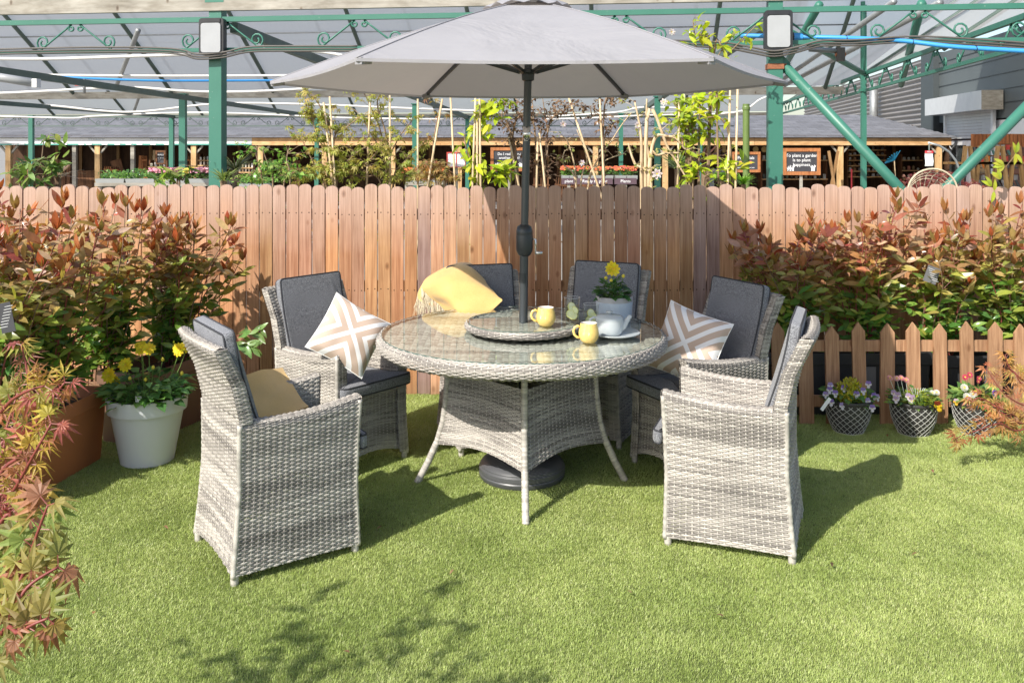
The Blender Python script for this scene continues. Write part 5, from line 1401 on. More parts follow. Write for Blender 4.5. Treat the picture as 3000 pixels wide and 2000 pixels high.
def daisy(par, pos, nrm, s, col):
    nrm = Vector(nrm).normalized(); a_ = nrm.cross(Vector((0, 1, 0.1))).normalized(); b_ = nrm.cross(a_)
    b = MB()
    for L_ in range(3):
        for i in range(14):
            a = 2*PI*i/14+L_*.2; r = .011*s*(1-.18*L_); z = .001*L_*s*2
            v = [(math.cos(a-.16)*r*.3, math.sin(a-.16)*r*.3, z), (math.cos(a+.16)*r*.3, math.sin(a+.16)*r*.3, z), (math.cos(a+.13)*r, math.sin(a+.13)*r, z+.003*s), (math.cos(a-.13)*r, math.sin(a-.13)*r, z+.003*s)]
            b.add(v, [(0, 1, 2, 3)], col=col)
    b.lathe([(.004*s, .002*s), (.003*s, .005*s), (0, .006*s)], seg=8, col=(.75, .6, .1))
    put('flower', b.mesh('daisy', M['petal']), par, mat4=orient(pos, b_, nrm))
def latticepot(px, D, label, seed):
    c = Vector((gx(px, D), D, 0)); t = thing('flower_pot', label, 'potted plant', c, 0, 'patterned bowl pots by the picket fence')
    H = .178
    def pr(z): return np.interp(z, [0, .01, .04, .09, .14, H], [.082, .086, .102, .120, .128, .130])
    b = MB(); b.lathe([(0, 0)]+[(float(pr(z)), z) for z in np.linspace(0, H, 10)]+[(.136, H), (.139, H+.01), (.136, H+.018), (.128, H+.018), (.122, H-.01)], seg=48); b.build('pot', M['darkpot'], t, smooth=True, angle=40)
    b = MB(); b.lathe([(0, H-.002), (.126, H-.006)], seg=24); b.build('soil', M['soil'], t)
    b = MB(); n = 19
    for s in (-1, 1):
        for k in range(n):
            pts = []
            for i in range(13):
                z = .004+(H-.01)*i/12; a = 2*PI*k/n+s*2.5*2*PI/n*i/12*1.9; r = float(pr(z))+.0008; pts.append((r*math.cos(a), r*math.sin(a), z))
            b.tube(pts, .0014, 4, cap=False)
    b.lathe([(float(pr(.002))+.001, 0), (float(pr(.004))+.004, .003), (float(pr(.006))+.001, .007)], seg=36); b.build('lattice', M['lattice'], t, kind='stuff')
    random.seed(seed)
    return t, Vector((0, 0, H))
t, o = latticepot(2485, 5.33, 'patterned bowl pot with yellow heather and pale violas, leftmost of the three', 1)
F = Foliage(t, [HE], 0)
for k in range(150):
    a = random.uniform(0, 2*PI); r = .085*math.sqrt(random.random()); tip = Vector((r*1.15*math.cos(a), -.025+r*math.sin(a), .20+.10*(1-(r/.085)**2)+random.uniform(-.01, .02)))
    rt = Vector((tip.x*.4, tip.y*.4, .165))
    for j in range(16):
        q = .3+.7*j/16; p = rt.lerp(tip, q); F.leaf(p, (random.uniform(-1, 1), random.uniform(-1, 1), 1.2), (random.uniform(-1, 1), -1, 1), random.uniform(.8, 1.3), jit(random.choice(((.55, .52, .03), (.34, .34, .03), (.50, .44, .06))), .15))
F.finish('leaf', 'heather_sprigs')
rosette(t, (0, 0, .17), .15, .10, 200, .75, ((.11, .25, .06), (.16, .30, .08)), [LR, LS], .6, 41, 0, 'viola_leaves')
for p in ((-.125, -.05, .25), (-.10, -.07, .235), (-.115, -.03, .27), (-.05, -.06, .262), (-.03, -.05, .265), (.045, -.05, .255), (.06, -.07, .25), (.015, -.09, .235), (.075, -.10, .20), (.13, -.05, .215), (.145, -.06, .21), (.11, -.02, .275), (-.13, -.09, .19), (-.08, -.12, .178), (.095, -.115, .165), (-.145, -.04, .22)):
    violapetals(t, p, (random.uniform(-.4, .4), -1, .3), 1.65, random.choice(((.30, .20, .55), (.42, .32, .62))), (.76, .74, .78))
b = MB(); b.box((-.165, -.10, .185), (.085, .002, .02), rot=Matrix.Rotation(-.95, 3, 'Y')); b.build('plant_tag', M['paper'], t)
t, o = latticepot(2676, 5.29, 'patterned bowl pot with a yellow pansy and pink daisies, middle of the three', 2)
rosette(t, (0, -.01, .17), .14, .09, 230, .8, ((.10, .22, .06), (.2, .32, .09), (.30, .38, .08)), [LR, LS], .6, 42, 0, 'bedding_leaves')
rosette(t, (.01, -.06, .18), .08, .08, 170, .8, ((.38, .42, .04), (.30, .36, .05)), [LS], .8, 43, 0, 'lime_sprigs')
st = MB()
for p, cc in (((-.15, -.03, .325), (.75, .38, .40)), ((-.115, -.04, .325), (.78, .45, .46)), ((-.085, -.03, .325), (.75, .36, .38)), ((-.065, -.05, .318), (.74, .34, .36)), ((.085, -.05, .245), (.82, .82, .80)), ((.115, -.04, .245), (.82, .82, .80)), ((.07, -.02, .235), (.8, .8, .78))):
    daisy(t, p, (random.uniform(-.2, .2), -.8, .7), 1.6, cc); st.tube([(p[0]*.6, p[1]*.6, .18), p], .0014, 4)
for p in ((-.14, -.06, .245), (-.135, -.08, .215), (-.07, -.09, .235), (-.045, -.09, .225), (-.055, -.10, .215), (-.12, -.07, .235)): violapetals(t, p, (random.uniform(-.3, .3), -1, .3), 1.65, (.48, .34, .52), (.76, .70, .72))
violapetals(t, (.085, -.12, .19), (.2, -1, .35), 2.3, (.20, .035, .01), (.80, .52, .02)); violapetals(t, (.10, -.115, .178), (.3, -1, .2), 1.6, (.8, .55, .02), (.80, .55, .02))
for k in range(7):
    a = -.5+k*.17; st.tube([(.01, -.03, .18), (.01+.03*math.sin(a*2), -.03, .235), (.01+.05*math.sin(a*2), -.035, .27)], .002, 4, col=(1, 1, 1))
st.build('flower_stems', M['silverleaf'] if 'silverleaf' in M else M['stem_green'], t, kind='stuff')
t, o = latticepot(2860, 5.29, 'patterned bowl pot with white and crimson daisies, rightmost of the three', 3)
rosette(t, (0, -.01, .17), .13, .10, 220, .95, ((.10, .22, .06), (.2, .34, .09), (.26, .38, .10)), [LR], .8, 44, 0, 'bedding_leaves')
st = MB()
for p, s_, cc in (((-.095, -.05, .275), 1.7, (.82, .82, .80)), ((-.10, -.09, .235), 1.7, (.82, .82, .80)), ((-.06, -.08, .245), 1.6, (.82, .82, .80)), ((-.035, -.06, .25), 1.1, (.80, .62, .06)), ((-.08, -.03, .33), 1.35, (.62, .07, .16)), ((-.06, -.04, .345), 1.4, (.66, .07, .18)), ((-.005, -.04, .325), 1.1, (.60, .10, .15)), ((-.015, -.05, .31), .8, (.6, .1, .15))):
    daisy(t, p, (random.uniform(-.2, .2), -.9, .5), s_*1.2, cc); st.tube([(p[0]*.6, p[1]*.6, .18), p], .0014, 4)
st.build('flower_stems', M['stem_green'], t, kind='stuff')
violapetals(t, (-.02, -.10, .205), (0, -1, .3), 2.0, (.16, .03, .02), (.80, .56, .02)); violapetals(t, (.02, -.08, .22), (0, -1, .3), 1.6, (.16, .03, .02), (.80, .56, .02)); violapetals(t, (.075, -.06, .245), (0, -1, .3), 1.5, (.20, .09, .50), (.24, .1, .55)); violapetals(t, (-.15, -.07, .20), (-.2, -1, .2), 1.5, (.6, .45, .5), (.80, .5, .05))
# ---- maples
def maple(label, base, branches, seed, kinds, colf, size=1.0, potted=None, name='japanese_maple', every=.055, mat='stem_red', singles=300):
    random.seed(seed); t = thing(name, label, 'maple', base)
    F = Foliage(t, kinds, singles); bs = Vector(base); ST = MB()
    for pts in branches:
        P = [Vector(p)-bs for p in pts]; n = 6; Q = []
        for i in range(len(P)-1):
            a = P[max(0, i-1)]; b_ = P[i]; c = P[i+1]; d = P[min(len(P)-1, i+2)]
            for k in range(n):
                u = k/n; Q.append(.5*((2*b_)+(c-a)*u+(2*a-5*b_+4*c-d)*u*u+(3*b_-a-3*c+d)*u**3))
        Q.append(P[-1]); L = sum((Q[i+1]-Q[i]).length for i in range(len(Q)-1))
        b = MB(); b.tube(Q, [.0042*(1-.75*i/len(Q))+.0008 for i in range(len(Q))], 6); b.build('branch', M[mat], t, smooth=True)
        s = 0; nl = max(3, int(L/every))
        for k in range(nl+1):
            q = .22+.78*k/nl if len(branches) > 1 else k/nl
            f = q*(len(Q)-1); i = min(int(f), len(Q)-2); p = Q[i].lerp(Q[i+1], f-i); tg = (Q[i+1]-Q[i]).normalized()
            for sd in (-1, 1):
                side = tg.cross(Vector((random.uniform(-.3, .3), -1, .2))).normalized()*sd
                d = (side+tg*.5+Vector((random.uniform(-.3, .3), random.uniform(-.3, .3), random.uniform(-.2, .4)))).normalized(); st_ = random.uniform(.015, .035)*size; e = p+d*st_
                ST.tube([p, e], .0009, 3)
                F.leaf(e, d+Vector((0, 0, -.25)), (random.uniform(-.5, .5), random.uniform(-1, -.1), 1), size*random.uniform(.75, 1.2), colf(q, (bs+e)), random.randrange(len(kinds)))
    ST.build('leaf_stalks', M[mat], t, kind='stuff')
    F.finish()
    if potted:
        p = Vector(potted)-bs; b = MB(); b.lathe([(0, 0), (.13, 0), (.17, .26), (.185, .27), (.18, .30), (.16, .30), (.155, .25), (0, .24)], tuple(p), 32); b.build('pot', M['blacktub'], t, smooth=True, angle=30)
    return t
def cf_left(q, p):
    if p.z > 1.24 or random.random() < .33: c = random.choice(((.42, .12, .10), (.36, .13, .09), (.46, .20, .13)))
    elif p.z > 1.02: c = random.choice(((.46, .30, .06), (.50, .35, .06), (.42, .19, .07), (.30, .30, .06), (.36, .33, .07)))
    else: c = random.choice(((.34, .10, .10), (.28, .07, .08), (.46, .30, .09), (.40, .33, .08), (.40, .17, .11)))
    return jit(c, .2)
A_ = lambda px, py, D: tuple(at(px, py, D))
N_ = lambda px, py, D: tuple(at(px, py, D*.68))
BL = (-1.30, 1.72, .30)
maple('japanese maple with fine crimson and orange leaves at the left edge', BL,
      [[BL, N_(-60, 1500, 2.6), N_(60, 1330, 2.6), N_(120, 1210, 2.6), N_(190, 1120, 2.6)],
       [BL, N_(-40, 1450, 2.7), N_(20, 1250, 2.75), N_(60, 1130, 2.8)],
       [BL, N_(-50, 1400, 2.8), N_(90, 1210, 2.95), N_(78, 1080, 3.0), N_(62, 1010, 3.0)],
       [BL, N_(-60, 1550, 2.5), N_(30, 1450, 2.5), N_(100, 1330, 2.45), N_(150, 1240, 2.45)],
       [BL, N_(-40, 1600, 2.5), N_(40, 1520, 2.5), N_(90, 1440, 2.5)],
       [BL, N_(-70, 1350, 2.6), N_(10, 1200, 2.6), N_(70, 1150, 2.5), N_(130, 1130, 2.5)]],
      51, [MPN, MPN, MP], cf_left, .58, (-1.30, 1.72, 0), every=.092)
def cf_low(q, p): return jit(random.choice(((.32, .30, .07), (.36, .30, .08), (.28, .24, .07), (.38, .18, .09), (.24, .29, .07))), .18)
BL2 = (-1.05, 1.30, .30)
maple('green and bronze maple branch reaching in at the lower left corner', BL2,
      [[BL2, N_(-40, 1880, 2.15), N_(60, 1700, 2.2), N_(110, 1560, 2.2), N_(140, 1420+60, 2.2)],
       [BL2, N_(-60, 1900, 2.1), N_(20, 1820, 2.1), N_(80, 1720, 2.12), N_(170, 1660, 2.15)],
       [BL2, N_(-60, 1960, 2.1), N_(60, 1850, 2.05), N_(140, 1810, 2.05)],
       [BL2, N_(-40, 1800, 2.2), N_(50, 1640, 2.25), N_(60, 1580, 2.25)]],
      52, [MP], cf_low, .66, (-1.05, 1.30, 0), every=.115)
def cf_right(q, p): return jit(random.choice(((.52, .30, .09), (.46, .22, .09), (.52, .38, .12), (.48, .18, .09))), .15)
BR = (2.95, 4.92, .25)
maple('small orange leaved maple reaching in front of the right patterned pot', BR,
      [[BR, A_(3010, 1190, 4.9), A_(2940, 1150, 4.85), A_(2890, 1080, 4.85)],
       [BR, A_(3020, 1130, 4.95), A_(2960, 1080, 4.95), A_(2945, 1040, 4.95)],
       [BR, A_(2990, 1260, 4.8), A_(2930, 1240, 4.75), A_(2880, 1255, 4.7), A_(2820, 1275, 4.68), A_(2800, 1285, 4.66)],
       [BR, A_(2990, 1220, 4.85), A_(2920, 1190, 4.8), A_(2870, 1165, 4.8), A_(2845, 1180, 4.8)],
       [BR, A_(3000, 1240, 4.85), A_(2950, 1215, 4.8), A_(2905, 1200, 4.8)],
       [BR, A_(3040, 1160, 4.95), A_(2990, 1120, 4.95), A_(2975, 1090, 4.95)]],
      53, [MP5, MPN], cf_right, .92, (3.02, 4.95, 0), every=.05)
# ---- the young tree standing behind the photographer's left, it throws the leaf shade on the lawn
def shade_tree():
    random.seed(61); t = thing('young_tree', 'young broadleaf tree behind the camera that shades the near lawn', 'tree', (-2.36, .80, 0))
    b = MB(); b.tube([(0, 0, 0), (.02, .02, .8), (.0, .03, 1.5), (.05, .05, 2.2)], [.03, .026, .02, .01], 8); b.build('trunk', M['bark'], t, smooth=True)
    F = Foliage(t, [LF, LF2], 0)
    for k in range(22):
        z = random.uniform(1.15, 2.3); a = random.uniform(0, 2*PI); L = random.uniform(.25, .62); d = Vector((math.cos(a), math.sin(a), random.uniform(.1, .5))); p0 = Vector((.02, .04, z)); p1 = p0+d*L
        b = MB(); b.tube([p0, p1], [.006, .002], 5); b.build('branch', M['bark'], t)
        for j in range(7):
            q = .35+.65*j/7; F.leaf(p0.lerp(p1, q), (random.uniform(-1, 1), random.uniform(-1, 1), random.uniform(-.2, .6)), (0, 0, 1), random.uniform(.8, 1.2), jit((.10, .2, .04)), j % 2)
    F.finish()
shade_tree()
# fallen leaves and bits on the lawn
for px, py, c, lb in ((272, 1823, (.50, .27, .14), 'curled pinkish leaf lying on the grass at the lower left'), (2600, 1287, (.25, .11, .06), 'brown crumpled leaf on the grass below the patterned pots'), (2436, 1668, (.12, .08, .05), 'dark twig-like leaf on the grass right of the near right chair'), (1024, 1938, (.42, .22, .14), 'pink brown leaf lying in the leaf shade at the bottom'), (2730, 1392, (.35, .17, .12), 'small rusty leaf on the grass at the right'), (1850, 1760, (.38, .3, .16), 'tan scrap of leaf on the lit grass below the near right chair'), (2120, 1830, (.22, .12, .07), 'dark brown scrap on the grass near the bottom right'), (1330, 1690, (.4, .26, .15), 'reddish scrap of leaf on the grass in front of the table'), (2690, 1640, (.3, .2, .1), 'small brown scrap on the open grass at the right'), (1120, 1560, (.3, .18, .1), 'brown leaf scrap at the edge of the chair shade'), (480, 1560, (.36, .2, .12), 'brown leaf scrap on the grass left of the near left chair')):
    D = EYE*FOC/(py-424); t = thing('fallen_leaf', lb, 'fallen leaf', (gx(px, D), D, .03), random.uniform(0, 6), 'fallen leaves on the lawn')
    put('blade', LF2[0], t, color=c, scale=.36, rot=(.2, .1, 0))
# ================================================================== BEHIND THE FENCE
def cane(par, px0, py0, px1, py1, D, r=.009, name='support_cane'):
    o = Vector(par.location); a = at(px0, py0, D); c = at(px1, py1, D); d = (a-c)/max(.01, (a.z-c.z)); g0 = c-d*c.z
    b = MB(); b.tube([a-o, c-o, g0-o], [r*.9, r, r*1.05], 7); return b.build(name, M['cane'], par, smooth=True)
def bgtree(label, cat, px, D, stems, nleaf, kinds, cols, size, seed, spread=.14, trunkmat='bark', name='young_tree', canes=(), r0=.008, singles=0, group=None, zmin=.9, droop=0, mat='leaf_soft', grav=.2):
    "stems: list of lists of (px,py[,D]) from bottom to top"
    random.seed(seed); t = thing(name, label, cat, (gx(px, D), D, 0), 0, group); o = Vector(t.location)
    F = Foliage(t, kinds, singles); allp = []
    for S_ in stems:
        P = [at(q[0], q[1], q[2] if len(q) > 2 else D)-o for q in S_]; P = [Vector((P[0].x*.6, P[0].y, 0))]+P; Q = []
        for i in range(len(P)-1):
            a = P[max(0, i-1)]; b_ = P[i]; c = P[i+1]; d = P[min(len(P)-1, i+2)]
            for k in range(6): u = k/6; Q.append(.5*((2*b_)+(c-a)*u+(2*a-5*b_+4*c-d)*u*u+(3*b_-a-3*c+d)*u**3))
        Q.append(P[-1]); b = MB(); b.tube(Q, [r0*(1-.75*i/len(Q))+.0012 for i in range(len(Q))], 6); b.build('stem', M[trunkmat], t, smooth=True)
        allp.append(Q)
    tw = MB()
    while len(F.items) < nleaf:
        Q = random.choice(allp); i = random.randrange(3, len(Q)); p = Q[i]
        if p.z < zmin*.9: continue
        a = random.uniform(0, 2*PI); d = Vector((math.cos(a), math.sin(a)*.7, random.uniform(-.25, .6))); e = p+d*random.uniform(.3, 1.0)*spread*1.6
        if e.z < zmin-.1: continue
        tw.tube([p, p.lerp(e, .5)+Vector((0, 0, .02)), e], [.0022, .0016, .0009], 3)
        for j in range(random.randint(3, 7)):
            q = p.lerp(e, random.uniform(.35, 1.05))+Vector([random.uniform(-.02, .02) for _ in range(3)])
            F.leaf(q, (random.uniform(-1, 1), random.uniform(-1, 1), random.uniform(-1, .7)-droop), (random.uniform(-.6, .6), random.uniform(-1, .2), 1), size*random.uniform(.6, 1.25), jit(random.choice(cols), .2), random.randrange(len(kinds)))
    tw.build('twigs', M[trunkmat], t, kind='stuff')
    for c in canes: cane(t, *c[:4], c[4] if len(c) > 4 else D-.05)
    F.finish('leaf', 'foliage', mat)
    return t
YG = ((.42, .42, .07), (.36, .38, .07), (.50, .46, .12), (.30, .34, .06), (.46, .36, .12))
LIME = ((.48, .56, .03), (.55, .60, .05), (.38, .48, .04))
BRN = ((.17, .095, .055), (.24, .14, .08), (.12, .07, .045), (.30, .19, .11))
GREEN = ((.10, .22, .05), (.14, .28, .06), (.20, .34, .08), (.07, .16, .05))
bgtree('glossy green laurel rising above the fence at the far left', 'shrub', 90, 7.2, [[(80, 560), (70, 500), (60, 470)], [(100, 560), (120, 480), (128, 410)], [(60, 560), (35, 520), (30, 500)], [(120, 560), (150, 510), (150, 480)], [(100, 560), (95, 500), (95, 480)]], 190, [LF, LF3], ((.14, .24, .06), (.24, .34, .09), (.30, .38, .14), (.10, .18, .05)), .95, 71, .11, name='laurel_shrub', singles=190)
bgtree('broad leaved green plant left of the thick left post', 'shrub', 515, 7.0, [[(520, 560), (515, 520), (510, 492)], [(525, 560), (535, 530), (545, 510)], [(510, 560), (500, 540), (495, 530)]], 46, [LF, LF3], ((.16, .28, .06), (.30, .40, .08), (.36, .42, .12)), 1.0, 72, .1, name='leafy_plant', singles=46, zmin=1.2)
bgtree('bright green creeper climbing right of the left post', 'climber', 790, 7.3, [[(770, 560), (755, 480), (752, 430)], [(800, 560), (790, 500), (770, 440)], [(830, 560), (850, 520), (860, 500)], [(740, 560), (720, 520)], [(850, 560), (840, 470), (850, 425)]], 380, [MP5, LR], ((.20, .38, .07), (.28, .46, .09), (.14, .30, .06), (.36, .48, .12)), .85, 73, .13, name='climbing_plant', singles=120)
bgtree('tall yellow green maple tied to two pale canes', 'tree', 970, 7.6, [[(975, 560), (965, 450), (945, 330), (915, 280)], [(985, 560), (1020, 470), (1090, 420)], [(960, 560), (920, 480), (880, 400)], [(970, 520), (930, 400), (900, 300)], [(985, 540), (1050, 500), (1110, 440)], [(975, 450), (1010, 380), (1060, 340)], [(955, 560), (890, 520), (860, 500)], [(970, 400), (905, 345), (895, 270)]], 1050, [MP5], YG, 1.0, 74, .13, canes=((966, 283, 982, 545), (948, 300, 975, 545)), singles=150, name='maple_tree')
bgtree('second yellow green maple with arching branches behind the fence', 'tree', 1140, 7.8, [[(1140, 560), (1130, 470), (1080, 380), (1060, 340)], [(1150, 560), (1180, 480), (1240, 420)], [(1120, 560), (1060, 520), (1000, 500)], [(1150, 560), (1200, 530), (1270, 520)], [(1140, 520), (1160, 420), (1210, 350)], [(1130, 480), (1080, 300), (1045, 255)], [(1140, 470), (1105, 300), (1150, 260)]], 780, [MP5], YG, .95, 75, .13, canes=((1142, 262, 1143, 545), (1224, 290, 1224, 545), (1084, 300, 1080, 400)), singles=110, name='maple_tree')
bgtree('low coppery maple in front of the red framed notice', 'tree', 1290, 7.4, [[(1280, 560), (1250, 520), (1220, 500)], [(1290, 560), (1310, 520), (1340, 510)], [(1290, 560), (1280, 500), (1260, 490)], [(1285, 560), (1268, 440), (1292, 300)], [(1300, 560), (1350, 530)]], 360, [MPN, MP5], ((.42, .26, .09), (.46, .34, .10), (.34, .30, .09), (.40, .18, .08)), .8, 76, .1, canes=((1320, 285, 1333, 545), (1296, 290, 1264, 480)), singles=60, zmin=1.15, name='maple_tree')
bgtree('lime green climber on tall canes left of the parasol pole', 'climber', 1400, 7.2, [[(1395, 560), (1395, 460), (1400, 370), (1425, 300)], [(1400, 400), (1440, 340), (1440, 290)], [(1400, 380), (1470, 310), (1480, 300)], [(1410, 560), (1450, 520), (1480, 500)], [(1390, 560), (1365, 430), (1360, 395)], [(1410, 560), (1400, 500), (1410, 480)]], 330, [LR, LF], LIME, 1.15, 77, .09, canes=((1393, 285, 1384, 545), (1405, 290, 1408, 545), (1398, 330, 1398, 520)), name='climbing_plant', singles=150)
bgtree('brown leaved sapling just left of the parasol pole', 'tree', 1500, 7.5, [[(1520, 560), (1505, 450), (1490, 370), (1460, 330)], [(1515, 500), (1500, 400), (1520, 340)], [(1510, 460), (1470, 350), (1490, 280)], [(1500, 420), (1540, 330), (1510, 290)]], 420, [LR], BRN, .62, 78, .09, canes=((1490, 400, 1520, 545),), singles=50)
bgtree('brown leaved sapling just right of the parasol pole', 'tree', 1585, 7.5, [[(1575, 560), (1570, 450), (1560, 300)], [(1575, 500), (1600, 380), (1640, 320)], [(1590, 560), (1605, 420), (1590, 290)], [(1600, 420), (1650, 330), (1665, 310)], [(1570, 420), (1545, 330), (1580, 270)]], 560, [LR], BRN, .66, 79, .1, canes=((1580, 390, 1597, 545), (1575, 400, 1572, 545)), singles=60)
bgtree('thin sapling with curled brown leaves on a leaning cane', 'tree', 1760, 7.6, [[(1770, 560), (1768, 420), (1755, 300)], [(1768, 450), (1790, 380), (1800, 360)], [(1765, 400), (1735, 340), (1730, 310)], [(1768, 350), (1800, 300), (1820, 285)]], 260, [LR], BRN, .66, 80, .09, canes=((1664, 280, 1752, 545), (1757, 290, 1770, 545)), singles=40)
bgtree('pale twiggy magnolia with a few white flowers', 'tree', 1700, 7.9, [[(1690, 560), (1665, 420), (1640, 400)], [(1700, 560), (1720, 470), (1690, 380)], [(1690, 560), (1650, 480), (1655, 440)], [(1720, 560), (1800, 400), (1850, 330)], [(1720, 560), (1760, 480), (1830, 450)]], 150, [LR], ((.40, .44, .12), (.30, .2, .12), (.46, .46, .2)), .6, 81, .09, trunkmat='cane', singles=20, name='magnolia_tree')
bgtree('magnolia with a thick pale S shaped trunk and white blooms', 'tree', 1905, 7.0, [[(1907, 560), (1903, 480), (1893, 400), (1895, 290)], [(1905, 470), (1960, 400), (2010, 440)], [(1900, 500), (1930, 455), (1990, 448)], [(1880, 560), (1878, 400), (1860, 300)], [(1905, 560), (1860, 480), (1840, 420)], [(1895, 350), (1960, 440), (2010, 520)]], 170, [LR], ((.42, .44, .14), (.34, .34, .1)), .65, 82, .08, trunkmat='cane', r0=.017, singles=20, name='magnolia_tree')
bgtree('lime leaved climber on two tall stakes near the right post', 'climber', 2145, 7.1, [[(2130, 560), (2135, 480), (2130, 440)], [(2155, 560), (2140, 450), (2145, 410)], [(2140, 420), (2060, 340), (2050, 300)], [(2100, 320), (2100, 300), (2080, 290)]], 160, [LR, LF], LIME, 1.15, 83, .07, canes=((2139, 265, 2132, 545), (2161, 262, 2155, 545)), name='climbing_plant', singles=160)
bgtree('tall climber with lime leaves reaching above the parasol', 'climber', 2020, 7.3, [[(2020, 560), (2015, 420), (2030, 300), (2100, 170), (2150, 100)], [(2020, 400), (1990, 330), (1975, 300)], [(2030, 420), (2010, 350), (1960, 360)], [(2090, 180), (2130, 160), (2200, 90)], [(2080, 200), (2060, 110), (2020, 100)], [(2025, 430), (2060, 400), (2080, 360)], [(2050, 250), (2040, 150), (2030, 60)], [(2010, 450), (2010, 380), (2040, 350)]], 420, [LR, LF], LIME+((.30, .40, .06),), 1.05, 84, .09, canes=((1990, 300, 1985, 545),), name='climbing_plant', singles=160)
bgtree('low yellow green leaves in front of the cordyline', 'shrub', 2050, 7.0, [[(2050, 570), (2045, 520), (2035, 500)], [(2060, 570), (2070, 520), (2060, 500)], [(2030, 570), (2030, 530)]], 60, [LF, LR], LIME, 1.05, 85, .09, name='leafy_plant', singles=60, zmin=1.15)
# white magnolia blooms
for px, py, D, lb in ((1705, 478, 7.8, 'white star shaped bloom low on the pale magnolia'), (1868, 368, 7.0, 'white bloom beside the thick pale trunk'), (1925, 510, 6.9, 'large pinkish white bloom low behind the fence'), (1945, 300, 7.0, 'white bloom just under the right half of the parasol'), (1968, 95, 7.3, 'pale bloom above the parasol at the right'), (1650, 365, 7.8, 'pale blossom on the twiggy magnolia right of the pole')):
    t = thing('magnolia_bloom', lb, 'flower', at(px, py, D), 0, 'magnolia blooms')
    dahlia(t, (0, 0, 0), (random.uniform(-.4, .4), -1, .2), .9 if px != 1925 else 1.3, (.66, .58, .58), layers=((7, 1, .2), (5, .8, .7)))
# rightmost sprig hanging over the fence
t = thing('climbing_sprig', 'thin bare climber stem with lime leaflets at the right end of the fence', 'climber', at(2930, 900, 5.9)); o = Vector(t.location)
b = MB(); b.tube([at(2998, 960, 5.9)-o, at(2985, 780, 5.9)-o, at(2960, 660, 5.95)-o, at(2915, 580, 6.0)-o, at(2912, 550, 6.02)-o, at(2930, 510, 6.0)-o, at(2970, 460, 6.0)-o, at(2988, 420, 6.0)-o], [.006, .005, .004, .004, .003, .003, .002, .001], 6); b.build('stem', M['bark'], t, smooth=True)
F = Foliage(t, [LF], 60)
for px, py, ds in ((2942, 482, ((-1, .15), (-1, -.2), (-.7, -.8), (-.8, .5))), (2975, 450, ((-.2, 1), (.2, .8), (.4, -.6), (-.1, -1))), (2932, 525, ((-.8, .7), (-.3, 1), (-.5, .3))), (2906, 545, ((-.5, .8), (-.9, .5))), (2912, 560, ((.1, 1), (-.2, -.9)))):
    for dx, dz in ds: F.leaf(at(px, py, 5.98)-o, (dx, -.2, dz), (.2, -1, .3), .8, jit((.46, .52, .06), .15))
F.finish()
# ---- plants with strap leaves
def spiky(label, px, py, D, n, L, cols, seed, cat='plant', name='spiky_plant', wd=.022, up=1.0, par=None):
    random.seed(seed); p0 = at(px, py, D); t = thing(name, label, cat, (p0.x, p0.y, 0))
    b = MB()
    for k in range(n):
        a = random.uniform(0, 2*PI); e = random.uniform(.25, 1.5)*up; l = L*random.uniform(.6, 1.1); d = Vector((math.cos(a), math.sin(a), e)).normalized(); sd = d.cross(Vector((0, 0, 1))).normalized()*wd/2
        o = Vector((0, 0, p0.z)); V = []
        for i, (f, w_) in enumerate(((0, .5), (.4, 1), (.8, .6), (1, .05))):
            q = o+d*l*f+Vector((0, 0, -l*.30*f*f)); V += [q-sd*w_, q+sd*w_]
        b.add(V, [(0, 1, 3, 2), (2, 3, 5, 4), (4, 5, 7, 6)], col=jit(random.choice(cols), .2))
    b.build('strap_leaves', M['leaf'], t, kind='stuff')
    b = MB(); b.tube([(0, 0, 0), (0, 0, p0.z)], .03, 8); b.build('trunk', M['bark'], t)
    return t
spiky('dark green palm with thin leaflets right of the left post', 690, 500, 8.5, 90, .34, ((.10, .14, .05), (.18, .2, .09), (.28, .30, .16)), 91, 'palm', 'palm_plant', .012)
spiky('low palm fronds at the foot of the left post', 655, 530, 8.0, 60, .24, ((.16, .22, .06), (.30, .34, .12)), 92, 'palm', 'palm_plant', .012)
spiky('green fan palm behind the magnolia trunk', 1985, 495, 9.5, 90, .36, ((.16, .26, .08), (.30, .36, .16), (.12, .2, .06)), 93, 'palm', 'palm_plant', .016)
spiky('purple bronze cordyline with strap leaves', 2062, 480, 10, 80, .42, ((.10, .04, .04), (.16, .07, .05), (.07, .035, .035)), 94, 'cordyline', 'cordyline_plant', .024)
spiky('bright green day lily clump in front of the perennials sign', 2118, 530, 10.5, 150, .30, ((.18, .38, .04), (.26, .46, .06), (.34, .5, .1)), 95, 'lily', 'lily_clump', .014)
spiky('second green day lily clump beside the perennials sign', 2178, 540, 10.5, 110, .26, ((.18, .38, .04), (.26, .46, .06)), 96, 'lily', 'lily_clump', .014)
spiky('reddish strap leaved plant at the left behind the fence', 168, 520, 7.4, 20, .30, ((.26, .17, .12), (.36, .26, .18), (.20, .16, .10)), 97, 'plant', 'strap_plant', .022)
M['traygrey'] = simple('tray_grey', (.30, .31, .30), .6)
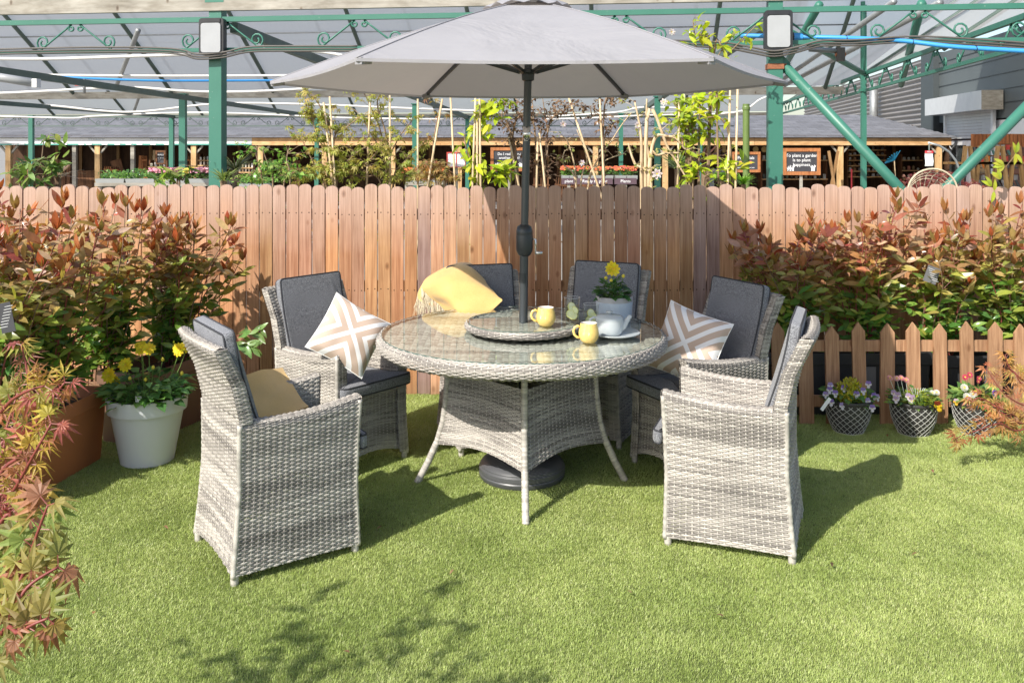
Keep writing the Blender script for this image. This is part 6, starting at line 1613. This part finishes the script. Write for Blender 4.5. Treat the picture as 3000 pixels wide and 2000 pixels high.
# ---- shop goods and benches
def bed(label, px0, px1, py, D, ht, cols, flowers, seed, name='bedding_bench', n=900, table=True):
    random.seed(seed); x0, x1 = gx(px0, D), gx(px1, D); z = at(0, py, D).z; t = thing(name, label, 'plant bench', ((x0+x1)/2, D, 0)); w_ = (x1-x0)
    if table:
        b = MB(); b.box((0, .3, z-.05), (w_, .9, .05)); b.build('bench_top', M['gutter'], t)
        for s in (-1, 1):
            b = MB(); b.box((s*w_*.47, .3, (z-.07)/2), (.06, .8, z-.07)); b.build('bench_leg', M['gutter'], t)
    nt_ = max(2, int(w_/.42))
    for k in range(nt_):
        b = MB(); b.box((-w_/2+w_*(k+.5)/nt_, 0, z+.005), (w_/nt_*.92, .30, .06), taper=1.05); b.build('tray', M['traygrey'], t)
    F = Foliage(t, [LR, LS], 0)
    for k in range(n):
        F.leaf((random.uniform(-w_/2, w_/2), random.uniform(-.1, .5), z+.03+ht*random.random()*(.7+.3*math.sin(k*.01))), (random.uniform(-1, 1), random.uniform(-1, 1), random.uniform(-.2, 1)), (0, random.uniform(-1, 0), 1), random.uniform(.8, 1.5), jit(random.choice(cols), .2), k % 2)
    F.finish('leaf', 'bedding_foliage')
    if flowers:
        b = MB()
        for k in range(int(n*.6)):
            f = random.choice(flowers); a, e, c = f; x = random.uniform(gx(a, D), gx(e, D))-(x0+x1)/2
            p = (x, random.uniform(-.1, .4), z+.03+ht*random.uniform(.75, 1.25)); r = random.uniform(.012, .024)
            b.box(p, (r*1.6, r*1.6, r), col=jit(c, .15))
        b.build('blossoms', M['mixed'], t, kind='stuff')
bed('long bench of green bedding plants with pink flowers near the left post', 290, 640, 530, 14, .13, GREEN, [(440, 510, (.70, .30, .38)), (545, 632, (.72, .34, .42)), (542, 562, (.75, .6, .08))], 101, n=1500)
bed('bench of low green plants right of the left post', 690, 790, 545, 14, .1, GREEN, None, 102, n=300)
bed('bench of orange flowering plants behind the red framed notice', 1190, 1300, 530, 16, .16, GREEN, [(1180, 1300, (.70, .2, .06))], 103, n=300)
for i, (a, e, wrd, lb) in enumerate(((1690, 1795, 'Ready to plant', 'purple board in front of the orange flower troughs, leftmost'), (1800, 1865, 'Plants', 'purple board in front of the orange flower troughs, next to the lime leaves'), (1645, 1688, 'plant', 'short purple board close to the parasol pole'))):
    D = 15.0; bed(['trough of orange flowers above the longest purple board', 'trough of orange flowers left of the magnolia trunk', 'small trough of orange flowers right of the parasol pole'][i], a, e, 520, D+.2, .12, GREEN, [(a, e, (.66, .22, .07)), (a, e, (.62, .12, .08))], 110+i, n=260, table=False, name='flower_trough')
    t = thing('plant_board', lb, 'sign', (gx((a+e)/2, D), D, 0)); z = at(0, 531, D).z
    b = MB(); b.box((0, 0, z), (gx(e, D)-gx(a, D), .02, .10)); b.build('board', M['purple'], t)
    put('lettering', text_mesh(wrd, .07, M['ink_white']), t, loc=(0, -.012, z), rot=(R(90), 0, 0))
    b = MB(); b.box((0, .03, z/2), (.05, .03, z)); b.build('stake', M['gutter'], t)
# chalkboards
def board(label, px0, py0, px1, py1, D, lines, fr=.10, art=None, name='chalkboard_sign', frame='orangewood', face='chalk', stake=True):
    a = at(px0, py0, D); c = at(px1, py1, D); w_, h = c.x-a.x, a.z-c.z; o = Vector(((a.x+c.x)/2, D, (a.z+c.z)/2))
    t = thing(name, label, 'sign', (o.x, o.y, 0)); z = o.z; f = fr*h*1.3
    b = MB(); b.box((0, 0, z), (w_-2*f+.01, .02, h-2*f+.01)); b.build('board', M[face], t)
    for s in (-1, 1):
        b = MB(); b.box((0, -.012, z+s*(h/2-f/2)), (w_, .035, f)); b.build('frame_rail', M[frame], t)
        b = MB(); b.box((s*(w_/2-f/2), -.010, z), (f, .034, h-2*f)); b.build('frame_stile', M[frame], t)
    for k, (txt, zz, sz) in enumerate(lines):
        put('lettering', text_mesh(txt, sz*h, M['ink_white'] if face == 'chalk' else M['ink_black'], bold=.0008*h), t, loc=(0, -.0125, z+zz*h), rot=(R(90), 0, 0))
    if art == 'grass':
        b = MB(); random.seed(3)
        for k in range(16):
            x = (w_/2-f)*random.choice((-1, 1))*random.uniform(.45, .95); hh = h*random.uniform(.10, .24); zb = z-h/2+f+.01
            b.tube([(x, -.013, zb), (x+.01, -.013, zb+hh)], .006, 4); b.tube([(x, -.013, zb+hh*.5), (x+.03, -.013, zb+hh*.9)], .004, 4); b.tube([(x, -.013, zb+hh*.5), (x-.03, -.013, zb+hh*.85)], .004, 4)
        b.build('chalk_drawing', M['ink_white'], t, kind='stuff')
    if art == 'flowers':
        for k, (x, c_) in enumerate(((-.55, (.7, .45, .1)), (-.05, (.4, .15, .55)), (.45, (.75, .1, .15)))):
            b = MB()
            for q in range(6):
                a_ = q*PI/3; b.box((x*w_/2*.7+.022*math.cos(a_), -.0135, z-.02*h+.022*math.sin(a_)), (.022, .003, .022), col=c_)
            b.build('painted_flower', M['mixed'], t)
    if stake:
        b = MB(); b.box((0, .03, (z-h/2)/2+.02), (.06, .04, z-h/2+.05)); b.build('stake', M['gutter'], t)
    return t
board('chalkboard with orange frame reading To plant a garden is to plant happiness', 2293, 434, 2403, 513, 20, [('To plant a garden', .22, .165), ('is to plant', .05, .165), ('happiness', -.12, .165)], art='grass')
board('orange framed chalkboard reading Perennials behind the tall stakes', 2143, 445, 2227, 505, 19, [('Perennials', .20, .20), ('returning year after year', -.27, .085)], art='flowers')
board('orange framed chalkboard asking Do I really need another plant, left of the parasol pole', 1437, 432, 1547, 502, 20, [('Do I really need', .22, .15), ('another plant?', .06, .15), ('Absolutely.', -.10, .15)], art='grass')
board('small chalkboard hanging in the shed behind the left posts', 456, 441, 486, 483, 25, [('Perfect', .18, .15), ('for trees', -.02, .15)], frame='brownwood')
t = board('red framed notice with two white sheets among the canes', 1309, 446, 1365, 491, 18, [], fr=.04, frame='redframe', face='paper', name='notice_board')
o = at(1337, 468, 18); b = MB(); b.box((0, -.016, o.z), (.014, .02, .28)); b.build('divider', M['redframe'], t)
for s in (-1, 1):
    put('lettering', text_mesh('SALE\nSHRUBS\n3 for 2' if s < 0 else '1\n2\n3', .055, M['ink_grey']), t, loc=(s*.085, -.0125, o.z), rot=(R(90), 0, 0))
# goods inside the shed
def panel(label, px0, px1, py0, D, mat, tilt, name='timber_panel', slats=5, lat=False, cat='garden panel', col=None):
    x0, x1 = gx(px0, D), gx(px1, D); h = at(0, py0, D).z; w_ = x1-x0; t = thing(name, label, cat, ((x0+x1)/2, D, 0), 0, 'timber goods stored in the shed'); t.rotation_euler = (0, tilt, 0)
    for k in range(slats):
        b = MB(); ww = w_/slats*(.45 if lat else .97); b.box((-w_/2+w_*(k+.5)/slats, 0, h/2), (ww, .025, h)); v = random.uniform(.75, 1.2); b.build('slat', M[mat], t, color=(v, v, v))
    for z in ((.12, .5, .88) if not lat else (.1, .3, .5, .7, .9)):
        b = MB(); b.box((0, -.02 if lat else .025, h*z), (w_, .02, .05)); b.build('crosspiece', M[mat], t)
random.seed(9)
for a in ((172, 192, 470, .0, 'brownwood', 'tall red brown panel leaning behind the leafy laurel', 3, False), (193, 204, 470, .03, 'brownwood', 'narrow grey brown panel left of the pale shed post', 1, False), (222, 280, 500, -.04, 'brownwood', 'wide brown panel leaning between two shed posts', 7, False),
          (300, 345, 488, .05, 'orangewood', 'orange trellis stack leaning right of a shed post', 8, True), (352, 384, 465, -.25, 'brownwood', 'dark panel with white edge leaning diagonally', 2, False), (400, 412, 456, .06, 'orangewood', 'single orange lath leaning in the shed', 1, False),
          (417, 435, 457, -.03, 'orangewood', 'bundle of orange slats beside the small chalkboard', 6, True), (445, 452, 440, .02, 'cane', 'pale carved post left of the small chalkboard', 1, False), (540, 560, 457, .05, 'orangewood', 'bundle of orange slats left of the fourth shed post', 5, True), (505, 530, 445, .22, 'brownwood', 'slanting brown laths behind the two slim green posts', 4, True),
          (1560, 1610, 445, 0, 'brownwood', 'brown lattice trellis right of the parasol pole', 5, True), (1620, 1680, 450, .12, 'brownwood', 'fan of brown laths behind the saplings', 9, True), (1690, 1735, 440, 0, 'brownwood', 'tall dark planks standing inside the shed', 8, False), (860, 880, 470, 0, 'brownwood', 'dark brown crate stack behind the maple', 3, False)):
    panel(a[5], a[0], a[1], a[2], 27.9, a[4], a[3], slats=a[6], lat=a[7])
def shelf(label, px0, px1, pys, D, seed, cols, name='display_shelf', n=5, hh=.14):
    random.seed(seed); x0, x1 = gx(px0, D), gx(px1, D); t = thing(name, label, 'shelf', ((x0+x1)/2, D, 0)); w_ = x1-x0
    for py in pys:
        z = at(0, py, D).z; b = MB(); b.box((0, 0, z), (w_, .35, .03)); b.build('shelf_board', M['pine'], t)
        for k in range(n):
            h = hh*random.uniform(.5, 1.1); r = w_/n*.30; x = -w_/2+w_*(k+.5)/n
            b = MB()
            if random.random() < .5: b.lathe([(0, 0), (r*.7, 0), (r, h*.7), (r*.5, h*.85), (r*.45, h), (0, h)], (x, -.05, z+.016), 10, col=random.choice(cols))
            else: b.box((x, -.05, z+.016+h/2), (r*1.7, r*1.5, h), col=random.choice(cols), taper=.9)
            b.build('article', M['mixed'], t)
    for s in (-1, 1):
        b = MB(); zt = at(0, min(pys), D).z+.2; b.box((s*w_*.5, .1, zt/2), (.04, .3, zt)); b.build('upright', M['brownwood'], t)
PAL = ((.7, .7, .68), (.55, .4, .2), (.6, .1, .08), (.1, .25, .5), (.65, .62, .5), (.12, .3, .14), (.5, .5, .52), (.05, .05, .05))
WHT = ((.7, .7, .68), (.6, .55, .42), (.62, .62, .64))
shelf('shelf of white pots just left of the thick left post', 585, 625, (470, 485, 500), 27.6, 1, WHT, n=4)
shelf('shelf of white pots and bags right of the thick left post', 690, 745, (492, 505), 27.6, 2, WHT, n=6)
shelf('low shelf under the small chalkboard', 440, 490, (489,), 27.2, 3, WHT, n=4)
shelf('dark shelf of bottles behind the creeper', 800, 870, (480, 498), 28.5, 4, ((.06, .1, .07), (.5, .55, .5), (.05, .05, .05)), n=7)
shelf('dark display of packets behind the tall stakes', 2060, 2140, (455, 480, 505), 28.5, 5, ((.06, .06, .07), (.1, .12, .1), (.2, .16, .1)), n=9)
shelf('dark display behind the To plant a garden chalkboard', 2230, 2420, (470, 525), 28.5, 6, ((.05, .06, .05), (.09, .13, .09), (.25, .2, .15), (.5, .5, .48)), n=14)
shelf('tool display wall in the right end of the shed', 2482, 2590, (440, 455, 470, 486, 502, 518), 28.8, 7, ((.05, .05, .05), (.2, .2, .2), (.5, .5, .5), (.35, .18, .08)), n=8, hh=.10)
shelf('rack of flowers and tins in the rightmost shed bay', 2640, 2735, (470, 500, 525), 28.8, 8, ((.5, .2, .15), (.5, .5, .48), (.1, .2, .1), (.25, .18, .1)), n=7)
for k, (px, py) in enumerate(((1845, 440), (1870, 440), (2214, 438), (2239, 438))):
    t = thing('round_plaque', ['round tan plaque in the shed left of the magnolia trunk', 'round tan plaque in the shed right beside the magnolia trunk', 'round tan plaque just left of the thick right post, left one', 'round tan plaque closest to the thick right post'][k], 'plaque', at(px, py, 28), 0, 'round plaques'); b = MB(); b.lathe([(0, -.02), (.085, -.02), (.09, 0), (0, 0)], seg=20); o_ = b.build('disc', M['tan'], t); o_.rotation_euler = (R(90), 0, 0)
for k, px in enumerate((2073, 2098, 2122)):
    t = thing('poster', ['leftmost tan hanging poster in the shed', 'middle tan hanging poster in the shed', 'tan hanging poster closest to the tall stakes'][k], 'poster', at(px, 438, 28), 0, 'tan posters'); b = MB(); b.box((0, 0, 0), (.11, .01, .19)); b.build('sheet', M['tan'], t)
# X trestle, tools, red post, blue rake
t = thing('wooden_trestle', 'crossed wooden trestle left of the right shed post', 'trestle', at(2440, 560, 26.2)); b = MB(); b.bar((-.12, 0, 1.15), (.12, 0, -.3), .05, .07); b.build('leg', M['pine'], t, color=(.55, .5, .48)); b = MB(); b.bar((.16, .03, 1.15), (-.12, .03, -.3), .05, .07); b.build('leg', M['pine'], t, color=(.55, .5, .48))
t = thing('red_post', 'short bright red post right of the shed post', 'post', (gx(2495, 24), 24, 0)); b = MB(); b.tube([(0, 0, 0), (0, 0, at(0, 497, 24).z)], .022, 10); b.build('tube', M['ink_red'], t); b = MB(); b.tube([(0, 0, at(0, 500, 24).z), (0, 0, at(0, 496, 24).z)], .028, 10); b.build('cap', M['ink_red'], t)
t = thing('leaf_rake', 'bright blue plastic leaf rake with wooden handle', 'rake', at(2620, 470, 26.5)); b = MB()
for k in range(9):
    a = R(-50+12.5*k); b.bar((0, 0, 0), (-.36*math.cos(a*.8)+.08*k*.6, -.02*k, .1+.24*math.sin(a)), .035, .012, col=None)
b.build('tines', M['bluetool'] if 'bluetool' in M else M['bluepipe'], t); b = MB(); b.tube([(0, 0, 0), (.12, .05, -1.3)], .014, 6); b.build('handle', M['cane'], t)
# hanging basket, crook, price tag, red maple, trestle stand at the right
t = thing('red_maple', 'dark red fine leaved maple rising behind the fence at the right', 'maple', (gx(2740, 8.6), 8.6, 0)); random.seed(120)
b = MB(); b.tube([(0, 0, 0), (.02, 0, .8), (.0, 0, 1.2)], [.025, .02, .01], 7); b.build('trunk', M['bark'], t)
F = Foliage(t, [MPN], 80)
for k in range(900):
    px = random.gauss(2760, 42); top = 500+abs(px-2750)*.22+(0 if px < 2790 else 12); py = random.uniform(top, 560); p = at(px, py, 8.6)+Vector((0, random.uniform(-.25, .25), 0))-Vector(t.location)
    F.leaf(p, (random.uniform(-1, 1), random.uniform(-1, 1), random.uniform(-.8, .6)), (random.uniform(-.5, .5), -1, .8), random.uniform(.5, .9), jit(random.choice(((.26, .05, .045), (.34, .09, .07), (.20, .035, .04), (.42, .18, .14))), .2))
F.finish()
t = thing('cane_basket', 'pale hoop shaped wicker basket propped behind the fence at the right', 'basket', at(2725, 560, 7.2)); o = Vector(t.location)
b = MB(); hoop = [Vector((.195*math.cos(a), .0, .175*math.sin(a))) for a in [PI*k/16 for k in range(17)]]; b.tube([p+Vector((.02, 0, 0)) for p in hoop], .008, 7); b.build('hoop', M['basket_cane'], t, smooth=True)
b = MB()
for k in range(9):
    a = PI*(k+.5)/9; p = Vector((.195*math.cos(a)+.02, 0, .175*math.sin(a))); b.tube([p, p*.75+Vector((0, .10, -.01)), Vector((0, .16, -.1))], .003, 5)
for q in (.3, .55, .8):
    b.tube([Vector((.195*math.cos(a)*(1-q*.35)+.02, .12*q, .175*math.sin(a)*(1-q*.45)-.02*q)) for a in [PI*k/12 for k in range(13)]], .0026, 5)
b.build('weave', M['basket_cane'], t, kind='stuff')
t = thing('shepherd_crook', 'grey curved metal crook holding the price tag', 'hook', (gx(2810, 7.6), 7.6, 0)); o = Vector(t.location); b = MB(); b.tube([(0, 0, 0), at(2812, 500, 7.6)-o, at(2800, 470, 7.6)-o, at(2780, 445, 7.6)-o, at(2752, 427, 7.6)-o, at(2722, 419, 7.6)-o], .010, 8); b.build('rod', M['steel'], t, smooth=True); b = MB(); b.lathe([(0, -.012), (.012, 0), (0, .012)], tuple(at(2722, 419, 7.6)-o), 10); b.build('knob', M['whitepaint'], t, smooth=True)
t = thing('price_tag', 'white price tag with a red header hanging from the crook', 'price tag', at(2722, 465, 7.6)); a = at(2710, 442, 7.6)-Vector(t.location); c = at(2734, 487, 7.6)-Vector(t.location)
b = MB(); g_ = [[(x, .006*math.sin(z*60), z) for x in (a.x, 0, c.x)] for z in np.linspace(c.z, a.z-.018, 7)]; b.grid(g_); b.build('card', M['paper'], t)
b = MB(); b.box((0, 0, a.z-.009), (c.x-a.x, .004, .02)); b.build('red_header', M['ink_red'], t)
put('lettering', text_mesh('SALE', .016, M['ink_white']), t, loc=(0, -.004, a.z-.009), rot=(R(90), 0, 0)); put('lettering', text_mesh('\u20ac299.00', .014, M['ink_black']), t, loc=(0, -.009, .008), rot=(R(90), 0, 0))
b = MB(); b.tube([(0, 0, a.z), (0, 0, a.z+.06)], .006, 6); b.build('clip', M['chrome'], t)
def stand(label, px, D, seed):
    random.seed(seed); t = thing('a_frame_stand', label, 'stand', (gx(px, D), D, 0), 0, 'wooden A frame stands'); ht = at(0, 428, D).z
    for s in (-1, 1):
        b = MB(); b.bar((s*.04, 0, ht), (s*.22, 0, 0), .05, .075, up=(0, 1, 0)); b.build('leg', M['pine'], t, color=(.72, .68, .6))
    b = MB(); b.box((0, .05, at(0, 478, D).z), (.75, .2, .04)); b.build('shelf_board', M['pine'], t, color=(.8, .7, .55))
for k, (px, lb) in enumerate(((2835, 'wooden A frame stand just right of the raking brace'), (2878, 'wooden A frame stand second from the right edge group'), (2930, 'wooden A frame stand behind the lime sprig'), (2978, 'wooden A frame stand at the right edge'))): stand(lb, px, 16.5, k)
def tools(label, px0, px1, py, D, seed, cols, n=7, name='hanging_tools'):
    random.seed(seed); t = thing(name, label, 'tools', at((px0+px1)/2, py, D)); w_ = gx(px1, D)-gx(px0, D)
    b = MB(); b.bar((-w_/2, 0, .06), (w_/2, 0, .06), .02, .02); b.build('rail', M['brownwood'], t)
    for k in range(n):
        x = -w_/2+w_*(k+.5)/n; c = random.choice(cols); b = MB(); b.box((x, 0, 0), (.06, .03, .10), col=c); b.tube([(x, 0, -.05), (x+.04, -.02, -.16), (x+.10, -.02, -.17)], [.025, .03, .01], 6, col=random.choice(cols)); b.build('tool', M['mixed'], t)
tools('row of red and green handled tools hanging at the upper right', 2885, 2960, 432, 17.5, 5, ((.5, .06, .05), (.08, .18, .16), (.3, .3, .3)), 5)
tools('row of orange and black tools on the shelf at the right', 2850, 3010, 466, 17.2, 6, ((.7, .2, .03), (.05, .05, .05), (.5, .06, .05), (.12, .12, .12)), 9)
tools('dark crowded tools low at the right behind the stands', 2860, 3010, 520, 17.5, 7, ((.08, .08, .08), (.2, .2, .2), (.14, .1, .08), (.4, .4, .4)), 11)
t = thing('slatted_awning', 'brown bamboo screen above the tools at the right edge', 'screen', at(2925, 412, 17.8)); random.seed(4)
for k in range(18):
    b = MB(); b.box((-.5+k*.075, 0, -.0), (.06, .03, .26+random.uniform(-.01, .01))); b.build('slat', M['brownwood'], t, color=(2.2, 1.8, 1.5))
t = thing('box_frame', 'small grey green upright frame beside the day lilies', 'frame', (gx(2085, 10.2), 10.2, 0)); z1 = at(0, 495, 10.2).z
b = MB(); b.box((0, 0, z1/2), (.045, .04, z1)); b.build('post', M['steel'], t); b = MB(); b.box((.09, 0, z1-.02), (.135, .04, .035)); b.build('arm', M['steel'], t)
t = thing('green_column', 'round olive green column behind the two tall stakes', 'column', (gx(2186, 13.5), 13.5, 0)); b = MB(); zt = at(0, 305, 13.5).z; b.tube([(0, 0, 0), (0, 0, zt)], .05, 14); b.build('shaft', M['olive'], t, smooth=True, angle=40); b = MB(); b.lathe([(.05, zt-.1), (.058, zt-.08), (.058, zt-.05), (.05, zt-.03)], seg=14); b.build('ring', M['olive'], t)
